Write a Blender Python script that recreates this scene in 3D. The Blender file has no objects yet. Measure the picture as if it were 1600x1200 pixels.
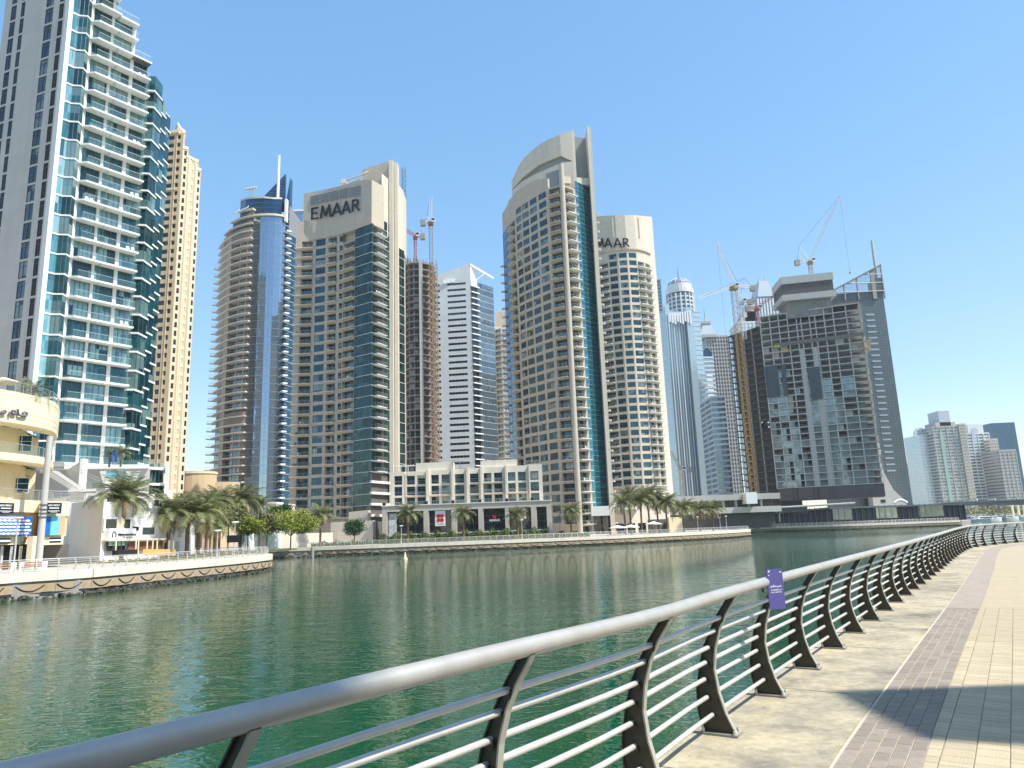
import bpy, math, random
from mathutils import Matrix, Vector
random.seed(11)
R=math.radians
# ------------------------------------------------------------------ camera, sky, sun, exposure
scn=bpy.context.scene
F=1138.0; EYE=4.5; PITCH=math.atan(229.5/1138.0); ROLL=math.atan(.0354)
cp,sp=math.cos(PITCH),math.sin(PITCH); cr,sr=math.cos(ROLL),math.sin(ROLL)
cam=bpy.data.objects.new('camera',bpy.data.cameras.new('camera')); scn.collection.objects.link(cam)
cam.data.sensor_width=36; cam.data.lens=F/1600*36; cam.data.clip_start=.05; cam.data.clip_end=9000
rt=Vector((cr,sr*sp,-sr*cp)); up=Vector((sr,-cr*sp,cr*cp)); fw=Vector((0,cp,sp))
cam.matrix_world=Matrix(((rt.x,up.x,-fw.x,0),(rt.y,up.y,-fw.y,0),(rt.z,up.z,-fw.z,EYE),(0,0,0,1)))
scn.camera=cam
SUN_EL,SUN_AZ=R(54),R(22)        # azimuth measured from +x towards -y
sdir=Vector((math.cos(SUN_EL)*math.cos(SUN_AZ),-math.cos(SUN_EL)*math.sin(SUN_AZ),math.sin(SUN_EL)))
w=bpy.data.worlds.new('World'); scn.world=w; w.use_nodes=True
wn=w.node_tree; bg=wn.nodes['Background']
sky=wn.nodes.new('ShaderNodeTexSky'); sky.sky_type='NISHITA'; sky.sun_disc=False
sky.sun_elevation=SUN_EL; sky.sun_rotation=math.atan2(sdir.x,sdir.y); sky.air_density=1.0; sky.dust_density=.25; sky.ozone_density=1.3
gm=wn.nodes.new('ShaderNodeGamma'); gm.inputs[1].default_value=.5; hsn=wn.nodes.new('ShaderNodeHueSaturation'); hsn.inputs['Saturation'].default_value=1.8; hsn.inputs['Value'].default_value=2.35
wn.links.new(sky.outputs[0],gm.inputs[0]); wn.links.new(gm.outputs[0],hsn.inputs['Color']); wn.links.new(hsn.outputs[0],bg.inputs[0]); bg.inputs[1].default_value=.15
sun=bpy.data.objects.new('sun',bpy.data.lights.new('sun','SUN')); scn.collection.objects.link(sun)
sun.data.energy=5.0; sun.data.angle=R(.55); sun.data.color=(1,.95,.86)
sun.rotation_euler=(-sdir).to_track_quat('-Z','Y').to_euler(); sun.location=(60,-20,90)
scn.view_settings.view_transform='Standard'; scn.view_settings.look='None'
scn.view_settings.exposure=.52; scn.view_settings.gamma=1
col=scn.collection
# ------------------------------------------------------------------ photograph geometry: pixel + depth -> point
def ray(u,v):
    a=(u-800)/F; b=-(v-600)/F
    x=a*cr+b*sr; y=-a*sr+b*cr
    return (x,cp-y*sp,sp+y*cp)
def at(u,v,D):
    r=ray(u,v); k=D/r[1]; return Vector((r[0]*k,D,EYE+r[2]*k))
def XY(u,D,v=780):
    p=at(u,v,D); return (p.x,p.y)
def Zv(u,v,D): return at(u,v,D).z
def G(u,v,z):
    r=ray(u,v); k=(z-EYE)/r[2]; return (r[0]*k,r[1]*k)
def on_line(u,v,P,t):
    r=ray(u,v); m=r[0]/r[1]
    return (m*P[1]-P[0])/(t[0]-m*t[1])
# ------------------------------------------------------------------ materials
MATS={}
def mat(name,base,rough=.7,metal=0,ior=1.45,noise=0,nscale=1.0,bump=0,bscale=3,panel=None,joint=.6,rnd=0,alpha=None,ndet=6,stretch=None,spec=None,dark=None,streak=0):
    if name in MATS: return MATS[name]
    m=bpy.data.materials.new(name); m.use_nodes=True; nt=m.node_tree; N=nt.nodes; L=nt.links
    p=N['Principled BSDF']; p.inputs['Roughness'].default_value=rough; p.inputs['Metallic'].default_value=metal; p.inputs['IOR'].default_value=ior
    if spec is not None: p.inputs['Specular IOR Level'].default_value=spec
    c=(*base,1); p.inputs['Base Color'].default_value=c
    tc=N.new('ShaderNodeTexCoord'); src=None
    def rgb(v): 
        n=N.new('ShaderNodeRGB'); n.outputs[0].default_value=v; return n.outputs[0]
    cur=rgb(c)
    def mul(a,fac,lo,hi):
        mr=N.new('ShaderNodeMapRange'); mr.inputs['To Min'].default_value=lo; mr.inputs['To Max'].default_value=hi; L.new(fac,mr.inputs['Value'])
        v=N.new('ShaderNodeVectorMath'); v.operation='SCALE'; L.new(a,v.inputs[0]); L.new(mr.outputs[0],v.inputs['Scale']); return v.outputs[0]
    mp=N.new('ShaderNodeMapping'); L.new(tc.outputs['Object'],mp.inputs[0])
    if stretch: mp.inputs['Scale'].default_value=stretch
    if noise:
        n=N.new('ShaderNodeTexNoise'); n.inputs['Scale'].default_value=nscale; n.inputs['Detail'].default_value=ndet; L.new(mp.outputs[0],n.inputs['Vector'])
        cur=mul(cur,n.outputs['Fac'],1-noise*1.6,1+noise*1.6)
    if streak:
        m2=N.new('ShaderNodeMapping'); m2.inputs['Scale'].default_value=(.9,.9,.05); L.new(tc.outputs['Object'],m2.inputs[0])
        n=N.new('ShaderNodeTexNoise'); n.inputs['Scale'].default_value=1.3; n.inputs['Detail'].default_value=5; L.new(m2.outputs[0],n.inputs['Vector'])
        cur=mul(cur,n.outputs['Fac'],1-streak*1.6,1+streak)
    if rnd:
        oi=N.new('ShaderNodeObjectInfo'); cur=mul(cur,oi.outputs['Random'],1-rnd,1+rnd)
    if panel:
        sx=N.new('ShaderNodeSeparateXYZ'); L.new(tc.outputs['Object'],sx.inputs[0])
        ad=N.new('ShaderNodeMath'); ad.operation='ADD'; L.new(sx.outputs[0],ad.inputs[0]); L.new(sx.outputs[1],ad.inputs[1])
        cb=N.new('ShaderNodeCombineXYZ'); L.new(ad.outputs[0],cb.inputs[0]); L.new(sx.outputs[2],cb.inputs[1])
        br=N.new('ShaderNodeTexBrick'); br.inputs['Scale'].default_value=1; br.inputs['Brick Width'].default_value=panel[0]; br.inputs['Row Height'].default_value=panel[1]
        br.inputs['Mortar Size'].default_value=panel[2] if len(panel)>2 else .03; br.offset=0
        br.inputs['Color1'].default_value=(1,1,1,1); br.inputs['Color2'].default_value=(.93,.93,.93,1); br.inputs['Mortar'].default_value=(joint,joint,joint,1)
        L.new(cb.outputs[0],br.inputs['Vector'])
        v=N.new('ShaderNodeVectorMath'); v.operation='MULTIPLY'; L.new(cur,v.inputs[0]); L.new(br.outputs['Color'],v.inputs[1]); cur=v.outputs[0]
    L.new(cur,p.inputs['Base Color'])
    if bump:
        n=N.new('ShaderNodeTexNoise'); n.inputs['Scale'].default_value=bscale; n.inputs['Detail'].default_value=4; L.new(tc.outputs['Object'],n.inputs['Vector'])
        b=N.new('ShaderNodeBump'); b.inputs['Strength'].default_value=bump; b.inputs['Distance'].default_value=.05; L.new(n.outputs['Fac'],b.inputs['Height']); L.new(b.outputs[0],p.inputs['Normal'])
    if alpha is not None: p.inputs['Alpha'].default_value=alpha
    MATS[name]=m; return m
def glass(name,base,metal=.35,rough=.03,rnd=.5,curtain=(.25,.3,.28),cfrac=.3,wob=.02,wscale=.35):
    """opaque coated facade glass: a tinted mirror-like pane, some panes with a drawn curtain behind"""
    if name in MATS: return MATS[name]
    m=bpy.data.materials.new(name); m.use_nodes=True; nt=m.node_tree; N=nt.nodes; L=nt.links
    p=N['Principled BSDF']; p.inputs['Roughness'].default_value=rough; p.inputs['Metallic'].default_value=metal; p.inputs['IOR'].default_value=1.7
    oi=N.new('ShaderNodeObjectInfo'); ge=N.new('ShaderNodeNewGeometry')
    sn=N.new('ShaderNodeVectorMath'); sn.operation='SNAP'; sn.inputs[1].default_value=(1.6,1.6,1.7); L.new(ge.outputs['Position'],sn.inputs[0])
    wnz=N.new('ShaderNodeTexWhiteNoise'); L.new(sn.outputs[0],wnz.inputs['Vector'])
    ad=N.new('ShaderNodeMath'); ad.operation='MULTIPLY_ADD'; ad.inputs[1].default_value=.35; L.new(wnz.outputs['Value'],ad.inputs[0]); L.new(oi.outputs['Random'],ad.inputs[2])
    fr=N.new('ShaderNodeMath'); fr.operation='FRACT'; L.new(ad.outputs[0],fr.inputs[0])
    rp=N.new('ShaderNodeValToRGB'); e=rp.color_ramp.elements
    d=tuple(x*(1-rnd) for x in base)
    e[0].position=0; e[0].color=(*d,1); e[1].position=max(.05,.9-cfrac); e[1].color=(*base,1)
    x=e.new(min(.97,.93-cfrac*.6)); x.color=(*[a*.5+b*.5 for a,b in zip(base,curtain)],1); x=e.new(1.0); x.color=(*curtain,1)
    L.new(fr.outputs[0],rp.inputs[0]); L.new(rp.outputs[0],p.inputs['Base Color'])
    n=N.new('ShaderNodeTexNoise'); n.inputs['Scale'].default_value=wscale; n.inputs['Detail'].default_value=3; L.new(ge.outputs['Position'],n.inputs['Vector'])
    b=N.new('ShaderNodeBump'); b.inputs['Strength'].default_value=1; b.inputs['Distance'].default_value=wob; L.new(n.outputs['Fac'],b.inputs['Height']); L.new(b.outputs[0],p.inputs['Normal'])
    MATS[name]=m; return m
def clear_glass(name,tint,alpha=.35):
    if name in MATS: return MATS[name]
    m=mat(name,tint,rough=.04,alpha=alpha,ior=1.5); return m
M_stone=mat('sandstone_panel',(.54,.465,.37),.75,noise=.06,nscale=.35,panel=(1.2,.85,.022),joint=.8,streak=.05)
M_stone2=mat('pale_stone',(.66,.585,.475),.75,noise=.05,nscale=.3,panel=(1.4,.9,.022),joint=.84,streak=.05)
M_bal=mat('balcony_render',(.66,.59,.49),.7,noise=.05,rnd=.05)
M_balw=mat('white_render',(.80,.79,.75),.65,noise=.03,nscale=.5,streak=.04)
M_grey=mat('grey_cladding',(.62,.575,.52),.65,noise=.05,nscale=.3,panel=(2.6,3.5,.03),joint=.82,streak=.05)
M_louver=mat('louvre_metal',(.30,.30,.29),.5,metal=.3)
M_cream=mat('cream_render',(.82,.72,.49),.75,noise=.04,nscale=.6,streak=.03)
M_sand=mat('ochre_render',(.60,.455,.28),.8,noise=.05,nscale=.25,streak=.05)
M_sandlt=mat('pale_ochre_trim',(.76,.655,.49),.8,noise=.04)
M_conc=mat('raw_concrete',(.33,.31,.285),.9,noise=.12,nscale=.4,streak=.12)
M_conclt=mat('pale_concrete',(.50,.48,.45),.85,noise=.08,nscale=.4,streak=.06)
M_dkconc=mat('shade_toned_concrete',(.12,.108,.10),.9,noise=.2,nscale=.6)  # dark concrete tone with the shade of open floors put in
M_dark=mat('dark_void',(.018,.02,.022),.6)
M_frame=mat('window_frame_metal',(.12,.14,.15),.45,metal=.5)
M_framew=mat('white_window_frame',(.62,.64,.62),.45)
M_rail=mat('railing_metal_grey',(.50,.50,.49),.4,metal=.6)
M_white=mat('white_paint',(.82,.82,.80),.5,noise=.02)
M_whitefar=mat('white_cladding_panel',(.70,.70,.68),.55,noise=.03,nscale=.2,panel=(3,3.7,.05),joint=.85)
G_teal=glass('teal_window_glass',(.018,.10,.135),.35,rnd=.7,curtain=(.30,.33,.28),cfrac=.14)
G_tealb=glass('teal_curtain_wall_glass',(.03,.22,.29),.7,rnd=.12,curtain=(.04,.26,.33),cfrac=.2,wob=.008)
G_green=glass('green_curtain_wall_glass',(.015,.06,.055),.42,rnd=.5,curtain=(.04,.10,.09),cfrac=.25,wob=.05,wscale=.4)
G_aqua=glass('aqua_balcony_door_glass',(.02,.13,.16),.4,rnd=.7,curtain=(.28,.42,.40),cfrac=.3)
G_aqualt=glass('pale_aqua_glass',(.10,.34,.38),.5,rnd=.6,curtain=(.42,.62,.60),cfrac=.35)
G_blue=glass('blue_tower_glass',(.34,.43,.52),.85,rnd=.03,curtain=(.35,.44,.53),cfrac=.2,wob=.06,wscale=.16)
G_navy=glass('deep_blue_glass',(.02,.085,.15),.5,rnd=.3,curtain=(.03,.11,.18),cfrac=.2)
G_dark=glass('dark_tinted_glass',(.012,.015,.018),.1,rnd=.5,curtain=(.03,.04,.04),cfrac=.15)
G_grey=glass('blue_grey_glass',(.16,.22,.26),.6,rnd=.4,curtain=(.25,.3,.32),cfrac=.3)
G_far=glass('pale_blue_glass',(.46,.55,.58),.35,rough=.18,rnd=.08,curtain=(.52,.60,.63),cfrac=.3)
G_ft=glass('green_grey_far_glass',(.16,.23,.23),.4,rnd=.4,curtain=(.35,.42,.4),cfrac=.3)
M_frond0=mat('pot_plant_leaf',(.06,.11,.03),.7,noise=.2)
M_bglass=clear_glass('balustrade_glass',(.30,.50,.48),.12)
M_black=mat('black_letter_metal',(.015,.015,.018),.4)
M_red=mat('sign_red',(.62,.01,.03),.5)
M_steel=mat('handrail_satin_steel',(.47,.455,.42),.42,metal=.35,noise=.11,nscale=7,bump=.03,bscale=55,streak=.08,ndet=12)
M_bar=mat('rail_bar_steel',(.60,.59,.56),.38,metal=.25,noise=.10,nscale=12,ndet=10)
M_post=mat('post_dark_paint',(.062,.056,.04),.45,metal=.15,noise=.12,nscale=8,bump=.08,bscale=60)
M_edge=mat('post_edge_sunlit_tone',(.42,.41,.36),.45,metal=.2,noise=.1,nscale=9)
M_plate=mat('base_plate_steel',(.30,.29,.26),.5,metal=.3,noise=.15,nscale=9)
# ------------------------------------------------------------------ mesh building
class MB:
    def __init__(s): s.v=[];s.f=[];s.fm=[];s.m=[];s.sm=[];s.X=None;s._me=None
    def mi(s,m):
        if m not in s.m: s.m.append(m)
        return s.m.index(m)
    def add(s,vs,fs,m,smooth=False):
        o=len(s.v)
        if s.X is not None: vs=[tuple(s.X@Vector(p)) for p in vs]
        s.v.extend(tuple(p) for p in vs); k=s.mi(m)
        for f in fs: s.f.append(tuple(i+o for i in f)); s.fm.append(k); s.sm.append(smooth)
    def box(s,x0,y0,z0,x1,y1,z1,m):
        s.add([(x0,y0,z0),(x1,y0,z0),(x1,y1,z0),(x0,y1,z0),(x0,y0,z1),(x1,y0,z1),(x1,y1,z1),(x0,y1,z1)],
          [(0,3,2,1),(4,5,6,7),(0,1,5,4),(1,2,6,5),(2,3,7,6),(3,0,4,7)],m)
    def quad(s,a,b,c,d,m): s.add([a,b,c,d],[(0,1,2,3)],m)
    def prism(s,poly,z0,z1,m,top=None):
        n=len(poly); z1s=z1 if isinstance(z1,(list,tuple)) else [z1]*n; z0s=z0 if isinstance(z0,(list,tuple)) else [z0]*n
        A=sum(poly[i][0]*poly[(i+1)%n][1]-poly[(i+1)%n][0]*poly[i][1] for i in range(n))
        idx=list(range(n)) if A>0 else list(range(n))[::-1]
        vs=[(poly[i][0],poly[i][1],z0s[i]) for i in idx]+[(poly[i][0],poly[i][1],z1s[i]) for i in idx]
        s.add(vs,[(i,(i+1)%n,(i+1)%n+n,i+n) for i in range(n)]+[tuple(range(n))[::-1]],m)
        s.add(vs[n:],[tuple(range(n))],top or m)
    def tube(s,p0,p1,r0,r1=None,n=8,m=None,cap=True,smooth=True):
        r1=r0 if r1 is None else r1
        p0=Vector(p0);p1=Vector(p1);d=(p1-p0)
        if d.length<1e-6: return
        d.normalize(); a=d.orthogonal().normalized(); b=d.cross(a)
        vs=[]
        for p,r in((p0,r0),(p1,r1)):
            for i in range(n):
                t=2*math.pi*i/n; vs.append(p+a*math.cos(t)*r+b*math.sin(t)*r)
        s.add(vs,[(i,(i+1)%n,(i+1)%n+n,i+n) for i in range(n)],m,smooth)
        if cap: s.add(vs,[tuple(range(n))[::-1],tuple(range(n,2*n))],m)
    def path(s,pts,r,n=8,m=None,closed_ends=True,rs=None):
        pts=[Vector(p) for p in pts]; vs=[]; prev=None
        for i,p in enumerate(pts):
            d=(pts[min(i+1,len(pts)-1)]-pts[max(i-1,0)]).normalized()
            if prev is None: a=d.orthogonal().normalized() if abs(d.z)>.95 else Vector((0,0,1)).cross(d).normalized()
            else: a=(prev-d*prev.dot(d)).normalized()
            prev=a; b=d.cross(a); rr=rs[i] if rs else r
            for k in range(n):
                t=2*math.pi*k/n; vs.append(p+a*math.cos(t)*rr+b*math.sin(t)*rr)
        fs=[(i*n+k,i*n+(k+1)%n,(i+1)*n+(k+1)%n,(i+1)*n+k) for i in range(len(pts)-1) for k in range(n)]
        s.add(vs,fs,m,True)
        if closed_ends: s.add(vs,[tuple(range(n))[::-1],tuple(range(len(vs)-n,len(vs)))],m)
    def strip(s,pts,zb,zt,th,m,inward=None):
        """free-standing wall along a plan polyline (seen side on the right of travel), own base and top height per vertex"""
        n=len(pts); zb=zb if isinstance(zb,(list,tuple)) else [zb]*n; zt=zt if isinstance(zt,(list,tuple)) else [zt]*n
        back=[]
        for i in range(n):
            a=pts[max(i-1,0)];b=pts[min(i+1,n-1)]; dx,dy=b[0]-a[0],b[1]-a[1]; l=math.hypot(dx,dy)
            back.append((pts[i][0]-dy/l*th,pts[i][1]+dx/l*th))
        vs=[]
        for i in range(n):
            vs+=[(*pts[i],zb[i]),(*pts[i],zt[i]),(*back[i],zt[i]),(*back[i],zb[i])]
        fs=[]
        for i in range(n-1):
            a=i*4;b=a+4
            fs+=[(a,b,b+1,a+1),(a+1,b+1,b+2,a+2),(a+2,b+2,b+3,a+3),(a+3,b+3,b,a)]
        fs+=[(0,1,2,3),(4*n-1,4*n-2,4*n-3,4*n-4)]
        s.add(vs,fs,m)
    def merge(s,o,Mx):
        off=len(s.v); s.v.extend(tuple(Mx@Vector(p)) for p in o.v); mp=[s.mi(m) for m in o.m]
        for f,k,q in zip(o.f,o.fm,o.sm): s.f.append(tuple(i+off for i in f)); s.fm.append(mp[k]); s.sm.append(q)
    def mesh(s,name):
        if s._me: return s._me
        me=bpy.data.meshes.new(name); me.from_pydata(s.v,[],s.f)
        for m in s.m: me.materials.append(m)
        me.polygons.foreach_set('material_index',s.fm); me.polygons.foreach_set('use_smooth',s.sm); me.update(); s._me=me; return me
def tag(o,label=None,cat=None,group=None,kind=None):
    for k,v in(('label',label),('category',cat),('group',group),('kind',kind)):
        if v: o[k]=v
    return o
def part(name,mb,parent=None,loc=(0,0,0),rz=0,sc=None,kind=None,label=None,rot=None):
    me=mb.mesh(name) if isinstance(mb,MB) else mb
    o=bpy.data.objects.new(name,me); col.objects.link(o); o.location=loc
    if rot is not None: o.rotation_euler=rot
    elif rz: o.rotation_euler=(0,0,rz)
    if sc: o.scale=sc
    if parent: o.parent=parent
    if kind: o['kind']=kind
    if label: o['label']=label
    return o
def empty(name,loc,label,cat,group=None,rz=0):
    o=bpy.data.objects.new(name,None); col.objects.link(o); o.location=loc; o.rotation_euler=(0,0,rz); o.empty_display_size=.5
    return tag(o,label,cat,group)
def struct(name,mb): return tag(part(name,mb),kind='structure')
def copy_tree(o,parent=None):
    c=o.copy(); col.objects.link(c); c.parent=parent
    for ch in o.children: copy_tree(ch,c)
    return c
def text_mb(txt,size,depth,m,bold=.0,xs=1.0):
    cu=bpy.data.curves.new('lettering','FONT'); cu.body=txt; cu.size=size; cu.extrude=depth/2; cu.offset=bold; cu.align_x='LEFT'
    o=bpy.data.objects.new('lettering',cu); col.objects.link(o)
    dg=bpy.context.evaluated_depsgraph_get(); me=bpy.data.meshes.new_from_object(o.evaluated_get(dg))
    bpy.data.objects.remove(o); me.materials.clear(); me.materials.append(m)
    xsv=[v.co.x for v in me.vertices]; x0,x1=min(xsv),max(xsv); ysv=[v.co.y for v in me.vertices]; y0=min(ysv); y1=max(ysv)
    # lay into unit: x along, z up
    for v in me.vertices: v.co=Vector(((v.co.x-x0)*xs,-v.co.z,v.co.y-y0))
    return me,(x1-x0)*xs,y1-y0
def sign_text(txt,p0,p1,h,depth,m,parent,root,bold=.0,name='lettering'):
    """letters standing on the line p0->p1 (world), cap height h"""
    me,wd,ht=text_mb(txt,1,depth,m,bold)
    p0=Vector(p0);p1=Vector(p1); d=p1-p0; L=d.length
    sx=L/wd; sz=h/ht
    for v in me.vertices: v.co=Vector((v.co.x*sx,v.co.y,v.co.z*sz))
    o=bpy.data.objects.new(name,me); col.objects.link(o); o.parent=parent
    dxy=math.hypot(d.x,d.y)
    o.rotation_euler=(0,-math.atan2(d.z,dxy),math.atan2(d.y,d.x)); o.location=p0-Vector(root); return o
# ------------------------------------------------------------------ protos for facade parts (unit width x, unit height z, seen side -y)
PROTO={}
def P_window(g,fr,nv=2,nh=1,hz=.7):
    k=('w',g.name,fr.name,nv,nh)
    if k in PROTO: return PROTO[k]
    b=MB(); b.quad((0,.02,0),(1,.02,0),(1,.02,1),(0,.02,1),g); t=.035
    b.box(0,-.05,0,1,.03,t*.9,fr); b.box(0,-.05,1-t*.9,1,.03,1,fr); b.box(0,-.05,t,t*.9,.03,1-t,fr); b.box(1-t*.9,-.05,t,1,.03,1-t,fr)
    for i in range(1,nv): x=i/nv; b.box(x-.014,-.045,t,x+.014,.03,1-t,fr)
    if nh: b.box(t,-.04,hz-.014,1-t,.03,hz+.014,fr)
    PROTO[k]=b; return b
def P_balcony(w,d,m,rail='bars',th=.24,rh=1.02,para=0,taper=.35,railm=None):
    k=('b',round(w,1),d,m.name,rail,th,para)
    if k in PROTO: return PROTO[k]
    b=MB(); e=.25 if w>2 else .1; railm=railm or M_rail
    prof=[(0,0),(-d,0),(-d,th*.6),(-d,th)]
    # slab: underside tapering up to the front edge
    b.add([(0,.3,-.15),(w,.3,-.15),(w-e*.4,-d,th*.25),(e*.4,-d,th*.25),(0,.3,th),(w,.3,th),(w,-d,th),(0,-d,th)],
      [(0,1,2,3)[::-1],(4,7,6,5)[::-1],(3,2,6,7),(1,5,6,2)[::-1],(0,3,7,4)[::-1]],m)
    z=th
    if para: b.box(0,-d,th,w,-d+.12,th+para,m); b.box(0,-d+.12,th,.12,0,th+para,m); b.box(w-.12,-d+.12,th,w,0,th+para,m); z+=para
    top=th+rh
    for (a,c) in(((.05,-d+.06),(w-.05,-d+.06)),((.05,-d+.06),(.05,0)),((w-.05,-d+.06),(w-.05,0))):
        b.tube((a[0],a[1],top),(c[0],c[1],top),.035,n=5,m=railm,cap=False)
        if rail=='bars':
            for q in(.25,.5,.75): b.tube((a[0],a[1],z+(top-z)*q),(c[0],c[1],z+(top-z)*q),.018,n=4,m=railm,cap=False)
        else: b.quad((a[0],a[1],z+.03),(c[0],c[1],z+.03),(c[0],c[1],top-.03),(a[0],a[1],top-.03),M_bglass)
    n=max(1,int(w/1.3))
    for i in range(n+1):
        x=.05+(w-.1)*i/n; b.box(x-.02,-d+.04,z,x+.02,-d+.08,top,railm)
    PROTO[k]=b; return b
def P_panel(g,fr,t=.03,nv=2):
    k=('p',g.name,fr.name,nv)
    if k in PROTO: return PROTO[k]
    b=MB(); b.quad((0,0,0),(1,0,0),(1,0,1),(0,0,1),g)
    b.box(0,-.06,0,1,0.0,.045,fr)
    for i in range(nv+1):
        x=i/nv; b.box(max(0,x-.008),-.04,.045,min(1,x+.008),0,1,M_frame)
    PROTO[k]=b; return b
FR_RND=random.Random(77)
def FURN(k):
    if ('furn',k) in PROTO: return PROTO[('furn',k)]
    b=MB(); m=[M_white,M_dark,M_frond0][k]
    if k<2:
        b.box(0,0,.38,.5,.5,.44,m); b.box(0,.44,.44,.5,.5,.9,m); b.box(.8,0,.6,1.4,.5,.66,m); b.box(1.05,.2,0,1.15,.3,.6,m)
        for x in(0,.44):
            for y in(0,.44): b.box(x,y,0,x+.05,y+.05,.38,m)
    else:
        b.tube((.2,.2,0),(.2,.2,.35),.16,.2,7,M_bal)
        for i in range(9): a=i*.7; b.add([(.2,.2,.35),(.2+math.cos(a)*.4,.2+math.sin(a)*.4,.8+.1*(i%3)),(.2+math.cos(a+.5)*.25,.2+math.sin(a+.5)*.25,1.0)],[(0,1,2),(2,1,0)],m)
    PROTO[('furn',k)]=b; return b
class Bld:
    LIM=295
    def __init__(s,name,label,cat,x,y,z0,group=None):
        s.o=Vector((x,y,z0)); s.root=empty(name,s.o,label,cat,group); s.W={}; s.cnt={}; s.over={}
    def mb(s,name='wall'):
        if name not in s.W: b=MB(); b.X=Matrix.Translation(-s.o); s.W[name]=b
        return s.W[name]
    def inst(s,name,proto,p,rz=0,sx=1,sy=1,sz=1):
        p=Vector(p)-s.o; n=s.cnt.get(name,0)
        if n<s.LIM:
            s.cnt[name]=n+1; return part(name,proto,s.root,p,rz,(sx,sy,sz))
        b=s.over.setdefault(name,MB()); b.merge(proto,Matrix.Translation(p)@Matrix.Rotation(rz,4,'Z')@Matrix.Diagonal((sx,sy,sz,1)))
    def cell(s,A,B,z,h,wx0,wx1,wz0,wz1,dep,m,wall='wall'):
        """one storey of a wall bay with a real recessed opening; returns transform of the opening"""
        pass
    def column(s,A,B,z0,n,h,kind,m=None,wx=(.15,.85),wz=(.28,.85),dep=.3,g=None,fr=None,bal=None,balx=None,skip=(),win_nv=2,part_name='window',wallm='wall',door_g=None,every=None):
        m=m or M_stone; g=g or G_teal; fr=fr or M_frame
        W=s.mb(wallm); dx,dy=B[0]-A[0],B[1]-A[1]; L=math.hypot(dx,dy); tx,ty=dx/L,dy/L; nx,ny=-ty,tx; rz=math.atan2(ty,tx)
        def P(a,d,z): return (A[0]+tx*a+nx*d,A[1]+ty*a+ny*d,z)
        if kind=='blank':
            W.quad(P(0,0,z0),P(L,0,z0),P(L,0,z0+n*h),P(0,0,z0+n*h),m); return
        if kind=='curtain':
            nm=part_name if part_name!='window' else 'curtain_wall_panel'
            for i in range(n):
                s.inst(nm,P_panel(g,fr,nv=win_nv),P(0,0,z0+i*h),rz,L,1,h)
            return
        x0,x1=wx[0]*L,wx[1]*L
        H=n*h
        if x0>0.01: W.quad(P(0,0,z0),P(x0,0,z0),P(x0,0,z0+H),P(0,0,z0+H),m)
        if x1<L-.01: W.quad(P(x1,0,z0),P(L,0,z0),P(L,0,z0+H),P(x1,0,z0+H),m)
        prev=z0
        for i in range(n):
            z=z0+i*h
            if i in skip: continue
            a=z+wz[0]*h;c=z+wz[1]*h
            if a-prev>.005: W.quad(P(x0,0,prev),P(x1,0,prev),P(x1,0,a),P(x0,0,a),m)
            prev=c
            W.add([P(x0,0,a),P(x1,0,a),P(x1,0,c),P(x0,0,c),P(x0,dep,a),P(x1,dep,a),P(x1,dep,c),P(x0,dep,c)],
                  [(0,1,5,4),(3,7,6,2),(0,4,7,3),(1,2,6,5)],m)
            if kind=='win': s.inst(part_name,P_window(g,fr,win_nv,1),P(x0,dep-.04,a),rz,x1-x0,1,c-a)
            if kind=='bal': s.inst('balcony_door',P_window(door_g or g,fr,2,1,.78),P(x0,dep-.04,a),rz,x1-x0,1,c-a)
            if bal and (every is None or i in every):
                bx=balx or (0,1); bw=(bx[1]-bx[0])*L
                s.inst('balcony',bal(bw),P(bx[0]*L,0,z-.02),rz)
                if FR_RND.random()<.38: s.inst('balcony_furniture',FURN(FR_RND.randrange(3)),P((bx[0]+(bx[1]-bx[0])*FR_RND.uniform(.15,.6))*L,-.75,z+.24),rz+FR_RND.uniform(-.2,.2))
        if z0+H-prev>.005: W.quad(P(x0,0,prev),P(x1,0,prev),P(x1,0,z0+H),P(x0,0,z0+H),m)
    def done(s):
        for k,b in s.W.items():
            if b.f: part(k,b,s.root)
        for k,b in s.over.items(): part(k,b,s.root,kind='stuff')
def off_poly(poly,d):
    n=len(poly); A=sum(poly[i][0]*poly[(i+1)%n][1]-poly[(i+1)%n][0]*poly[i][1] for i in range(n)); sgn=1 if A>0 else -1; out=[]
    for i in range(n):
        p0,p1,p2=[Vector(poly[j%n]) for j in(i-1,i,i+1)]
        a=(p1-p0).normalized();b=(p2-p1).normalized(); na=Vector((a.y,-a.x))*sgn; nb=Vector((b.y,-b.x))*sgn
        k=(na+nb); l=k.length
        k=k/l if l>1e-6 else na; c=max(.4,k.dot(na)); q=p1+k*(d/c); out.append((q.x,q.y))
    return out
def storeys(b,poly,z0,n,h,th,out,m,name='floor_slab',core=None,inset=0,taper=0,z_first=True):
    """glazed core and projecting storey bands, each band an object sharing one mesh"""
    loc=[(x-b.o.x,y-b.o.y) for x,y in poly]
    if core: b.mb('glazed_core').prism(off_poly(poly,-inset) if inset else poly,z0,z0+n*h,core)
    p=MB(); p.prism(off_poly(loc,out),0,th,m)
    for i in range(n+1): b.inst(name,p,(b.o.x,b.o.y,z0+i*h-(0 if i<n else 0)))
def piers(b,A,B,fr,z0,z1,w,d,m,name='pier'):
    """vertical piers standing proud of a facade line; fr = positions 0..1"""
    dx,dy=B[0]-A[0],B[1]-A[1]; L=math.hypot(dx,dy); rz=math.atan2(dy,dx)
    p=MB(); p.box(-w/2,-d,0,w/2,.3,z1-z0,m)
    for f in fr: b.inst(name,p,(A[0]+dx*f,A[1]+dy*f,z0),rz)
exec_order=[]
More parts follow.
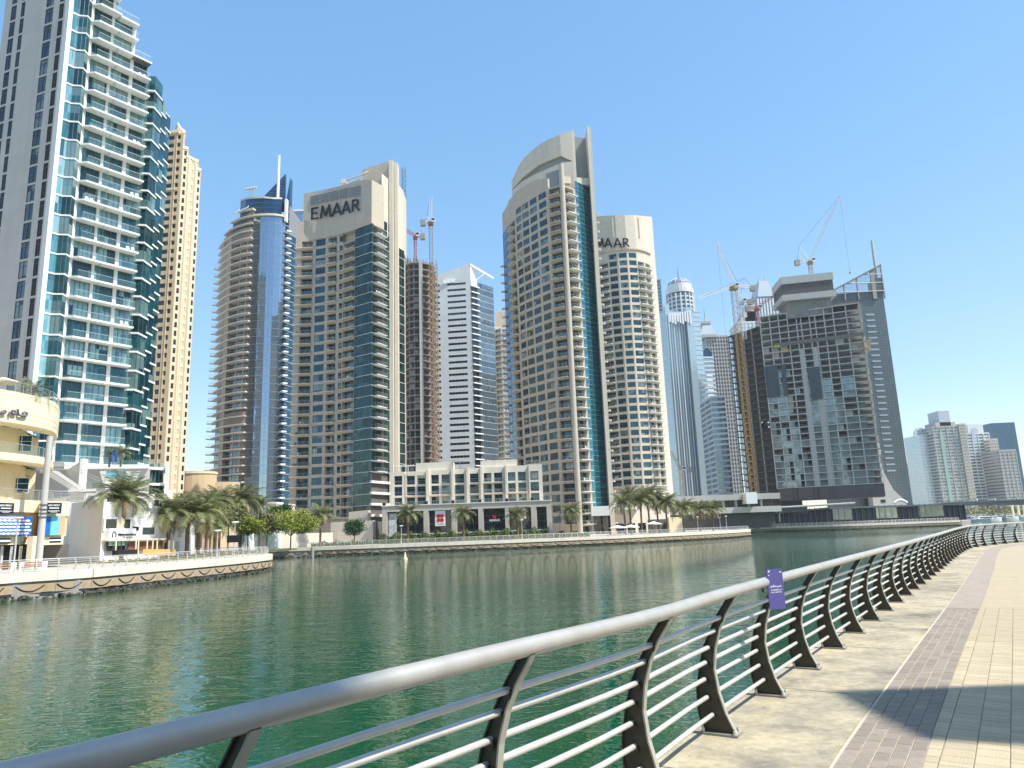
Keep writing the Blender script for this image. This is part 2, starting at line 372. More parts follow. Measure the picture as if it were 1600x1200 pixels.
# ================================================================== SETTING
def resample(pts,step,offset=0.0):
    P=[Vector(p) for p in pts]; out=[]; n=len(P); fine=[]
    for i in range(n-1):
        p0=P[max(i-1,0)];p1=P[i];p2=P[i+1];p3=P[min(i+2,n-1)]
        for k in range(24):
            t=k/24; fine.append(.5*((2*p1)+(-p0+p2)*t+(2*p0-5*p1+4*p2-p3)*t*t+(-p0+3*p1-3*p2+p3)*t**3))
    fine.append(P[-1]); return fine
def arc_points(fine,step,start=0.0,end=None):
    out=[];acc=0;target=start
    for i in range(len(fine)-1):
        a,b=fine[i],fine[i+1]; l=(b-a).length
        while target<=acc+l and (end is None or target<=end):
            t=(target-acc)/l if l else 0; p=a.lerp(b,t); d=(b-a).normalized(); out.append((p,d)); target+=step
        acc+=l
    return out
ZP=2.7; ZB=2.3
# water
m=bpy.data.materials.new('marina_water'); m.use_nodes=True; nt=m.node_tree; N=nt.nodes; L=nt.links; p=N['Principled BSDF']
p.inputs['Base Color'].default_value=(.001,.059,.019,1); p.inputs['Roughness'].default_value=.02; p.inputs['IOR'].default_value=1.333; p.inputs['Specular IOR Level'].default_value=.56
tc=N.new('ShaderNodeTexCoord')
hs=None
for sc_,st,wt,det,dist in((.22,(1,1.4,1),.60,1,1.2),(.95,(1,1.9,1),.38,1.4,2.6),(3.4,(1,1.6,1),.05,1,1.6)):
    mp=N.new('ShaderNodeMapping'); mp.inputs['Scale'].default_value=st; mp.inputs['Rotation'].default_value=(0,0,R(12)); L.new(tc.outputs['Object'],mp.inputs[0])
    n=N.new('ShaderNodeTexNoise'); n.inputs['Scale'].default_value=sc_; n.inputs['Detail'].default_value=det; n.inputs['Distortion'].default_value=dist; L.new(mp.outputs[0],n.inputs['Vector'])
    q=N.new('ShaderNodeMath'); q.operation='MULTIPLY'; q.inputs[1].default_value=wt; L.new(n.outputs['Fac'],q.inputs[0])
    if hs is None: hs=q.outputs[0]
    else:
        a=N.new('ShaderNodeMath'); a.operation='ADD'; L.new(hs,a.inputs[0]); L.new(q.outputs[0],a.inputs[1]); hs=a.outputs[0]
b=N.new('ShaderNodeBump'); b.inputs['Strength'].default_value=1; b.inputs['Distance'].default_value=.06; L.new(hs,b.inputs['Height']); L.new(b.outputs[0],p.inputs['Normal'])
M_water=m
wb=MB(); wb.quad((-3200,-900,0),(3200,-900,0),(3200,4800,0),(-3200,4800,0),M_water); struct('water',wb)
# far land
SHORE=[(-62,18),(-51,46),(-45.4,65.9),(-41.8,71.4),(-39.8,82),(-37.6,95),(-36.9,107),(-38.4,115.5),(-44,121),(-56,126),(-75,138),(-84,162),(-75,178),(-59,182.6),(-33,183.4),(-1.5,189),(33,203),(60,223),(75.5,244),(78.2,252),(76,262),(77,300),(92,338),(107,345),(140,322),(196,328),(206,338),(215,420),(270,560),(520,650),(1000,760)]
M_paveb=mat('quayside_paving',(.46,.42,.36),.85,noise=.08,nscale=.5,panel=(1.2,1.2,.04),joint=.85)
lb=MB(); poly=SHORE+[(3100,900),(3100,4700),(-3100,4700),(-3100,18)]
lb.prism(poly,-1.5,ZB-.3,M_conc,M_paveb)
struct('quay_ground',lb)
lt=MB(); lt.prism(poly,ZB-.3,ZB,M_conclt,M_paveb); struct('quayside_pavement',lt)
M_rock=mat('waterline_rock',(.10,.095,.08),.95,noise=.3,nscale=3,bump=1,bscale=6)
M_fasc=mat('quay_edge_stone',(.74,.66,.54),.8,noise=.08,nscale=1,streak=.08,rnd=.04)
M_qwall=mat('quay_panel_stone',(.40,.31,.20),.85,noise=.12,nscale=1.5,streak=.1)
def post_small():
    if 'ps' in PROTO: return PROTO['ps']
    b=MB(); pr=[(0,0),(-.16,.3),(-.2,.6),(-.12,.9),(.05,1.12)]; wd=[.22,.12,.1,.09,.06]
    for i in range(4):
        (o0,z0),(o1,z1)=pr[i],pr[i+1]
        for sgn in(1,):
            a,c=wd[i],wd[i+1]
            vs=[(-.03,o0-a/2,z0),(.03,o0-a/2,z0),(.03,o0+a/2,z0),(-.03,o0+a/2,z0),(-.03,o1-c/2,z1),(.03,o1-c/2,z1),(.03,o1+c/2,z1),(-.03,o1+c/2,z1)]
            b.add(vs,[(0,1,5,4),(1,2,6,5),(2,3,7,6),(3,0,4,7),(4,5,6,7),(0,3,2,1)],M_bar)
    PROTO['ps']=b; return b
def quay_edge(pts,rail_label,edge_label,seg=3.45,nbar=5):
    fine=resample(pts,1); P=arc_points(fine,seg)
    o=P[0][0]; root=empty('quay_edge',(o.x,o.y,0),edge_label,'quay edge','cantilevered quay edges')
    # side of land: left of travel (shore runs with land on the left)
    bed=MB(); bed.X=Matrix.Translation((-o.x,-o.y,0))
    br=MB(); pr=[(0,0),(1.0,0),(.8,.1),(.62,.28),(.45,.52),(.34,.56),(.26,.46),(0,.5)]
    br.add([(-x,0,z) for x,z in pr]+[(-x,-.34,z) for x,z in pr],[tuple(range(8)),tuple(range(8,16))[::-1]]+[(i,i+8,(i+1)%8+8,(i+1)%8) for i in range(8)],M_qwall)
    ch=MB(); c=[(-.75-(seg-1.1)*t,-.2,.62-.5*4*t*(1-t)) for t in [i/8 for i in range(9)]]; ch.path(c,.045,5,M_black)
    for i in range(len(P)-1):
        a,b2=P[i][0],P[i+1][0]; d=(b2-a).normalized(); rz=math.atan2(d.y,d.x)
        Ls=(b2-a).length; fp=MB(); fp.box(.012,-.32,-.78,Ls-.012,.9,.03,M_fasc)
        if abs(Ls-seg)<.05 and 'f' in PROTO and PROTO.get('fs')==seg: fp=PROTO['f']
        elif abs(Ls-seg)<.05: PROTO['f']=fp; PROTO['fs']=seg
        if (a-P[0][0]).length<900:
            part('edge_stone',fp,root,(a.x-o.x,a.y-o.y,ZB),rz)
            part('bracket',br,root,(b2.x-o.x-d.x*.2,b2.y-o.y-d.y*.2,.55),rz)
            part('fender_chain',ch,root,(b2.x-o.x-d.x*.2,b2.y-o.y-d.y*.2,.55),rz)
        n=(-d.y,d.x)
        wp=[(a.x-n[0]*.16,a.y-n[1]*.16),(b2.x-n[0]*.16,b2.y-n[1]*.16)]
        bed.strip(wp,.5,1.3,.5,M_qwall)
        wp=[(a.x+n[0]*.1,a.y+n[1]*.1),(b2.x+n[0]*.1,b2.y+n[1]*.1)]
        bed.strip(wp,.36,.5,.5,M_dark)  # dark band standing for the shaded gap below the panel
        # rocks at the waterline
        for k in range(int(seg*5)):
            t=random.random()*Ls; q=a+d*t; r=random.uniform(.1,.24); dd=random.uniform(-.75,.1)
            x,y=q.x+n[0]*dd,q.y+n[1]*dd; z=random.uniform(-.08,.34)*(1+dd*.6)
            vs=[Vector((x,y,z))+Vector((sx*random.uniform(.6,1.2),sy*random.uniform(.6,1.2),sz*random.uniform(.6,1.1)))*r for sx in(-1,1) for sy in(-1,1) for sz in(-.7,.7)]
            bed.add(vs,[(0,1,3,2),(4,6,7,5),(0,4,5,1),(2,3,7,6),(0,2,6,4),(1,5,7,3)],M_rock)
        bed.strip([(a.x+n[0]*.0,a.y+n[1]*.0),(b2.x,b2.y)],-1,.2,.6,M_rock)
    part('quay_wall',bed,root)
    rr=empty('quayside_railing',(o.x,o.y,ZB),rail_label,'railing','railings on the far quays')
    Q=arc_points(fine,1.72,.4); hr=MB(); hr.X=Matrix.Translation((-o.x,-o.y,-ZB))
    def rl(off,z,r,n):
        pts3=[(p.x-d.y*off,p.y+d.x*off,ZB+z) for p,d in Q]; hr2=MB(); hr2.X=Matrix.Translation((-o.x,-o.y,-ZB)); hr2.path(pts3,r,n,M_bar); return hr2
    part('handrail',rl(.55,1.14,.045,6),rr)
    for k in range(nbar): z=.18+.8*k/(nbar-1); part('rail_bar',rl(.55-.16-.08*math.sin(z*3.0)+.0,z,.02,4),rr)
    for i,(p,d) in enumerate(Q):
        if i<280: part('post',post_small(),rr,(p.x-d.y*.55-o.x,p.y+d.x*.55-o.y,.03),math.atan2(d.y,d.x))
quay_edge(SHORE[0:12],'curved silver railing along the left quay below the date palms','cantilevered stone edge of the left quay with swagged fenders')
quay_edge(SHORE[12:20],'long pale railing along the middle quay below the low beige hotel block','cantilevered stone edge of the middle quay ending in a rounded corner')
quay_edge(SHORE[22:26],'far railing on the quay in front of the long dark hall','low stone edge of the quay below the dark hall')
# near promenade
CT=[(-14,-11),(-9,-6),(-4.4,-2.0),(-2.3,.88),(-1.34,2.23),(-.62,3.26),(-.04,4.03),(.9,5.27),(1.83,6.77),(4.59,10.92),(9.14,17.68),(14.6,25.88),(19.3,33),(23.9,39.7),(25.8,42.0),(28.2,44.2),(31.6,46.7),(37,49.5),(46,52.6),(62,56),(92,60)]
fine=resample(CT,1)
acc=0;best=None
for i in range(len(fine)-1):
    if (fine[i]-Vector((1.83,6.77))).length<.02 or (best is None and (fine[i]-Vector((1.83,6.77))).length<.08): best=acc
    acc+=(fine[i+1]-fine[i]).length
S0=best; TOT=acc
RP=arc_points(fine,1.65,S0-1.65*int(S0/1.65)); I0=int(S0/1.65)
FP=arc_points(fine,.55,0)
def offp(P,o): return [(p.x+d.y*o,p.y-d.x*o) for p,d in P]     # inland = right of travel
def near_off(x,y):
    q=Vector((x,y)); b=min(FP,key=lambda t:(t[0]-q).length_squared); p,d=b
    return (q-p).dot(Vector((d.y,-d.x)))
M_concq0=mat('promenade_concrete',(.44,.385,.285),.85,noise=.30,nscale=1.3,bump=.25,bscale=30,rnd=.05,ndet=12)
def stained_concrete():
    m=bpy.data.materials.new('promenade_stained_concrete'); m.use_nodes=True; nt=m.node_tree; N=nt.nodes; L=nt.links; p=N['Principled BSDF']; p.inputs['Roughness'].default_value=.85
    g=N.new('ShaderNodeNewGeometry'); ns=[]
    for sc_,det,ds in((.55,8,.6),(2.2,10,.4),(11,8,.2),(70,3,0)):
        n=N.new('ShaderNodeTexNoise'); n.inputs['Scale'].default_value=sc_; n.inputs['Detail'].default_value=det; n.inputs['Distortion'].default_value=ds; n.inputs['Roughness'].default_value=.62; L.new(g.outputs['Position'],n.inputs['Vector']); ns.append(n.outputs['Fac'])
    a=N.new('ShaderNodeMath'); a.operation='MULTIPLY_ADD'; a.inputs[1].default_value=.45; L.new(ns[1],a.inputs[0])
    b0=N.new('ShaderNodeMath'); b0.operation='MULTIPLY'; b0.inputs[1].default_value=.55; L.new(ns[0],b0.inputs[0]); L.new(b0.outputs[0],a.inputs[2])
    r=N.new('ShaderNodeValToRGB'); e=r.color_ramp.elements; e[0].position=.36; e[0].color=(.17,.155,.125,1); e[1].position=.66; e[1].color=(.50,.425,.285,1)
    x=e.new(.45); x.color=(.31,.275,.20,1); x=e.new(.54); x.color=(.42,.365,.25,1)
    L.new(a.outputs[0],r.inputs[0]); cur=r.outputs[0]
    for k,(lo,hi) in((2,(.78,1.22)),(3,(.85,1.15))):
        mr=N.new('ShaderNodeMapRange'); mr.inputs['From Min'].default_value=.3; mr.inputs['From Max'].default_value=.7; mr.inputs['To Min'].default_value=lo; mr.inputs['To Max'].default_value=hi; L.new(ns[k],mr.inputs['Value'])
        v=N.new('ShaderNodeVectorMath'); v.operation='SCALE'; L.new(cur,v.inputs[0]); L.new(mr.outputs[0],v.inputs['Scale']); cur=v.outputs[0]
    L.new(cur,p.inputs['Base Color']); b=N.new('ShaderNodeBump'); b.inputs['Strength'].default_value=.5; b.inputs['Distance'].default_value=.006; L.new(ns[3],b.inputs['Height']); L.new(b.outputs[0],p.inputs['Normal']); return m
M_concq=stained_concrete()
M_bed=mat('paver_joint_sand',(.52,.47,.37),.95,noise=.1,nscale=8)
M_brick=mat('mauve_brick_paver',(.285,.237,.192),.85,noise=.1,nscale=9,bump=.3,bscale=70,rnd=.12)
M_paver=mat('buff_paver',(.475,.395,.262),.85,noise=.07,nscale=6,bump=.3,bscale=60,rnd=.09)
M_paverf=mat('buff_paver_field',(.45,.375,.25),.85,noise=.09,nscale=3,panel=(.5,.22,.014),joint=.6)
o0=FP[0][0]
gb=MB(); edge=offp(FP,-.40)
land=edge+[(160,60),(160,-140),(-60,-140),(-60,-45)]
gb.prism(land,-1.5,ZP-.012,M_conc,M_bed); prom=struct('promenade',gb)
qw=MB(); 
pr_root=prom
# concrete strip slabs
CS=arc_points(fine,3.1,1.2)
k=0
for i in range(len(CS)-1):
    seg=[q for q in FP]
    a0=1.2+3.1*i; a1=a0+3.1
    ids=[j for j in range(len(FP)) if a0-.01<=j*.55<=a1+.01]
    pts=[CS[i]]+[FP[j] for j in ids]+[CS[i+1]]
    pp=offp(pts,-.44)+offp(pts,.84)[::-1]; pp=[p for j,p in enumerate(pp) if j==0 or math.dist(p,pp[j-1])>.03]
    d=CS[i][1]; pp2=off_poly(pp,-.011)
    c=MB(); ox,oy=CS[i][0]; c.prism([(x-ox,y-oy) for x,y in pp2],-.02 if i>0 else -.02,.012,M_concq)
    part('concrete_slab',c,prom,(ox,oy,ZP-.012))
    k+=1
far_field=MB()
far=[q for q in FP if q[0].y>15.5]
def ribbon(mb,P,o1,o2,z,m):
    A=offp(P,o1);B=offp(P,o2)
    for i in range(len(P)-1): mb.quad((*B[i],z),(*B[i+1],z),(*A[i+1],z),(*A[i],z),m)
M_brickf=mat('mauve_brick_field',(.275,.228,.186),.85,noise=.12,nscale=3,panel=(.3,.15,.012),joint=1.25)
ribbon(far_field,far,.855,1.425,ZP,M_brickf)
fe=offp(far,1.43); far_field.add([(*q,ZP) for q in fe]+[(160,60,ZP),(160,15.5,ZP)],[tuple(range(len(fe)+2))[::-1]],M_paverf)
gf=tag(part('distant_paving',far_field,prom),kind='stuff')
ge=MB(); ed=[q for q in FP if q[0].y<=15.6]
# the light kerb line and brick band: five courses of long bricks
def paver_mesh(L,W,m,h=.012):
    b=MB(); e=.004
    b.add([(0,0,0),(L,0,0),(L,W,0),(0,W,0),(0,0,h-e),(L,0,h-e),(L,W,h-e),(0,W,h-e),(e,e,h),(L-e,e,h),(L-e,W-e,h),(e,W-e,h)],
      [(0,1,5,4),(1,2,6,5),(2,3,7,6),(3,0,4,7),(4,5,9,8),(5,6,10,9),(6,7,11,10),(7,4,8,11),(8,9,10,11)],m); return b
BR=paver_mesh(.208,.102,M_brick); pieces=[]
tot=arc_points(fine,.214,0)
for c in range(5):
    for i,(p,d) in enumerate(tot):
        if p.y<3.5 or p.y>15.6: continue
        sh=.107 if c%2 else 0
        o=.862+c*.113+.102
        q=p+d*sh; x,y=q.x+d.y*o,q.y-d.x*o
        pieces.append((math.hypot(x,y),x,y,math.atan2(d.y,d.x)))
pieces.sort(); over=MB()
def offscreen(x,y):
    dpt=y*cp+(ZP-EYE)*sp
    if dpt<.3: return True
    z=ZP-EYE; h=-y*sp+z*cp; u=800+(x*cr-h*sr)/dpt*F; v=600-(x*sr+h*cr)/dpt*F
    return u>1680 or v>1290
vis=[q for q in pieces if not offscreen(q[1],q[2])]; rest=[q for q in pieces if offscreen(q[1],q[2])]
for i,(r,x,y,rz) in enumerate(vis):
    if i<300: part('brick',BR,prom,(x,y,ZP-.012+random.uniform(-.0015,.0015)),rz)
    else: over.merge(BR,Matrix.Translation((x,y,ZP-.012+random.uniform(-.0015,.0015)))@Matrix.Rotation(rz,4,'Z'))
for r,x,y,rz in rest: over.merge(BR,Matrix.Translation((x,y,ZP-.012))@Matrix.Rotation(rz,4,'Z'))
# buff pavers on their own straight grid, cut along the brick band
g0=Vector(G(1520.6,1200,ZP)); g1=Vector(G(1560,960,ZP)); gd=(g1-g0).normalized(); gn=Vector((gd.y,-gd.x)); grz=math.atan2(gd.y,gd.x)
def clip(poly,p,n):
    out=[]
    for i in range(len(poly)):
        a,b=poly[i],poly[(i+1)%len(poly)]; da=(Vector(a)-p).dot(n); db=(Vector(b)-p).dot(n)
        if da>=0: out.append(a)
        if (da>=0)!=(db>=0): t=da/(da-db); out.append((a[0]+(b[0]-a[0])*t,a[1]+(b[1]-a[1])*t))
    return out
rnd=random.Random(5); PV={}; pv=[]
for c in range(-14,60):
    s=-7.0+rnd.random()*.2
    while s<13.5:
        ln=rnd.choice([.105,.105,.16,.16,.215]); q=g0+gn*(c*.222)+gd*s
        x,y=q.x,q.y; s+=ln
        if y>15.6+.0*x or y<1: continue
        if x>13: continue
        cx=q+gd*ln/2+gn*.11
        if near_off(cx.x,cx.y)<1.2: continue
        pv.append((math.hypot(x,y),x,y,ln))
pv.sort(); cnt=0
for r,x,y,ln in pv:
    e=.003; o=near_off(x,y); q=Vector((x,y)); poly=[q+gd*a+gn*b for a,b in((e,e),(ln-e,e),(ln-e,.222-e),(e,.222-e))]; poly=[(t.x,t.y) for t in poly]
    cx=q+gd*ln/2+gn*.11; oo=near_off(cx.x,cx.y)
    if oo<1.75:
        b_=min(FP,key=lambda t:(t[0]-cx).length_squared); nn=Vector((b_[1].y,-b_[1].x)); poly2=clip(poly,b_[0]+nn*1.428,nn)
        if len(poly2)<3: continue
        cut=len(poly2)!=4 or poly2!=poly
    else: poly2=poly; cut=False
    z=ZP-.012+rnd.uniform(-.001,.001)
    if not offscreen(x,y) and cnt<295:
        cnt+=1
        if cut:
            c_=MB(); c_.prism([(a-x,b-y) for a,b in poly2],0,.012,M_paver); part('paver',c_,prom,(x,y,z))
        else:
            if ln not in PV: 
                PV[ln]=MB(); hL=ln-.006; PV[ln]=paver_mesh(ln-.006,.216,M_paver)
            # mesh extends to +y (left); place from the far side so it lies towards gn
            st=q+gn*.219+gd*.003; part('paver',PV[ln],prom,(st.x,st.y,z),grz)
    else:
        over.prism(poly2,z,z+.012,M_paver)
tag(part('paving_remainder',over,prom),kind='stuff')
# ------------------------------------------------------------------ near railing
o=RP[I0][0]; rail=empty('promenade_railing',(o.x,o.y,ZP),'curved silver promenade railing with dark crescent posts in the foreground','railing')
OUTER=[(0,-.283),(.05,-.29),(.16,-.312),(.33,-.312),(.52,-.272),(.69,-.225),(.86,-.14),(1.0,-.06),(1.10,.012),(1.15,.045)]
INNER=[(0,-.0),(.05,-.03),(.16,-.082),(.33,-.130),(.52,-.152),(.69,-.128),(.86,-.075),(1.0,.0),(1.10,.07),(1.15,.10)]
pm=MB(); T=.011; n=len(OUTER)
# local: x along the rail, y = outward is -offset (land is right of travel => offset o -> y=-o)
vs=[];fs=[]
for (z,oo),(z2,oi) in zip(OUTER,INNER): vs+=[(-T/1,-oo,z),(T,-oo,z),(T,-oi,z2),(-T,-oi,z2)]
pm.add(vs,[(a*4,a*4+3,a*4+7,a*4+4) for a in range(n-1)]+[(a*4+1,a*4+5,a*4+6,a*4+2) for a in range(n-1)]+[(0,1,2,3),(4*n-4,4*n-1,4*n-2,4*n-3)],M_post)
# flanges: inner (paler, sunlight put into its colour) and outer edge strips standing 1.5 cm wider than the web
for prof,mm,sg in((INNER,M_edge,1),(OUTER,M_post,-1)):
    W2=.024; q=[]
    for z,oo in prof: q+=[(-W2,-oo-sg*.0,z),(W2,-oo,z),(W2,-oo-sg*.012,z),(-W2,-oo-sg*.012,z)]
    f=[]
    for a in range(n-1):
        i=a*4;j=i+4
        for x_ in range(4): f.append((i+x_,i+(x_+1)%4,j+(x_+1)%4,j+x_) if sg<0 else (i+x_,j+x_,j+(x_+1)%4,i+(x_+1)%4))
    pm.add(q,f,mm)
BP=MB(); BP.box(-.075,-.03,0,.075,.31,.018,M_plate)
BO=MB(); BO.tube((0,0,0),(0,0,.034),.014,n=6,m=M_bar); BO.tube((0,0,.034),(0,0,.05),.008,n=6,m=M_bar)
CL=MB(); CLS=MB(); CLS.tube((-.03,0,0),(.03,0,0),.031,n=8,m=M_post)
BARS=[(.142,-.19),(.284,-.225),(.433,-.235),(.575,-.215),(.705,-.178),(.85,-.112),(.965,-.05)]
for z,oo in BARS:
    CL.tube((-.03,-oo,z),(.03,-oo,z),.031,n=10,m=M_post); 
for i,(p,d) in enumerate(RP):
    if i<I0-8 or i>I0+48: continue
    rz=math.atan2(d.y,d.x); lx,ly=p.x-o.x,p.y-o.y
    # turn so that local -y ... inland offset = right of travel = local -y
    po=part('post',pm,rail,(lx,ly,.018),rz); bp=part('base_plate',BP,rail,(lx,ly,0.0),rz)
    [part('collar',CLS,po,(0,-oo_,z_-.018)) for z_,oo_ in BARS]
    for sx,sy in((-.05,.0),(.05,.0),(-.05,.275),(.05,.275)): part('bolt',BO,bp,(sx,sy,.018))
RPv=[q for i,q in enumerate(RP) if I0-8<=i<=I0+48]; 
sub=[q for q in arc_points(fine,.55,max(0,S0-8*1.65-.5),S0+48*1.65+.3)]
for z,oo in BARS:
    b_=MB(); b_.path([(x-o.x,y-o.y,z+.018) for x,y in offp(sub,oo)],.0195,10,M_bar); part('rail_bar',b_,rail)
b_=MB(); b_.path([(x-o.x,y-o.y,1.205) for x,y in offp(sub,.075)],.049,18,M_steel); hr=part('handrail',b_,rail)
for i in range(0,len(RPv)-1,2):
    p,d=RPv[i]; q=p+d*.35; (x,y),=offp([(q,d)],.075)
    s_=MB(); s_.tube((x-o.x-d.x*.004,y-o.y-d.y*.004,1.205),(x-o.x+d.x*.004,y-o.y+d.y*.004,1.205),.0502,n=18,m=M_plate); part('joint_ring',s_,rail)
# purple notice board on the railing
M_purple=mat('notice_purple',(.115,.105,.33),.4,noise=.03,nscale=6); M_ntext=mat('notice_print',(.78,.78,.85),.5)
P1,d1=RP[I0+1]
hx,hy=offp([(P1,d1)],.16)[0]; hx-=d1.x*.52; hy-=d1.y*.52
ns=empty('notice_board',(hx,hy,ZP+.94),'small purple notice with white Arabic and English lettering clamped to the promenade handrail','sign',rz=R(22))
ns.scale=(.9,.9,.83)
pb=MB(); pb.box(-.11,-.006,0,.11,.006,.47,M_purple); part('board',pb,ns)
bk=MB(); bk.box(-.02,.0062,.22,.02,.10,.26,M_black); bk.tube((-.13,.06,.20),(-.13,.06,.36),.012,n=6,m=M_black); bk.tube((-.13,.02,.3),(.1,.02,.3),.01,n=6,m=M_black); part('clamp',bk,ns)
tx=MB()
def stroke(mb,pts,wd,m,y=-.0075,X=None,dz=0,th=.004):
    """flat lettering stroke in the xz plane"""
    for a,b in zip(pts[:-1],pts[1:]):
        a=Vector(a);b=Vector(b); d=(b-a)
        if d.length<1e-6: continue
        d.normalize(); n=Vector((-d.y,d.x))*wd/2; a2=a-d*wd*.25; b2=b+d*wd*.25
        q=[a2-n,b2-n,b2+n,a2+n]; vs=[(t.x,y,t.y) for t in q]+[(t.x,y+th,t.y) for t in q]
        mb.add(vs,[(0,1,2,3),(7,6,5,4),(0,4,5,1),(1,5,6,2),(2,6,7,3),(3,7,4,0)],m)
ar=[[(.075,.27),(.06,.262),(.05,.272),(.045,.262),(.03,.262),(.02,.25)],[(.01,.268),(0,.262),(-.012,.272),(-.02,.262),(-.03,.262),(-.03,.285)],[(-.04,.262),(-.055,.262),(-.06,.275),(-.07,.262),(-.08,.262)]]
for a in ar: stroke(tx,a,.009,M_ntext)
stroke(tx,[(-.085,.438),(-.07,.452)],.016,M_ntext); stroke(tx,[(-.09,.40),(-.078,.40)],.010,M_ntext); stroke(tx,[(.07,.432),(.092,.432)],.012,M_ntext)
part('arabic_lettering',tx,ns)
for txt,z,wd,hh in(('SWIMMING IS',.215,.15,.018),('PROHIBITED',.188,.15,.018)):
    me,w_,h_=text_mb(txt,1,.002/1,M_ntext,.01)
    for vtx in me.vertices: vtx.co=Vector((vtx.co.x*wd/w_-.075,-.0085+vtx.co.y*.5,vtx.co.z*hh/h_+z))
    part('english_lettering',me,ns)
# ================================================================== BUILDINGS
GLY={'E':[[(.12,0),(.12,1)],[(.05,.96),(.85,.96)],[(.1,.52),(.75,.52)],[(.05,.04),(.9,.04)]],
'M':[[(.05,0),(.2,1)],[(.2,.98),(.5,.12)],[(.5,.12),(.8,.98)],[(.8,1),(.95,0)]],
'A':[[(.02,0),(.5,1)],[(.5,1),(.98,0)],[(.2,.3),(.8,.3)]],
'R':[[(.12,0),(.12,1)],[(.08,.96),(.55,.96),(.78,.86),(.8,.68),(.68,.54),(.15,.48)],[(.45,.5),(.95,0)]]}
def glyph(ch,a,c,hh,parent,root,m,th=.3,wt=.16):
    b=MB(); b.X=Matrix.Translation(-Vector(root)); d=c-a; n=Vector((d.y,-d.x,0)).normalized()*.18
    for st in GLY[ch]:
        for p,q in zip(st[:-1],st[1:]):
            A_=a+d*p[0]+Vector((0,0,hh*p[1])); B_=a+d*q[0]+Vector((0,0,hh*q[1])); t=(B_-A_).normalized(); u_=t.cross(n.normalized())*hh*wt/2*(1.0 if abs(t.z)>.5 else .8)
            A_=A_-t*hh*.03; B_=B_+t*hh*.03; A2=A_+n; B2=B_+n
            b.add([A_-u_,B_-u_,B_+u_,A_+u_,A2-u_,B2-u_,B2+u_,A2+u_],[(0,1,2,3),(7,6,5,4),(0,4,5,1),(1,5,6,2),(2,6,7,3),(3,7,4,0)],m)
    return part('letter_'+ch.lower(),b,parent)
def lerp2(A,B,f): return (A[0]+(B[0]-A[0])*f,A[1]+(B[1]-A[1])*f)
# ---- near waterfront tower (far left)
t=(.607,.795); P0=(-74.18,115.0)
s0=on_line(62,590,P0,t); C=(P0[0]+t[0]*s0,P0[1]+t[1]*s0)
tw=Bld('apartment_tower','tall white and aqua glass apartment tower with stepped terraces at the left edge','tower',C[0],C[1],ZB)
def zat(u,v,s): return Zv(u,v,C[1]+t[1]*s)
def SL(u):   # u measured along the slab line near v=268
    return on_line(u,253+(u-115)*.346,C,t)
h=3.47; zb=69.46-h*15; N1=32      # storey levels
def LP(s,d=0): return (C[0]+t[0]*s+t[1]*d,C[1]+t[1]*s-t[0]*d)   # d outward (towards the camera side)
bz=zb
S={k:SL(u) for k,u in dict(e0=86.5,e1=90.5,g1=121.5,p1=126.5,b1=158.5,d1=168.5,b2=194.5,p2=199.5,b3=224.2).items()}
for k_ in('b1','d1','b2','p2','b3'): S[k_]-={'b1':.25,'d1':.35,'b2':.5,'p2':.5,'b3':.65}[k_]
fl=lambda z:int(round((z-bz)/h))
nA=34; nB=fl(zat(200,33,S['b2'])+0); nC=fl(zat(237,93,S['b3']))
W=tw.mb('wall')
# white corner fin
W.prism([LP(S['e0']-.3,.55),LP(S['e1'],.55),LP(S['e1'],-1.2),LP(S['e0']-.3,-1.2)],ZB,bz+nA*h,M_balw)
def gbay(): 
    k='gbay'
    if k in PROTO: return PROTO[k]
    b=MB(); w=S['g1']-S['e1']; hh=h-.28
    b.quad((0,0,.28),(w*.38,0,.28),(w*.38,0,h),(0,0,h),G_aqualt)
    b.quad((w*.38,0,.28),(w*.72,-.95,.28),(w*.72,-.95,h),(w*.38,0,h),G_aqua); b.quad((w*.72,-.95,.28),(w,-.25,.28),(w,-.25,h),(w*.72,-.95,h),G_aqua)
    for x,y in((0.02,0),(w*.38,0),(w*.55,-.5),(w*.72,-.97),(w*.98,-.28)): b.box(x-.03,y-.05,.28,x+.03,y+.03,h,M_frame)
    b.prism([(0,-.12),(w*.38,-.12),(w*.72,-1.1),(w,-.4),(w,.3),(0,.3)],0,.28,M_balw)
    PROTO[k]=b; return b
def bigdoor(w,nv):
    k=('bd',round(w,1))
    if k in PROTO: return PROTO[k]
    b=MB(); b.quad((0,0,0),(w,0,0),(w,0,h-.3),(0,0,h-.3),G_aqua)
    for i in range(nv+1): x=.03+(w-.06)*i/nv; b.box(x-.035,-.06,0,x+.035,0,h-.3,M_frame)
    b.box(0,-.06,h-.38,w,0,h-.3,M_frame); PROTO[k]=b; return b
rz=math.atan2(t[1],t[0])
nf={'A':nA,'B':nB,'C':nC}
slab1=MB(); w1=S['d1']-S['p1']+.8
def slabmb(w,d,lead=1.2):
    d=min(d,1.45)
    b=MB(); b.prism([(0,.9),(0,-.1),(lead,-d),(w,-d),(w,.9)],0,.30,M_balw)
    return b
sA=slabmb(S['d1']-S['g1'],1.75,1.0); sB=slabmb(S['b3']-S['d1'],1.75,.01); 
def balus(w,x0):
    b=MB(); b.quad((x0,0,.3),(w,0,.3),(w,0,1.38),(x0,0,1.38),M_bglass); b.box(x0,-.02,1.37,w,.02,1.41,M_framew); return b
bA=balus(S['d1']-S['g1'],1.0); bB=balus(S['b3']-S['d1']-.1,0)
chair=MB()
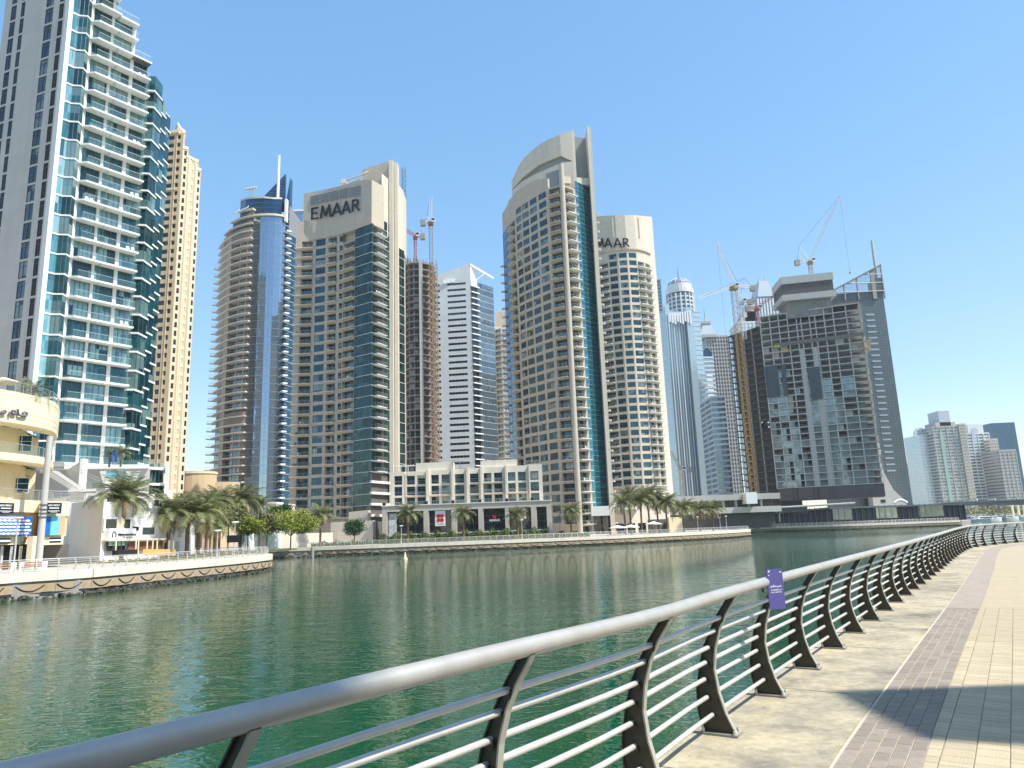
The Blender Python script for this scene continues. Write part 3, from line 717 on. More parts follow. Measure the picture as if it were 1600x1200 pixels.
for k_ in range(2):
    x=k_*.8; chair.box(x,0,.4,x+.5,.5,.46,M_white); chair.box(x,.45,.46,x+.5,.5,.95,M_white)
    for a in(0,.45):
        for c in(0,.45): chair.box(x+a,c,0,x+a+.05,c+.05,.4,M_white)
M_bplant=mat('potted_leaf',(.06,.11,.03),.8,noise=.2)
rc=random.Random(3)
for i in range(-1,nA):
    z=bz+i*h
    if i>=0: tw.inst('glazed_bay',gbay(),(*LP(S['e1']),z),rz)
    for (a,b_,nm,top) in((S['p1'],S['b1'],'A',nA),(S['d1']-.1,S['b2'],'B',nB),(S['p2'],S['b3'],'C',nC)):
        if i<top: tw.inst('balcony_door',bigdoor(b_-a,4 if nm=='A' else 3),(*LP(a,-.35),z+.3),rz,1,1,(h-.0)/h)
    tw.inst('balcony_slab',sA,(*LP(S['g1'],0),z),rz)
    if i<nA: tw.inst('glass_balustrade',bA,(*LP(S['g1'],1.4),z),rz)
    if i<=nB-1 or i<=nC:
        tt=S['b3'] if i<=nC else S['b2']
        if i<=nC: tw.inst('balcony_slab',sB,(*LP(S['d1'],0),z),rz)
        else: tw.inst('balcony_slab',sB,(*LP(S['d1'],0),z),rz,(S['p2']-S['d1'])/(S['b3']-S['d1']))
        if i<nC: tw.inst('glass_balustrade',bB,(*LP(S['d1'],1.4),z),rz)
        elif i<nB: tw.inst('glass_balustrade',bB,(*LP(S['d1'],1.4),z),rz,(S['p2']-S['d1'])/(S['b3']-S['d1']))
    if rc.random()<.45 and i<nC: tw.inst('terrace_chairs',chair,(*LP(rc.choice([S['p1']+1,S['d1']+1.5,S['p2']+.8]),.9),z+.3),rz+rc.uniform(-.3,.3))
for (a,b_,top) in((S['g1']+.1,S['p1'],nA),(S['b1'],S['b1']+.42,nA),(S['b2'],S['p2'],nB)):
    W.prism([LP(a,.02),LP(b_,.02),LP(b_,-1.4),LP(a,-1.4)],bz-h,bz+top*h,M_balw)
# party screen of green glass between the balconies
scr=MB(); scr.box(-.05,-1.3,.3,.05,0,h,M_bglass)
sdp=MB(); sdp.quad((0,0,.3),(1,0,.3),(1,0,h),(0,0,h),G_aqualt)
for i in range(-1,nA): tw.inst('side_pane',sdp,(*LP(S['b1']+.42,-.3),bz+i*h),rz,S['d1']-S['b1']-.5)
for i in range(0,nB): tw.inst('party_screen',scr,(*LP(S['d1']-.1,0),bz+i*h),rz)
# body behind, left flank and its window strips
tl=(-.94,.34); 
def FL(s,d=0): return (C[0]+tl[0]*s-tl[1]*d*1.0,C[1]+tl[1]*s-(-tl[0])*d*-1*-1 if False else C[1]+tl[1]*s+tl[0]*d)
ul=[on_line(u,180+(u-110)*-.1,C,tl) for u in(8,)]
LW=18.5
W.prism([LP(S['e0'],0),LP(S['e1'],-1.3),LP(S['b2'],-1.3),LP(S['b2'],-18),LP(0,-18)],ZB,bz+nB*h,M_balw)
W.prism([LP(S['b2'],-1.3),LP(S['b3'],-1.3),LP(S['b3'],-16),LP(S['b2'],-16)],ZB,bz+nC*h,M_balw)
W.prism([LP(S['e1'],-1.3),LP(S['b1'],-1.3),LP(S['b1'],-14),LP(S['e1'],-14)],bz+nB*h,bz+nA*h,M_balw)
# flank wall as bays of one storey with real openings: from the far left edge to the corner
def FU(u,v=180): return on_line(u,v,C,tl)
edges=[('blank',None,None)]
cu=[(-1.2,7.2),(14.5,20.5),(54.5,66.5),(76.0,83.2)]
cuts=[(FU(b_),FU(a)) for a,b_ in cu]   # distances from the corner (larger = further left)
FWm=tw
G_flk=glass('flank_mirror_glass',(.10,.12,.14),.55,rnd=.6,curtain=(.3,.3,.25),cfrac=.3,wob=.12,wscale=.5)
def FP2(s): return (C[0]+tl[0]*s,C[1]+tl[1]*s)
prev=LW
nfl=nA
zf=bz-3*h
pts=[]
order=sorted([(max(c),min(c)) for c in cuts],reverse=True)
for k_,(sl,sr_) in enumerate(order):
    if prev-sl>.02: tw.column(FP2(prev),FP2(sl),zf,nfl+3,h,'blank',M_grey)
    g_=[G_dark,G_dark,G_flk,mat('dark_brown_panel',(.045,.038,.03),.6)][k_]
    tw.column(FP2(sl),FP2(sr_),zf,nfl+3,h,'win',M_grey,wx=(0.0,1.0),wz=(.04,.93),dep=.12,g=g_,part_name='flank_window')
    prev=sr_
tw.column(FP2(prev),FP2(0.3),zf,nfl+3,h,'blank',M_grey)
tw.column(FP2(LW+.01),FP2(LW),ZB,1,.5,'blank',M_grey)
W.prism([FP2(LW),FP2(.2),(FP2(.2)[0]+4.8,FP2(.2)[1]+14),(FP2(LW)[0]+4.8,FP2(LW)[1]+14)],bz-3*h,[bz+nA*h]*4,M_grey) if False else None
W.prism([FP2(LW),(FP2(LW)[0]+.4,FP2(LW)[1]+.9),(C[0]+.3,C[1]+.9),(C[0]-6,C[1]+9),(FP2(LW)[0]+1,FP2(LW)[1]+9)],zf,bz+nA*h,M_grey)
# saw-tooth glazed bays stepping back on the right
x0,y0=LP(S['b3'],-.6)
tooth=[(231,300),(239,305),(247,310)]; px,py=x0,y0; tops=[(244,124),(250.6,147),(257.6,172)]
for k_,((u,v),(ut,vt)) in enumerate(zip(tooth,tops)):
    py2=py+2.6; r=ray(u,v); xr=r[0]/r[1]*py2
    zt=Zv(ut,vt,py2); nn=int(round((zt-bz)/h))
    A=(px-1.6,py2); B=(xr,py2); w_=B[0]-A[0]
    W.prism([(A[0]+.3,py2+.4),(B[0]-.3,py2+.4),(B[0]-.3,py2+3.2),(B[0]-6,B[1]+9),(A[0]-6,A[1]+9)],ZB+9,bz+nn*h,M_balw)
    bb=MB(); bb.quad((0,0,.32),(w_*.5,-.25,.32),(w_*.5,-.25,h),(0,0,h),G_aqualt); bb.quad((w_*.5,-.25,.32),(w_,0,.32),(w_,0,h),(w_*.5,-.25,h),G_aqua)
    bb.quad((w_,0,.32),(w_,2.9,.32),(w_,2.9,h),(w_,0,h),G_aqua)
    bb.prism([(-.1,-.1),(w_*.5,-.6),(w_+.2,-.35),(w_+.2,2.9),(0,2.9)],0,.32,M_balw)
    for x_,y_ in((w_*.5,-.25),(w_,0),(w_,1.4)): bb.box(x_-.04,y_-.06,.32,x_+.05,y_+.04,h,M_frame)
    for i in range(-2,nn): tw.inst('stepped_bay',bb,(A[0],A[1],bz+i*h+(0,1.15,-.6)[k_]),0)
    px,py=xr,py2
# roof terraces with glass balustrades and planting
def terrace(a,b_,z,nm='roof_balustrade'):
    L_=math.dist(a,b_); g_=MB(); g_.quad((0,0,0),(L_,0,0),(L_,0,1.3),(0,0,1.3),M_bglass); g_.box(0,-.03,1.28,L_,.03,1.34,M_framew)
    part(nm,g_,tw.root,Vector((*a,z))-tw.o,math.atan2(b_[1]-a[1],b_[0]-a[0]))
terrace(LP(S['b1'],1.0),LP(S['b2']+.6,1.0),bz+nB*h+.1); terrace(LP(S['b2'],1.0),LP(S['b3'],1.0),bz+nC*h+.35)
W.prism([LP(S['d1'],1.2),LP(S['p2'],1.2),LP(S['p2'],-3),LP(S['d1'],-3)],bz+nB*h-.2,bz+nB*h+.15,M_balw)
W.prism([LP(S['b2'],1.3),LP(S['b3'],1.3),LP(S['b3'],-3),LP(S['b2'],-3)],bz+nC*h,bz+nC*h+.35,M_balw)
tw.done()
# ---- ochre residential tower behind it (neighbour)
oc=Bld('apartment_tower','ochre beige residential tower with square windows behind the aqua glass tower','tower',-128,262,ZB)
zt=Zv(265,195,262); a0=XY(236,262,400); a1=XY(271,262,480); 
h2=3.42; z0=ZB; 
A=(a1[0]-15,264); B=(a1[0],262)
m_=int((Zv(262,205,262)-z0)/h2); zo=Zv(262,208,262)-m_*h2
nlow=int((Zv(250,520,262)-zo)/h2)
oc.column((A[0]+1,A[1]),(B[0]-9.5,B[1]+1.2),zo,m_,h2,'blank',M_sand)
oc.column((B[0]-9.5,B[1]+1.2),B,zo,nlow,h2,'win',M_sand,wx=(.42,.84),wz=(.25,.8),dep=.5,g=G_dark)
oc.column((B[0]-9.5,B[1]+1.2),B,zo+nlow*h2,m_-nlow,h2,'win',M_sand,wx=(.12,.88),wz=(.25,.8),dep=.8,g=G_dark,win_nv=4)
# recessed flank stepping to the right: narrow strips, sunlight put in as paler render
ub=[271.5,277,283,289.5,296,301,306.5,311.5]; D_=[262,266,268,269,270.5,272,273,274]
def tu(u,D): 
    r=ray(u,300) ; return (r[0]/r[1]*D,D)
U_=[tu(u,d) for u,d in zip(ub,D_)]
B=U_[0]
ztop=[Zv(278,203,266),Zv(286,206,268),Zv(292,232,269),Zv(298,237,270),Zv(305,243,272),Zv(309,252,273),Zv(311,262,274)]
for k_ in range(7):
    n_=int((ztop[k_]-zo)/h2); kind='win' if k_ in(0,2,4,6) else 'blank'
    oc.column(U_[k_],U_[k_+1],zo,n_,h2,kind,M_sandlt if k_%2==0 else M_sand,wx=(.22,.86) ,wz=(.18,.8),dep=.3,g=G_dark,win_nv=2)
    oc.mb('wall').prism([U_[k_],U_[k_+1],(U_[k_+1][0],290),(U_[k_][0],290)],[ZB,ZB,ZB,ZB],[zo+n_*h2]*2+[zo+n_*h2]*2,M_sand) if False else None
    cq=MB(); cq.X=Matrix.Translation(-oc.o); cq.prism(off_poly([U_[k_],U_[k_+1],(U_[k_+1][0]-2,U_[k_+1][1]+5),(U_[k_][0]-2,U_[k_][1]+5)],.25),zo+n_*h2-.1,zo+n_*h2+1.1,M_sandlt); part('cornice',cq,oc.root)
    oc.mb('wall').strip([(U_[k_][0],U_[k_][1]+.5),(U_[k_+1][0],U_[k_+1][1]+.5)],ZB,zo+n_*h2,1.2,M_sand)
    if k_ in(1,3,5):
        q=MB(); q.box(-.35,-.5,0,.35,.3,zo+n_*h2-ZB,M_sandlt); part('pilaster',q,oc.root,Vector((*lerp2(U_[k_],U_[k_+1],.5),ZB))-oc.o)
cq=MB(); cq.X=Matrix.Translation(-oc.o); cq.prism(off_poly([A,B_ if False else U_[0],(U_[0][0]-5,275),(A[0]-5,275)],.5),zo+m_*h2,zo+m_*h2+1.2,M_sandlt); part('cornice',cq,oc.root)
cq=MB(); cq.X=Matrix.Translation(-oc.o); cq.prism(off_poly([A,U_[0],(U_[0][0]-5,275),(A[0]-5,275)],.35),zo+(m_-7)*h2-.3,zo+(m_-7)*h2+.2,M_sandlt); part('cornice',cq,oc.root)
oc.mb('wall').prism([(A[0],A[1]+1.5),(U_[0][0],263.0),(U_[0][0]-9,285),(A[0]-9,285)],ZB,zo+m_*h2,M_sand)
oc.done()
# low domed sand-coloured block between
lo=Bld('podium_building','low curved sand-coloured building between the ochre tower and the blue glass tower','building',-125,285,ZB)
c_=XY(300,282,760); r_=9.5; cxx,cyy=XY(302,285,760)
pl=[(cxx+9*math.cos(a_),cyy+7*math.sin(a_)) for a_ in [R(180+15*i) for i in range(13)]]
b_=lo.mb('rotunda'); b_.prism(pl,ZB,Zv(300,737,282),M_sand); b_.prism(off_poly(pl,.3),Zv(300,741,282),Zv(300,739,282),M_sandlt)
pl=[(x+7,y+6) for x,y in pl]; b_=lo.mb('wing'); b_.prism(pl,ZB,Zv(312,753,282),M_sand)
lo.done()
# ---- blue curved glass tower
bl=Bld('office_tower','curved blue glass tower with sail-shaped crest and white mast, beige balconies on its left side','tower',-110,305,ZB)
hb=3.42
BU=[(327,318),(334,311),(344,305.5),(356,302),(368,300),(380,299)]
pts=[XY(u,d,770) for u,d in BU]
ztb=Zv(352,372,305); nb=int((ztb-ZB-4)/hb); zb0=ztb-nb*hb
lou=[nb-0]
gp=[XY(u,d,770) for u,d in((380,299),(392,298.5),(404,298.5),(416,299),(426,300),(434,301.5))]
zg=Zv(400,337,299); ng=int(round((zg-zb0)/hb))
# balcony side: per storey a curved slab + railing + recessed glazing
def curved(pts,o0,o1,z0,z1,m):
    b=MB(); A_=pts; 
    inn=off_line(pts,o0); out=off_line(pts,o1)
    b.prism([(x-bl.o.x,y-bl.o.y) for x,y in out+inn[::-1]],z0,z1,m); return b
def off_line(pts,o):
    r_=[]
    for i in range(len(pts)):
        a=pts[max(i-1,0)];c=pts[min(i+1,len(pts)-1)]; dx,dy=c[0]-a[0],c[1]-a[1]; l=math.hypot(dx,dy); r_.append((pts[i][0]+dy/l*o,pts[i][1]-dx/l*o))
    return r_
slb=curved(pts,-1.5,1.2,0,.5,mat('blue_tower_slab',(.74,.69,.62),.7,noise=.05)); rl_=MB(); rl_.X=Matrix.Translation((-bl.o.x,-bl.o.y,0)); rl_.path([(*p_,1.35) for p_ in off_line(pts,1.2)],.05,5,M_rail)
for q in off_line(pts,1.2): rl_.tube((*q,.6),(*q,1.35),.03,n=4,m=M_rail)
core=off_line(pts,-1.3)
W=bl.mb('wall'); 
lv=MB(); lv.X=Matrix.Translation((-bl.o.x,-bl.o.y,0))
ll=off_line(pts[1:],.4); lv.strip(ll,0,hb*1.5,.3,M_louvb:=mat('brown_louvre',(.16,.13,.11),.6,rnd=.02))
for i in range(len(ll)-1):
    for q in range(7): p_=lerp2(ll[i],ll[i+1],q/7); lv.tube((*p_,0),(*p_,hb*1.5),.09,n=4,m=M_bal,cap=False)
louvf=[int((Zv(345,655,303)-zb0)/hb)+0, int((Zv(350,395,303)-zb0)/hb)]
for i in range(nb+1):
    z=zb0+i*hb; bl.inst('balcony_slab',slb,(bl.o.x,bl.o.y,z))
    if any(i in(q,q+1) for q in louvf[:1]) : 
        if i==louvf[0]: bl.inst('louvre_band',lv,(bl.o.x,bl.o.y,z+.6))
        continue
    if i==nb-1: bl.inst('louvre_band',lv,(bl.o.x,bl.o.y,z+.4)); continue
    bl.inst('balcony_railing',rl_,(bl.o.x,bl.o.y,z))
for k_ in range(5):
    bl.column(core[k_],core[k_+1],zb0,nb,hb,'win',M_bal,wx=(.06,.94),wz=(.2,.95),dep=.15,g=G_grey,part_name='window')
# columns standing on the slab line
for u,d in((344,305.3),(341,307)):
    q=XY(u,d,770); W.prism([(q[0]-.5,q[1]-.5),(q[0]+.5,q[1]-.5),(q[0]+.5,q[1]+1.8),(q[0]-.5,q[1]+1.8)],ZB,zb0+nb*hb,M_bal)
# pointed little balconies on the extreme left edge
tri=MB(); tri.prism([(0,0),(-2.6,-.2),(-.2,2.4)],0,.5,M_bal); tri.path([(-2.4,-.15,1.4),(0,0,1.4)],.05,4,M_rail); tri.tube((-2.4,-.15,.5),(-2.4,-.15,1.4),.04,n=4,m=M_rail)
lx,ly=pts[0]
for i in range(nb-2): bl.inst('corner_balcony',tri,(lx+.1,ly-.2,zb0+i*hb+.2))
# smooth blue glass drum
for k_ in range(len(gp)-1):
    bl.column(gp[k_],gp[k_+1],zb0-hb,ng+1,hb,'curtain',g=G_blue,fr=mat('blue_mullion',(.30,.36,.42),.4,metal=.3),win_nv=2,part_name='curtain_wall_panel')
dr=off_line(gp,-1)+[XY(434,320,770),XY(384,322,770)]
W.prism(off_line(gp,-.3)+[XY(434,320,770),XY(384,322,770)],zb0-hb,zb0+ng*hb,M_louver)
W.prism(off_line(pts,-1.8)+[XY(384,330,770),XY(336,336,770)],ZB,zb0+nb*hb,M_louver)
# pale curved rim between shaft and crest
for k_ in(1,2,3):
    sub_=pts[k_:]
    if len(sub_)>1:
        bl.inst('crest_slab',curved(sub_,-1.5,1.0-.1*k_,0,.7,M_bal),(bl.o.x,bl.o.y,zb0+(nb+k_)*hb))
        cg=off_line(sub_,-.6)
        for a_,b__ in zip(cg[:-1],cg[1:]): bl.column(a_,b__,zb0+(nb+k_-1)*hb,1,hb,'curtain',g=G_grey,fr=M_bal,win_nv=2,part_name='crest_glazing')
        W.prism(off_line(sub_,-1)+[XY(384,315,770),XY(360,318,770)],zb0+(nb+k_-1)*hb,zb0+(nb+k_)*hb,M_louver)
rim=MB(); rim.X=Matrix.Translation(-bl.o); rim.strip(off_line(gp,.9),zb0+ng*hb,zb0+ng*hb+.9,.9,M_bal); part('crest_rim',rim,bl.root)
# sign drum
sd=[XY(u,d,770) for u,d in((357,310),(366,304),(380,301),(396,300),(412,300.5),(427,302))]
zs0=zb0+ng*hb-4; zs1=[Zv(364,314,310),Zv(372,311.5,304),Zv(384,310,301),Zv(400,309.5,300),Zv(420,310,300),Zv(438,311,302)]
sg=MB(); sg.X=Matrix.Translation(-bl.o); sg.strip(sd,zs0,zs1,2,G_navy); part('sign_drum',sg,bl.root)
sg=MB(); sg.X=Matrix.Translation(-bl.o); sg.strip(off_line(sd,.25),[z_-.2 for z_ in zs1],[z_+.6 for z_ in zs1],2.4,M_bal); part('drum_rim',sg,bl.root)
W.prism(off_line(sd,-1)+[XY(427,322,770),XY(360,322,770)],zb0+nb*hb-2,min(zs1)-.5,M_louver)
for k_ in range(1,6):
    ln=MB(); ln.X=Matrix.Translation(-bl.o); ln.path([(*p_,zs0+(z_-zs0)*k_/6) for p_,z_ in zip(off_line(sd,.05),zs1)],.06,4,G_blue); part('drum_mullion',ln,bl.root)
# white upright and sail fin, spire, right-hand blue slab
q0=XY(434,300,770); fin=MB(); fin.X=Matrix.Translation(-bl.o)
fin.prism([(q0[0]-.6,q0[1]),(q0[0]+.4,q0[1]),(q0[0]+.4,q0[1]+2),(q0[0]-.6,q0[1]+2)],zb0+ng*hb-2,Zv(438,311,300),M_balw); part('white_upright',fin,bl.root)
sl=MB(); sl.X=Matrix.Translation(-bl.o)
pa=at(405,311,305);pb_=at(446,272,305);pc=at(448,400,305)
sl.add([(pa.x,305,pa.z-6),(pb_.x,305,pa.z-6),(pb_.x,305,pb_.z),(pa.x+1,305,pa.z),(pa.x,306.5,pa.z-6),(pb_.x,306.5,pa.z-6),(pb_.x,306.5,pb_.z),(pa.x+1,306.5,pa.z)],[(0,1,2,3),(7,6,5,4),(2,6,7,3),(1,5,6,2),(0,3,7,4)],G_navy)
for k_ in range(1,8):
    z_=pa.z+(pb_.z-pa.z)*k_/8; x_=pa.x+1+(pb_.x-pa.x-1)*k_/8; sl.tube((x_,304.9,z_),(pb_.x,304.9,z_),.08,n=4,m=G_blue)
part('sail_crest',sl,bl.root)
ms=MB(); ms.X=Matrix.Translation(-bl.o); q=at(434,300,304); ms.tube((q.x,304.3,zb0+ng*hb),(q.x,304.3,Zv(434,243,304.3)),.75,.55,8,M_white); part('mast',ms,bl.root)
an=MB(); an.X=Matrix.Translation(-bl.o); q=at(392,310,303); an.tube((q.x-.6,303,q.z),(q.x-.6,303,q.z+4.6),.15,n=5,m=M_louver); an.tube((q.x+.6,303,q.z),(q.x+.6,303,q.z+4.6),.15,n=5,m=M_louver); an.tube((q.x-2.6,303,q.z+4.5),(q.x+2.4,303,q.z+5.2),.5,n=6,m=M_bal); part('roof_antenna',an,bl.root)
fa=[XY(u,d,770) for u,d in((434,301.5),(440,303),(455,309))]
nr=int((Zv(450,400,306)-zb0)/hb)
tri2=MB(); tri2.prism([(0,0),(1.6,-1.6),(3.2,-.2),(2.6,.6)],0,.6,M_balw); tri2.path([(.2,-.2,1.5),(1.6,-1.5,1.5),(3,-.2,1.5)],.05,4,M_rail)
for i in range(1,ng-1): bl.inst('pointed_balcony',tri2,(fa[0][0]-.2,fa[0][1]-.2,zb0+i*hb),0)
bl.column(fa[0],fa[1],zb0-hb,ng+3,hb,'curtain',g=G_navy,fr=M_framew,win_nv=1)
bl.column(fa[1],fa[2],zb0-hb,ng-1,hb,'curtain',g=G_navy,fr=M_framew,win_nv=3)
zz_=Zv(444,300,304)
W.prism([fa[0],fa[1],(fa[1][0],325),(fa[0][0],325)],ZB,zb0+(ng+2)*hb,M_louver); W.prism([(fa[1][0],fa[1][1]+.4),(fa[2][0],fa[2][1]+.4),(fa[2][0],330),(fa[1][0],330)],ZB,zb0+(ng-2)*hb,M_louver)
rb=MB(); rb.X=Matrix.Translation(-bl.o); rb.prism([fa[0],(fa[1][0],fa[1][1]),(fa[1][0],306.5),(fa[0][0],306)],zb0+(ng+2)*hb,[pa.z-3,pb_.z-3,pb_.z-3,pa.z-3],G_navy); part('crest_side',rb,bl.root)
# further pale blue slab right behind
sb=[XY(u,330,770) for u in(447,462)]
for (a_,c_) in((sb[0],sb[1]),): 
    W.prism([(a_[0],330),(c_[0],330),(c_[0],345),(a_[0],345)],ZB,Zv(455,330,330),G_blue)
W.prism([(sb[0][0],329.6),(sb[1][0]+.6,329.6),(sb[1][0]+.6,346),(sb[0][0],346)],Zv(455,331,330),Zv(455,328,330),M_balw)
ar=MB(); ar.X=Matrix.Translation(-bl.o)
# Arabic word on the drum
def drum_pt(u,v): p_=at(u,v,300.0); return p_
def stroke3(mb,px,D,wd,m,dy=-.3):
    for a,b in zip(px[:-1],px[1:]):
        A_=at(*a,D);B_=at(*b,D); mb.tube((A_.x,D+dy,A_.z),(B_.x,D+dy,B_.z),wd,n=4,m=m)
ltr=MB(); ltr.X=Matrix.Translation(-bl.o); stroke3(ltr,[(369,335),(372,333),(375,331.5),(375.5,329)],300.4,.22,M_white,-1.2); part('arabic_letter',ltr,bl.root)
ltr=MB(); ltr.X=Matrix.Translation(-bl.o); stroke3(ltr,[(377.5,332),(379,330),(385,327.5),(389,325.5),(389.5,323)],300.4,.22,M_white,-1.2); part('arabic_letter',ltr,bl.root)
bl.done()
def seg_z(v,u,D): return Zv(u,v,D)
# ---- tower with black name letters (left of centre)
e1=Bld('apartment_tower','beige tower with green glass corner and large black EMAAR letters on its curved crown','tower',-50,228,ZB)
EU={452:230.5,481:230.2,485.4:230,501:229,506:228.6,520.3:227.2,525:226.7,551.5:223,552:223,566:220.6,580:218.5}
def ep(u): return XY(u,EU[u],780)
he=3.315; ze=Zv(470,790,230)-he*.35; ne=27; ze0=ze-he
ne+=1
bal=lambda w_: P_balcony(w_,1.25,M_bal)
ztopL=ze0+ne*he
e1.column(ep(452),ep(485.4),ze0,ne,he,'bal',M_stone,wx=(.30,.86),wz=(.05,.86),dep=1.4,g=G_teal,bal=bal,balx=(0,.90))
e1.column(ep(485.4),ep(506),ze0,ne,he,'win',M_stone,wx=(.02,.82),wz=(.2,.9),dep=.18,g=G_teal,win_nv=3)
e1.column(ep(506),ep(525),ze0,ne,he,'bal',M_stone,wx=(.03,.78),wz=(.06,.84),dep=1.3,g=G_teal,bal=bal,balx=(-.02,.82))
e1.column(ep(525),(ep(525)[0]+1.3,ep(525)[1]-.2),ze0,ne,he,'win',M_stone,wx=(.1,.95),wz=(.2,.8),dep=.25,g=G_teal,win_nv=1,part_name='narrow_window')
a_=(ep(525)[0]+1.3,ep(525)[1]-.2)
e1.column(a_,ep(551.5),ze0,ne-1,he,'bal',M_stone,wx=(.05,.98),wz=(.06,.86),dep=1.2,g=G_teal,bal=bal,balx=(0,1.0))
e1.column(ep(552),ep(566),ze0-he,ne+1,he,'curtain',g=G_green,fr=M_framew,win_nv=3,part_name='corner_panel')
e1.column(ep(566),ep(580),ze0-he,ne+1,he,'curtain',g=G_green,fr=M_framew,win_nv=3,part_name='corner_panel')
# right flank receding
cr_=ep(580); RF={582:219.2,599.5:224.5,609:227.5,616:229.4,618.5:230.2,624:231.8,633:235}
rp={k:XY(k,d,700) for k,d in RF.items()}
zr0=Zv(600,735,225)
nr_=int((ztopL+1-zr0)/he); zr0=ztopL-nr_*he
e1.column(cr_,rp[582],zr0,nr_,he,'curtain',g=G_green,fr=M_framew,win_nv=1,part_name='flank_panel')
e1.column(rp[582],rp[599.5],zr0,nr_,he,'bal',M_louver,wx=(.01,.99),wz=(.03,.95),dep=1.0,g=G_green,bal=lambda w_: P_balcony(w_,1.7,M_balw,taper=.4),balx=(.05,.95))
e1.column(rp[599.5],rp[609],zr0,nr_+1,he,'curtain',g=G_green,fr=M_framew,win_nv=2,part_name='flank_panel')
e1.column(rp[624],rp[633],zr0,nr_-1,he,'curtain',g=G_green,fr=M_framew,win_nv=2,part_name='flank_panel')
W=e1.mb('wall')
# lower storeys of the flank: slabs before a dark body standing for gallery shade
for k_ in range(5):
    z_=zr0-(k_+1)*he
    if z_<8: break
    W.prism([(cr_[0]+.2,cr_[1]-.4),(rp[609][0]+.2,rp[609][1]-.4),(rp[609][0]-1,rp[609][1]+3),(cr_[0]-3,cr_[1]+3)],z_,z_+.7,M_balw)
W.prism([(cr_[0]-.2,cr_[1]+.9),(rp[609][0]-.3,rp[609][1]+1.2),(rp[609][0]-2,rp[609][1]+6),(cr_[0]-4,cr_[1]+6)],ZB,zr0,M_dkconc)
# twin fins
def fin_(bld,u0,u1,d,zt,m,name='fin',dep=2.4,proud=1.1,zb_=ZB):
    f=MB(); f.X=Matrix.Translation(-bld.o); a=XY(u0,d,700);c=XY(u1,d,700); f.prism([(a[0],d-proud),(c[0],d-proud),(c[0],d+dep),(a[0],d+dep)],zb_,zt,m); part(name,f,bld.root)
fin_(e1,609.2,615.6,228.5,Zv(612,251,228),M_stone2); fin_(e1,618.2,623.5,230.5,Zv(616,256,230.5),M_stone2)
W.prism([(XY(615.6,230,700)[0],231.5),(XY(618.4,231,700)[0],231.5),(XY(618.4,231,700)[0],240),(XY(615.6,230,700)[0],240)],ZB,Zv(616,275,231),M_stone)
# right crown block above dark glass
a,c=rp[624],rp[633]
e1.mb('crown_block').prism([(a[0],a[1]-.2),(c[0]-.3,c[1]-.2),(c[0]-.3,c[1]+8),(a[0],a[1]+8)],zr0+(nr_-1)*he,[Zv(620,287,231),Zv(629,297,235),Zv(629,297,235),Zv(620,287,231)],M_stone2)
# crown: curved name wall
CW=[XY(u,d,780) for u,d in((463.5,230.6),(485,229.6),(505,228.3),(525,226.3),(552,222.6),(566,220.3),(579,218.6))]
vt=[(474,302.5),(491,299),(508,295),(523,291),(545,284),(556,281),(575,281)]
ztc=[Zv(u,v,p_[1]) for (u,v),p_ in zip(vt,CW)]
e1.mb('name_wall').strip(CW,ztopL-.2,ztc,6,M_stone)
e1.mb('shoulder').strip([ep(452),(ep(481)[0],ep(481)[1])],ztopL,[Zv(463,347,230.5),Zv(480,346,230)],8,M_stone)
# parapet band under the wall & terrace at the corner
e1.mb('upper_block').prism([(XY(555,225,780)[0],232),(XY(607,225,780)[0],230),(XY(607,225,780)[0],243),(XY(555,225,780)[0],243)],ztopL-2,[Zv(558,265,232),Zv(609,251,230),Zv(609,251,243)-3,Zv(558,265,243)-3],M_stone)
e1.mb('middle_block').prism([(XY(520,230,780)[0],231),(XY(560,228,780)[0],229),(XY(560,228,780)[0],242),(XY(520,230,780)[0],242)],ztopL-2,[Zv(515,294,231),Zv(558,278,229),Zv(558,278,229),Zv(515,294,231)],M_stone)
for u0,u1,vt_,d in((578.5,587,282,218.8),(596,607,271,224.3)):
    a=XY(u0,d,780);c=XY(u1,d+2.4,780); e1.mb('crown_slab_%s'%('front' if u0<590 else 'rear')).prism([a,(c[0],c[1]),(c[0]-1,c[1]+9),(a[0]-1,a[1]+9)],ztopL+.3 if u0<590 else ztopL-1.5,[Zv(u0,vt_,d),Zv(u1,vt_+3,d),Zv(u1,vt_+3,d),Zv(u0,vt_,d)],M_stone2)
# louvre field and letters
def onwall(u,v,out=.12):
    r=ray(u,v)
    for i in range(len(CW)-1):
        A,B=CW[i],CW[i+1]; tt=(B[0]-A[0],B[1]-A[1]); l=math.hypot(*tt); tt=(tt[0]/l,tt[1]/l); s_=on_line(u,v,A,tt)
        if -.3<=s_<=l+.3 or i==len(CW)-2:
            x=A[0]+tt[0]*s_+tt[1]*out; y=A[1]+tt[1]*s_-tt[0]*out; k=y/r[1]; return Vector((x,y,EYE+r[2]*k))
lf=MB(); lf.X=Matrix.Translation(-e1.o)
us=[485,500,515,530,545,563.5]
for i in range(5):
    f0,f1=i/5,(i+1)/5
    b0=onwall(us[i],321-15.5*f0-.5*math.sin(f0*3)); b1=onwall(us[i+1],321-15.5*f1); t0=onwall(us[i],307-17*f0); t1=onwall(us[i+1],307-17*f1)
    lf.quad(b0,b1,t1,t0,M_louver)
    for q in range(1,6):
        lf.tube(b0.lerp(b1,q/6)-Vector((0,.05,0)),t0.lerp(t1,q/6)-Vector((0,.05,0)),.06,n=4,m=M_frame,cap=False)
    for q in range(0,7): lf.tube(b0.lerp(t0,q/6)-Vector((0,.1,0)),b1.lerp(t1,q/6)-Vector((0,.1,0)),.05,n=4,m=M_rail,cap=False)
part('louvre_field',lf,e1.root)
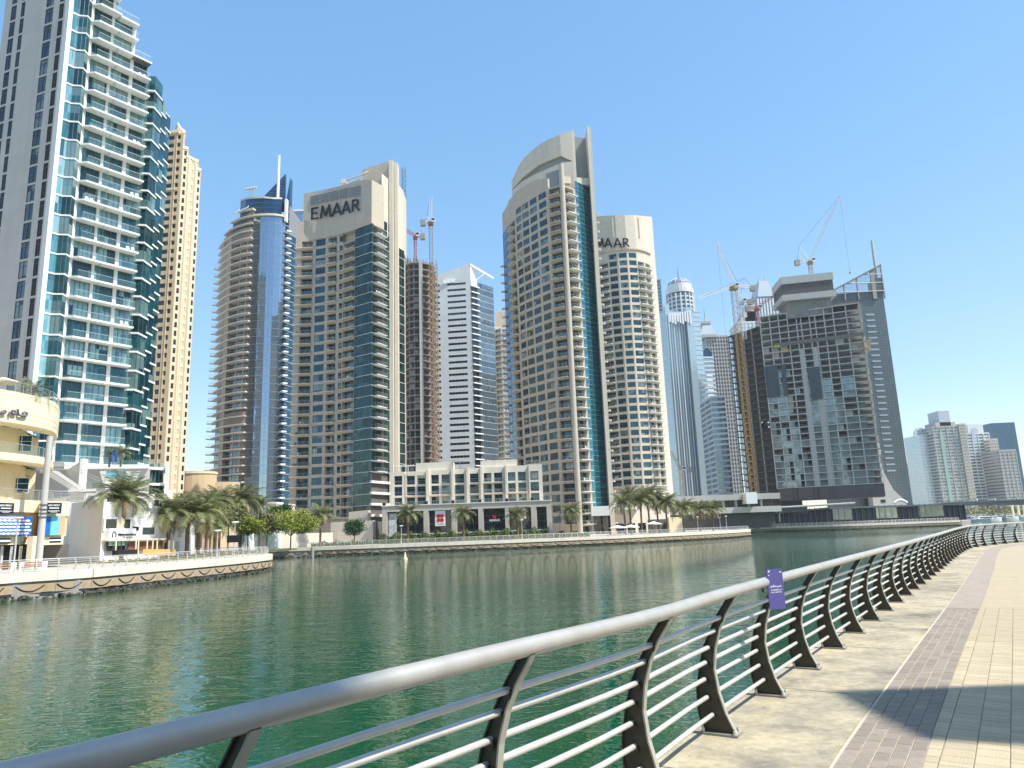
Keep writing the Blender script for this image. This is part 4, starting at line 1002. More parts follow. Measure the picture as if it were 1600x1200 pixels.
lets=[('E',487,500,343.2,325.5),('M',501.5,519,341,322.5),('A',520.5,535,337.5,319),('A',536,548.5,334.2,316),('R',551,563.5,330.5,313)]
for ch,u0,u1,vb,vtp in lets:
    a=onwall(u0,vb,.45); c=onwall(u1,vb-.16*(u1-u0),.45); hh=onwall(u0,vtp,.45).z-a.z
    glyph(ch,a,c,hh,e1.root,e1.o,M_black)
# body core
W.prism([(ep(452)[0]+.2,ep(452)[1]+2.4),(ep(506)[0],ep(506)[1]+2.2),(ep(551.5)[0],ep(551.5)[1]+2.2),(cr_[0]-1.2,cr_[1]+2.6),(rp[599.5][0]-2.2,rp[599.5][1]+2.2),(rp[633][0]-.3,rp[633][1]+.3),(rp[633][0]-3,258),(ep(452)[0]+1,258)],ZB,ztopL-.1,M_stone)
W.strip([ep(452),(ep(452)[0]+.01,ep(452)[1]-.01)],ZB,ZB+.1,.1,M_stone)
# roof crane (maintenance unit)
bm=MB(); bm.X=Matrix.Translation(-e1.o); q=at(541,282,228)
def pt(u,v,D): return at(u,v,D)
bm.tube(pt(543,290,228),pt(543,283,228),.35,n=6,m=M_bal); bm.tube(pt(541,282,228),pt(575,270,226),.28,n=6,m=M_conclt); bm.tube(pt(541,282,228),pt(575,268,226),.12,n=5,m=M_bal); c_=pt(538,283,228); bm.box(c_.x-.9,227.4,c_.z-.9,c_.x+.5,228.8,c_.z+.6,M_grey)
bm.tube(pt(570,271,226),pt(576,268.5,226),.4,n=6,m=M_bal)
part('maintenance_crane',bm,e1.root)
e1.done()
# ground plinth and street wall left of the low block
pw=Bld('garden_wall','plain beige plinth wall under the tower with the black letters, a round green tree in front','wall',-55,212,ZB)
a=XY(517,206,800); c=XY(583,204,800); W=pw.mb('wall')
W.prism([a,c,(c[0],208),(a[0],208)],ZB,[Zv(520,816,206),Zv(583,813,204),Zv(583,813,204),Zv(520,816,206)],M_stone2)
a2=XY(545,211,800); c2=XY(575,210,800); W2=pw.mb('rear_wall'); W2.prism([a2,c2,(c2[0],214),(a2[0],214)],ZB,[Zv(550,800,211),Zv(574,797,210),Zv(574,797,210),Zv(550,800,211)],M_stone2)
g_=XY(525,205.9,826); pw.mb('grille').box(g_[0],205.7,ZB+.3,g_[0]+2.2,206,ZB+1.9,M_louver)
pw.done()
# ---- low beige hotel block
lw=Bld('hotel_block','low four-storey beige block with a tall shopfront colonnade behind the middle quay','building',-15,205,ZB)
D0=205
M_lowst=mat('low_block_cream_stone',(.74,.665,.55),.75,noise=.05,nscale=.3,panel=(1.4,.9,.02),joint=.86,streak=.06)
def lx_(px): return XY(590+px/5.926,D0,785)[0]
rows=[(14.35-.35,2.75),(17.1-.35,3.0),(20.1-.35,3.0)]
hL=3.03; zl0=12.05; 
bays=[(120,250,[(.27,.83)],.0),(250,455,[(.08,.45),(.56,.93)],-.9),(455,480,[],0.9),(480,690,[(.08,.42),(.54,.90)],-.6),(690,712,[],.9),(712,830,[(.06,.78)],-.6),(830,852,[],.9),(852,960,[(.06,.80)],-.6),(960,980,[],.9),(980,1190,[(.04,.38),(.5,.86)],-.5),(1190,1208,[],.9),(1208,1410,[(.03,.38),(.5,.86)],-.5),(1410,1535,[(.1,.72)],.3)]
balL=lambda w_: P_balcony(w_,1.0,M_lowst,th=.2,rh=.85)
W=lw.mb('wall')
for k_,(p0,p1,wins,out) in enumerate(bays):
    x0,x1=lx_(p0),lx_(p1); y=D0-out
    topz=Zv(590+p0/5.926, 710+(165-.055*(p0-120))/5.926, D0)
    if not wins:
        W.prism([(x0,y),(x1,y),(x1,D0+4),(x0,D0+4)],zl0,topz+.2,M_lowst); continue
    L_=x1-x0; cuts=[0]
    for i,(f0,f1) in enumerate(wins):
        a=0 if i==0 else (wins[i-1][1]+f0)/2; b_=1 if i==len(wins)-1 else (f1+wins[i+1][0])/2
        A=(x0+L_*a,y);B=(x0+L_*b_,y); w_=b_-a
        lw.column(A,B,zl0,3,hL,'win',M_lowst,wx=((f0-a)/w_,(f1-a)/w_),wz=(.05,.86),dep=.7,g=G_teal,win_nv=2)
    z3=zl0+3*hL; W.quad((x0,y,z3),(x1,y,z3),(x1,y,topz),(x0,y,topz),M_lowst)
    W.prism([(x0,y+.02),(x1,y+.02),(x1,D0+8),(x0,D0+8)],z3-.01,topz-.01,M_lowst)
    for i in range(1,3):
        if len(wins)==2 and (k_,i) in((1,1),(3,1),(9,1),(11,1),(9,2)) : lw.inst('balcony',balL(L_*.9),(x0+L_*.03,y,zl0+i*hL-.2),0)
    for i in range(3):
        for f0,f1 in wins:
            rr_=MB(); ww=(f1-f0)*L_; rr_.box(0,-.04,0,ww,0,.05,M_rail); rr_.box(0,-.04,-.4,ww,0,-.36,M_rail)
            if i: lw.inst('window_guard',rr_ if ('wg',round(ww,1)) not in PROTO else PROTO[('wg',round(ww,1))],(x0+f0*L_,y-.02,zl0+i*hL+1.1),0); PROTO.setdefault(('wg',round(ww,1)),rr_)
W.prism([(lx_(120),D0+1.6),(lx_(1535),D0+1.6),(lx_(1535),D0+14),(lx_(120),D0+14)],ZB,21.2,M_lowst)
for p0,p1,yt,yb in((350,700,70,130),(960,1305,48,110)):
    W2=lw.mb('roof_pavilion'); q=MB(); q.X=Matrix.Translation(-lw.o); q.prism([(lx_(p0),D0+1.5),(lx_(p1),D0+1.5),(lx_(p1),D0+7),(lx_(p0),D0+7)],20,[Zv(590+p0/5.926,710+(yt+12)/5.926,D0+1.5),Zv(590+p1/5.926,710+(yt-4)/5.926,D0+1.5)]+[Zv(590+p1/5.926,710+(yt-4)/5.926,D0+1.5),Zv(590+p0/5.926,710+(yt+12)/5.926,D0+1.5)],M_lowst); part('roof_pavilion',q,lw.root)
del lw.W['roof_pavilion']
for p0,p1,yt in((140,345,105),(695,830,65),(1395,1515,55)):
    pg=MB(); pg.X=Matrix.Translation(-lw.o); zt_=Zv(590+p0/5.926,710+yt/5.926,D0+1)
    n_=int((p1-p0)/22)
    mm=M_balw if p0<300 else M_louver
    for i in range(n_): x=lx_(p0+(p1-p0)*i/n_); pg.box(x,D0+.6,zt_-.12,x+.12,D0+4,zt_+.08,mm)
    pg.box(lx_(p0),D0+.8,zt_-.3,lx_(p1),D0+1,zt_-.12,mm)
    for i in range(0,n_,3): x=lx_(p0+(p1-p0)*i/n_); pg.box(x,D0+.8,21,x+.18,D0+1,zt_-.2,mm)
    part('pergola',pg,lw.root)
# colonnade
M_colon=mat('grey_beige_cladding',(.50,.455,.39),.7,noise=.05,nscale=.4,panel=(2.4,1.1,.02),joint=.85)
x0,x1=lx_(62),lx_(1602); yc=D0-3.2
W3=lw.mb('colonnade_beam'); W3.prism([(x0,yc),(x1,yc),(x1,D0+2),(x0,D0+2)],10.75,12.25,M_colon); W3.box(x0-.2,yc-.25,12.25,x1+.2,D0+2,12.5,M_lowst)
pr=[(62,110),(437,487),(690,740),(935,983),(1178,1216),(1415,1468),(1557,1602)]
for a,b_ in pr:
    q=MB(); q.X=Matrix.Translation(-lw.o); q.box(lx_(a),yc,ZB,lx_(b_)-.25,yc+1.2,10.75,M_colon); q.box(lx_(b_)-.25,yc+.25,ZB,lx_(b_),yc+1.2,10.75,M_colon); part('pier',q,lw.root)
tr=MB(); 
for i in range(len(pr)-1):
    a,b_=lx_(pr[i][1]),lx_(pr[i+1][0]); w_=b_-a; y=yc+.9
    if i==0:
        pass
    for c_ in range(4):
        for r_ in range(4):
            lw.inst('shopfront_pane',P_panel(G_dark,M_frame,nv=1),(a+w_*c_/4,y,ZB+.9+r_*(10.75-ZB-.9)/4),0,w_/4,1,(10.75-ZB-.9)/4)
    q=MB(); q.X=Matrix.Translation(-lw.o); q.box(a,y-.2,ZB+2.1,b_,y-.02,ZB+2.45,M_conclt); q.box(a,y-.1,ZB,b_,y,ZB+.9,M_conclt); part('transom_beam',q,lw.root)
# railing over the colonnade and dark planters
rg=MB(); rg.X=Matrix.Translation(-lw.o); rg.box(x0,yc-.1,13.3,x1,yc-.04,13.38,M_rail)
for i in range(60): x=x0+(x1-x0)*i/59; rg.box(x,yc-.1,12.5,x+.06,yc-.04,13.3,M_rail)
rg.quad((x0,yc-.07,12.5),(x1,yc-.07,12.5),(x1,yc-.07,13.3),(x0,yc-.07,13.3),M_bglass)
part('terrace_railing',rg,lw.root)
for px_ in(75,458,703,950,1195,1425): q=MB(); q.X=Matrix.Translation(-lw.o); q.box(lx_(px_)-.3,yc-.1,12.5,lx_(px_)+.5,yc+.6,13.25,M_black); part('planter',q,lw.root)
# banners and signs
def petals(parent,cx,cy,cz,r,o):
    for sx,sz,in((-1,1),(1,1),(-1,-1),(1,-1)):
        q=MB(); q.X=Matrix.Translation(-o)
        n_=14; c=[]
        for i in range(n_): t_=2*math.pi*i/n_; c.append((cx+sx*r*.36+math.cos(t_)*r*.40,cz+sz*r*.42+math.sin(t_)*r*.36))
        q.add([(a,cy,b) for a,b in c]+[(a,cy+.05,b) for a,b in c],[tuple(range(n_)),tuple(range(n_,2*n_))[::-1]]+[(i,i+n_,(i+1)%n_+n_,(i+1)%n_) for i in range(n_)],M_red)
        part('petal',q,parent)
q=MB(); q.X=Matrix.Translation(-lw.o); xa,xb=lx_(540),lx_(634); z1=Zv(590+540/5.926,710+522/5.926,yc); z0_=Zv(590+540/5.926,710+664/5.926,yc); q.box(xa,yc+.5,z0_,xb,yc+.6,z1,M_white); bn=part('banner',q,lw.root)
petals(lw.root,(xa+xb)/2,yc+.42,z0_+(z1-z0_)*.52,1.35,lw.o)
q=MB(); q.X=Matrix.Translation(-lw.o); q.box((xa+xb)/2-.6,yc+.4,z0_+(z1-z0_)*.52-.05,(xa+xb)/2+.6,yc+.45,z0_+(z1-z0_)*.52+.05,M_red); part('petal_bar',q,lw.root)
sign_text('MASHREQ',(xa+.35,yc+.48,z0_+.3),(xb-.35,yc+.48,z0_+.3),.35,.03,M_louver,lw.root,lw.o)
xs_=lx_(1080); zd=Zv(772,807,yc); q=MB(); q.X=Matrix.Translation(-lw.o); q.prism([(0,0)]*0 or [(xs_-.45,yc+.6),(xs_+.45,yc+.6),(xs_+.45,yc+.7),(xs_-.45,yc+.7)],zd-.45,zd+.45,M_red); part('red_emblem',q,lw.root)
sign_text('MARINAPLAZA',(lx_(1032),yc+.6,Zv(770,814.5,yc)),(lx_(1130),yc+.6,Zv(770,814.5,yc)),.55,.06,M_white,lw.root,lw.o,bold=.02)
q=MB(); q.X=Matrix.Translation(-lw.o); xa=lx_(1312);xb=lx_(1368); q.box(xa,yc+.5,7.6,xb,yc+.6,10.4,M_white); part('banner',q,lw.root); petals(lw.root,(xa+xb)/2,yc+.42,9.1,.95,lw.o)
# mural panel at the left bay
M_mural=mat('grey_mural_print',(.52,.53,.53),.7,noise=.5,nscale=1.6)
q=MB(); q.X=Matrix.Translation(-lw.o); q.box(lx_(118),yc+.6,ZB+.8,lx_(190),yc+.7,10.3,M_mural); part('mural_panel',q,lw.root)
lw.done()
# ---- unfinished round tower behind (left of centre)
uc=Bld('unfinished_tower','unfinished round concrete tower with open floors between the lettered tower and the white tower','tower',-47,370,ZB)
UP=[XY(u,d,700) for u,d in((629,371),(633,364),(640,360),(648,358.5),(660,358),(661,358.5),(672,361),(678,365))]
up_=UP+[(UP[-1][0],385),(UP[0][0],385)]
hu=3.5; zt_=Zv(650,412,359); nu=int((zt_-ZB)/hu); zu=zt_-nu*hu
M_brc=mat('brownish_concrete',(.33,.285,.24),.9,noise=.15,nscale=.4)
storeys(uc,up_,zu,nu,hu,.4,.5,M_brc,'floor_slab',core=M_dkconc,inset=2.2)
for f in range(len(UP)):
    q=MB(); q.box(-.35,-.35,0,.35,.35,nu*hu-(f<2)*8,M_conc); part('column',q,uc.root,Vector((UP[f][0]*.998,UP[f][1]+1.6,zu))-uc.o)
q=MB(); q.box(-.8,-.5,0,.8,.6,nu*hu,M_balw if False else M_conclt); part('hoist_mast',q,uc.root,Vector((XY(660,357.6,700)[0],357.4,zu))-uc.o)
rs=random.Random(8)
half=MB(); half.box(0,0,0,3.2,.2,2.6,M_conc)
for i in range(nu-3):
    for k_ in range(3):
        if rs.random()<.6:
            j=rs.randrange(len(UP)-2); A,B=UP[j],UP[j+1]; uc.inst('infill_wall',half,(A[0],A[1]+1.3,zu+i*hu+.45),math.atan2(B[1]-A[1],B[0]-A[0]),rs.uniform(.5,1.0))
bw=MB(); bw.prism([(-1.2,-1.6),(1.2,-1.6),(1.2,0),(-1.2,0)],0,.5,M_bal)
for i in range(0,nu-1): 
    uc.inst('side_balcony',bw,(UP[0][0]+.6,UP[0][1]-.5,zu+i*hu),0)
fr_=MB(); fr_.X=Matrix.Translation(-uc.o)
for i in range(9):
    A=XY(632+i*5.2,361,700); z_=zt_+rs.uniform(1.5,4.2)*(1 if i<5 else .5); fr_.box(A[0],361,zt_,A[0]+rs.uniform(.8,2),363,z_,M_conc); fr_.tube((A[0]+.5,361,zt_),(A[0]+.5,361,z_+1.5),.1,n=4,m=M_dark)
part('formwork',fr_,uc.root,kind='stuff')
uc.done()
# ---- white slab tower
wh=Bld('office_tower','white slab tower with long dark strip windows and an open pointed roof frame','tower',-25,420,ZB)
hw=3.72
wA,wB,wC=XY(681,420,720),XY(742,417,720),XY(779,432,720)
zr_=Zv(690,441,419); nw=int((zr_-ZB)/hw); zw=zr_-nw*hw
wm=XY(697.5,419.2,720); wm2=XY(706,419,720); wm3=XY(733,417.5,720)
sk=(nw-8-0,)
wh.column(wA,wm,zw,nw,hw,'win',M_whitefar,wx=(.18,.62),wz=(.35,.72),dep=.3,g=G_dark,win_nv=1)
wh.column(wm,wB,zw,nw,hw,'win',M_whitefar,wx=(.14,.82),wz=(.35,.72),dep=.3,g=G_dark,win_nv=6,part_name='strip_window')
hp=MB(); hp.box(0,-1,0,1,.4,.55,M_balw)
Lc=math.dist(wB,wC); rzc=math.atan2(wC[1]-wB[1],wC[0]-wB[0])
for i in range(nw):
    wh.inst('glass_band',P_panel(G_grey,M_framew,nv=8),(*lerp2(wB,wC,.28),zw+i*hw),rzc,Lc*.72,1,hw)
    wh.inst('balcony_slab',hp,(*wB,zw+i*hw-.1),rzc,Lc*.34)
    wh.inst('recess_window',P_window(G_dark,M_frame,2,0),(*lerp2(wB,wC,.0),zw+i*hw+.5),rzc,Lc*.28,1,hw-.6)
W=wh.mb('wall')
W.prism([(wA[0]+.1,wA[1]+.6),(wB[0],wB[1]+.9),(wC[0]-.5,wC[1]+.3),(wC[0]-4,450),(wA[0],450)],ZB,zw+nw*hw,M_whitefar)
dk=XY(677,426,720); W.prism([(dk[0],425),(wA[0]+.2,425),(wA[0]+.2,445),(dk[0],445)],ZB,Zv(680,437,425),G_grey)
zA=Zv(683,431,420);zB=Zv(750,411,417)
q=MB(); q.X=Matrix.Translation(-wh.o); q.strip([wA,wB],zw+nw*hw-.1,[zA,zB],1.5,M_whitefar); part('parapet',q,wh.root)
q=MB(); q.X=Matrix.Translation(-wh.o)
cpt=(wC[0],wC[1]); zC=Zv(777,433,432); 
q.prism([(wB[0],wB[1]-.3),(cpt[0]+.5,cpt[1]-.3),(cpt[0]+.5,cpt[1]+1),(wB[0],wB[1]+9)],[zB-1.4,zC-1.2,zC-1.2,zB-1.4],[zB,zC,zC,zB],M_whitefar)
q.strip([wB,lerp2(wB,wC,.3)],[zw+(nw-1)*hw]*2,[zB-.8,zw+(nw)*hw],1.0,M_whitefar)
q.tube((wB[0]+.5,wB[1]+6,zw+nw*hw),(wB[0]+9,wB[1]+8,zC),.5,n=6,m=M_whitefar)
part('roof_frame',q,wh.root)
q=MB(); q.X=Matrix.Translation(-wh.o); a=at(693,440,419);c=at(728,433,418)
for i in range(6): f=i/6; x=a.x+(c.x-a.x)*f; z_=a.z+(c.z-a.z)*f; q.box(x,418.2,z_-1.5,x+2.0,418.6,z_+.8,M_white)
part('roof_sign',q,wh.root,kind='stuff')
wh.done()
# ---- small beige tower between white tower and the tall curved one
sb_=Bld('apartment_tower','narrow beige balconied tower glimpsed between the white tower and the tall curved beige tower','tower',-8,440,ZB)
A=XY(776,440,700);B=XY(789,437,700);Cc=XY(806,440,700)
zt2=Zv(783,515,440); hs=3.5; n2=int((zt2-ZB)/hs); z2=zt2-n2*hs
sb_.column(A,B,z2,n2,hs,'bal',M_stone,wx=(.25,.9),wz=(.1,.85),dep=1,g=G_grey,bal=lambda w_:P_balcony(w_,1.0,M_bal),balx=(.2,.95))
sb_.column(B,Cc,z2,n2,hs,'bal',M_stone,wx=(.1,.9),wz=(.1,.85),dep=1,g=G_grey,bal=lambda w_:P_balcony(w_,1.0,M_bal),balx=(.05,.95))
sb_.mb('wall').prism([(A[0],A[1]+1.1),(Cc[0],Cc[1]+1.1),(Cc[0],455),(A[0],455)],ZB,zt2,M_stone)
cb_=sb_.mb('crown'); a=XY(780,440,700);c=XY(800,440,700); cb_.prism([(a[0],441),(c[0],441),(c[0],452),(a[0],452)],zt2,Zv(786,487,441),M_stone); cb_.prism([(a[0]-2,440.5),(c[0]+1,440.5),(c[0]+1,453),(a[0]-2,453)],zt2,zt2+2,M_stone2)
sb_.done()
# ---- tall curved beige tower (centre)
t2=Bld('apartment_tower','tallest curved beige tower with a blue glass strip, curved crown and upright blade at centre','tower',15,245,ZB)
TD={800:268,811:259,821.5:253.5,833:249.5,846:246,861:241.8,879.5:237.5,889:236.3,900:235}
tp={k:XY(k,d,784) for k,d in TD.items()}
ht=3.42; n_t=34; zt0=121.0+ht*.28-n_t*ht
bal=lambda w_: P_balcony(w_,1.3,M_bal)
t2.column(tp[800],tp[811],zt0,n_t-1,ht,'curtain',g=G_navy,fr=M_frame,win_nv=2,part_name='edge_panel')
t2.column(tp[811],tp[821.5],zt0,n_t-1,ht,'bal',M_stone,wx=(.1,.9),wz=(.06,.85),dep=1.1,g=G_teal,bal=bal,balx=(.02,.95))
for a_,b__,wx_,nv_ in((821.5,833,(.2,.94),2),(833,846,(.1,.92),2),(846,861,(.1,.88),3),(861,879.5,(.1,.80),3)):
    t2.column(tp[a_],tp[b__],zt0,n_t,ht,'win',M_stone,wx=wx_,wz=(.22,.88),dep=.16,g=G_teal,win_nv=nv_)
t2.column(tp[879.5],tp[900],zt0,n_t,ht,'bal',M_stone,wx=(.06,.97),wz=(.06,.84),dep=1.4,g=G_teal,bal=bal,balx=(.0,.97))
xq=XY(904.3,234,784)
q=MB(); q.X=Matrix.Translation(-t2.o); q.tube((xq[0],234.8,ZB),(xq[0],234.8,Zv(877,257,234.8)),.95,n=12,m=M_stone); part('round_pier',q,t2.root)
a,c=XY(908.6,235.5,784),XY(926,239,784); d=XY(951,245,784)
t2.column(a,c,zt0-ht,n_t+1,ht,'bal',M_stone,wx=(.0,.8),wz=(.04,.86),dep=1.4,g=G_green,bal=lambda w_:P_balcony(w_,1.5,M_balw),balx=(.0,.95))
t2.column(c,d,zt0-ht,2*(n_t+2),ht/2,'curtain',g=G_tealb,fr=M_rail,win_nv=2,part_name='teal_glass_panel')
zf2=Zv(914,202,243)
fb=XY(951.6,242,784);fc=XY(958.3,242,784)
q=MB(); q.X=Matrix.Translation(-t2.o); q.prism([(fb[0],241),(fc[0],241),(fc[0],262),(fb[0],262)],ZB,[zf2,zf2-.3,zf2-2,zf2-2],M_stone2); part('blade_wall',q,t2.root)
W=t2.mb('wall')
ztp=zt0+n_t*ht
body=[(tp[800][0]+.4,tp[800][1]+1),(tp[811][0]+2.2,tp[811][1]+1.6),(tp[821.5][0]+1.6,tp[821.5][1]+1.2),(tp[846][0]+.6,tp[846][1]+.8),(tp[861][0]+.5,tp[861][1]+.8),(tp[879.5][0]+.4,tp[879.5][1]+2.3),(tp[900][0],238),(a[0],238.2),(c[0],241.6),(d[0],246),(d[0],275),(tp[800][0]+.2,282)]
W.prism(body,ZB,ztp-3.2*ht,M_stone)
W.prism([body[3]]+body[4:10]+[(d[0],272),(tp[846][0]+2,272)],ztp-3.3*ht,ztp-.05,M_stone)
# stepped parapet above each window column
PK=[808,819,828,840,853,869,879.5]
vtp=[(802,331),(808,303),(818,297),(829,290),(842,284),(853,279)]
offs={800:3,808:3,819:2,828:1,840:0,853:0,869:0}
seq=[(800,'808'),(808,'819')]
par=MB(); par.X=Matrix.Translation(-t2.o)
par.strip([tp[800],tp[811]],ztp-ht,[Zv(791,334,268),Zv(797,318,259)],1.5,M_stone)
par.strip([tp[811],tp[821.5]],ztp-ht,[Zv(799,314,259),Zv(807,304,253.5)],1.5,M_stone)
par.strip([tp[821.5],tp[833],tp[846],tp[861],tp[879.5]],ztp,[Zv(807,303,253.5),Zv(818,295,249.5),Zv(831,287,246),Zv(843,280,241.8),Zv(856,279,237.5)],1.5,M_stone)
part('parapet',par,t2.root)
# flank body behind parapet, louvre recess above the balconies
rc_=MB(); rc_.X=Matrix.Translation(-t2.o); rc_.strip([(tp[879.5][0]-.4,tp[879.5][1]+1.2),(tp[900][0]+1,236.3)],ztp,[Zv(856,268,237),Zv(877,262,236)],1,M_louver); part('louvre_recess',rc_,t2.root)
# crown: upper curved wall with crescent recess
CRp=[XY(u,d,784) for u,d in((818,262),(826,256),(836,252),(850,248.5),(866,245.5),(884,243),(905,241.5),(925,241))]
vup=[(806,283),(808,268),(818,252),(831,239),(847,227),(863,217.5),(879,210),(894,203.5)]
zup=[Zv(u,v,p_[1]) for (u,v),p_ in zip(vup,CRp)]
vlo=[(807,296),(812,289),(822,278),(834,268),(850,257),(864,250),(886,243),(893,252)]
zlo=[Zv(u,v,p_[1]) for (u,v),p_ in zip(vlo,CRp)]
cu_=MB(); cu_.X=Matrix.Translation(-t2.o); cu_.strip(CRp,zlo,zup,2.2,M_stone2); part('crown_upper',cu_,t2.root)
vl2=[(808,298),(812,291),(822,283),(834,276),(850,269),(866,262),(884,254),(893,252)]
zl2=[Zv(u,v,p_[1]) for (u,v),p_ in zip(vl2,CRp)]
cl_=MB(); cl_.X=Matrix.Translation(-t2.o); cl_.strip(CRp,ztp-3*ht,[min(a_,b__-.0) for a_,b__ in zip(zl2,zlo)],1.6,M_stone2); part('crown_lower',cl_,t2.root)
bk_=MB(); bk_.X=Matrix.Translation(-t2.o); bk_.strip([(x+.5,y+1.0) for x,y in CRp],ztp-3*ht,[z_-1 for z_ in zup],1,M_louver); part('crescent_recess',bk_,t2.root)
# right end of crown & dark recess next to the blade
q=MB(); q.X=Matrix.Translation(-t2.o); x_=CRp[-1][0]; 
q.prism([(x_,241),(x_+1.0,241),(x_+1.0,262),(x_,262)],ztp,Zv(894,203,241),M_stone2); part('crown_end',q,t2.root)
q=MB(); q.X=Matrix.Translation(-t2.o); q.prism([(x_+1,247),(fb[0],247),(fb[0],262),(x_+1,262)],ztp,[Zv(897,213,247),Zv(912,216,247),Zv(912,216,247),Zv(897,213,247)],M_louver); part('service_recess',q,t2.root)
q=MB(); q.X=Matrix.Translation(-t2.o); q.prism([(c[0]-4,240.4),(d[0]+.3,243),(d[0]+.3,250),(c[0]-4,250)],zt0+(n_t+1)*ht,zt0+(n_t+1)*ht+2.6,M_stone2); part('glass_head',q,t2.root)
# entrance
q=MB(); q.X=Matrix.Translation(-t2.o); a_=XY(925,236,820); b__=XY(952,239,820); q.box(a_[0],236,ZB+6,b__[0],240.5,ZB+9,M_balw); part('entrance_canopy',q,t2.root)
for i in range(4):
    A_=lerp2((a_[0],238.8),(b__[0],241),i/4);B_=lerp2((a_[0],238.8),(b__[0],241),(i+1)/4); t2.inst('entrance_pane',P_panel(G_dark,M_framew,nv=2),(A_[0],A_[1],ZB),math.atan2(B_[1]-A_[1],B_[0]-A_[0]),math.dist(A_,B_),1,6)
# lower beige storeys under the windows
t2.mb('plinth').strip([tp[821.5],tp[833],tp[846],tp[861],tp[879.5],tp[900],(a[0],a[1]),c],ZB,[zt0+.02]*6+[zt0-ht]*2,1,M_stone)
an=MB(); an.X=Matrix.Translation(-t2.o); an.tube(pt(819,247,255),pt(828,244,255),.25,n=5,m=M_black); part('roof_davit',an,t2.root)
rt_=MB(); rt_.X=Matrix.Translation(-t2.o); bb=MB(); bb.prism([(0,0),(1.9,-.2),(1.5,-1.4),(.2,-1.0)],0,.55,M_bal)
for i in range(0,n_t-1): t2.inst('edge_balcony',bb,(fc[0]-.3,246,zt0+i*ht),0)
for i in range(0,n_t-4): t2.inst('edge_balcony',bb,(tp[800][0]-1.4,268.5,zt0+i*ht),0)
t2.done()
# ---- pale drum tower to its right with partly hidden letters
t3=Bld('apartment_tower','pale beige drum tower with half-hidden black letters, right of the tallest curved tower','tower',52,308,ZB)
QD={955:306,959:305,974:302.6,990:301,1006.5:300.5,1022:301.6,1034:304,1043.5:307.5,1052:312}
qp={k:XY(k,d,770) for k,d in QD.items()}
h3=3.38; n3=30; z3=117.4+.3*h3-(n3-1)*h3-h3*.0
balt=lambda w_: P_balcony(w_,1.2,M_balw)
n3=29; z3=118.5-n3*h3+.2
t3.column(qp[955],qp[974],z3,n3,h3,'bal',M_stone2,wx=(.08,.92),wz=(.08,.84),dep=1.1,g=G_teal,bal=balt,balx=(0,.93))
t3.column(qp[974],qp[990],z3,n3+1,h3,'win',M_stone2,wx=(.08,.86),wz=(.22,.88),dep=.16,g=G_teal,win_nv=3)
t3.column(qp[990],qp[1006.5],z3,n3+1,h3,'win',M_stone2,wx=(.13,.90),wz=(.22,.88),dep=.16,g=G_teal,win_nv=3)
t3.column(qp[1006.5],qp[1022],z3,n3+1,h3,'win',M_stone2,wx=(.12,.92),wz=(.22,.88),dep=.16,g=G_teal,win_nv=3)
t3.column(qp[1022],qp[1034],z3,n3,h3,'bal',M_stone2,wx=(.06,.9),wz=(.08,.84),dep=1.1,g=G_teal,bal=balt,balx=(0,1))
t3.column(qp[1034],qp[1043.5],z3,n3,h3,'bal',M_stone2,wx=(.08,.9),wz=(.08,.84),dep=1.1,g=G_teal,bal=balt,balx=(0,1))
t3.column(qp[1043.5],qp[1052],z3,n3,h3,'blank',M_stone2)
kk=sorted(qp); back=[(qp[1052][0],335),(qp[955][0],335)]
t3.mb('wall').prism([(qp[k_][0]*.985+.75,qp[k_][1]+1.8) for k_ in kk]+back,ZB,z3+n3*h3-.1,M_stone2)
t3.mb('wall').strip([(qp[1052][0]-.01,qp[1052][1]),(qp[1052][0],335)],ZB,z3+n3*h3,1,M_stone2)
t3.mb('plinth').strip([qp[k_] for k_ in kk],ZB,z3,2,M_stone2)
cr3=MB(); cr3.X=Matrix.Translation(-t3.o)
vv=[(931,338),(935,338),(948,337),(962,336.5),(976,336),(992,336),(1005,337),(1013,338),(1016,339)]
crz=[Zv(u,v,qp[k_][1]) for (u,v),k_ in zip(vv,kk)]
zc3=z3+(n3+1)*h3+.0
pts3=[qp[k_] for k_ in kk]
def sub3(i0,i1,zb_,zt__): cr3.strip(pts3[i0:i1],zb_,zt__,3,M_stone2)
cr3.strip(pts3[0:3],zc3-h3,crz[0:3],3,M_stone2); cr3.strip(pts3[2:6],zc3,crz[2:6],3,M_stone2); cr3.strip(pts3[5:9],zc3-h3,crz[5:9],3,M_stone2)
part('crown_wall',cr3,t3.root)
nc=MB(); nc.box(0,0,0,.25,.8,.9,M_stone)
for i in range(30):
    f=i/29*(len(pts3)-3)+1; j=int(f); A_=pts3[min(j,7)];B_=pts3[min(j+1,8)]; p_=lerp2(A_,B_,f-j); t3.inst('cornice_block',nc,(p_[0],p_[1]-.6,zc3+.8),0)
sl3=MB(); sl3.box(-.35,-.25,0,.35,.5,9.5,M_stone)
for u in(985,1028): 
    j=[i for i in range(8) if kk[i]<=u<=kk[i+1]][0]; p_=lerp2(pts3[j],pts3[j+1],(u-kk[j])/(kk[j+1]-kk[j])); part('crown_rib',sl3,t3.root,Vector((p_[0],p_[1],crz[4]-10))-t3.o)
def on3(u,v,out=.5):
    r=ray(u,v)
    for i in range(len(pts3)-1):
        A,B=pts3[i],pts3[i+1]; l=math.dist(A,B); tt=((B[0]-A[0])/l,(B[1]-A[1])/l); s_=on_line(u,v,A,tt)
        if -.05<=s_<=l+.05 or i==len(pts3)-2:
            x=A[0]+tt[0]*s_+tt[1]*out; y=A[1]+tt[1]*s_-tt[0]*out; return Vector((x,y,EYE+r[2]*y/r[1]))
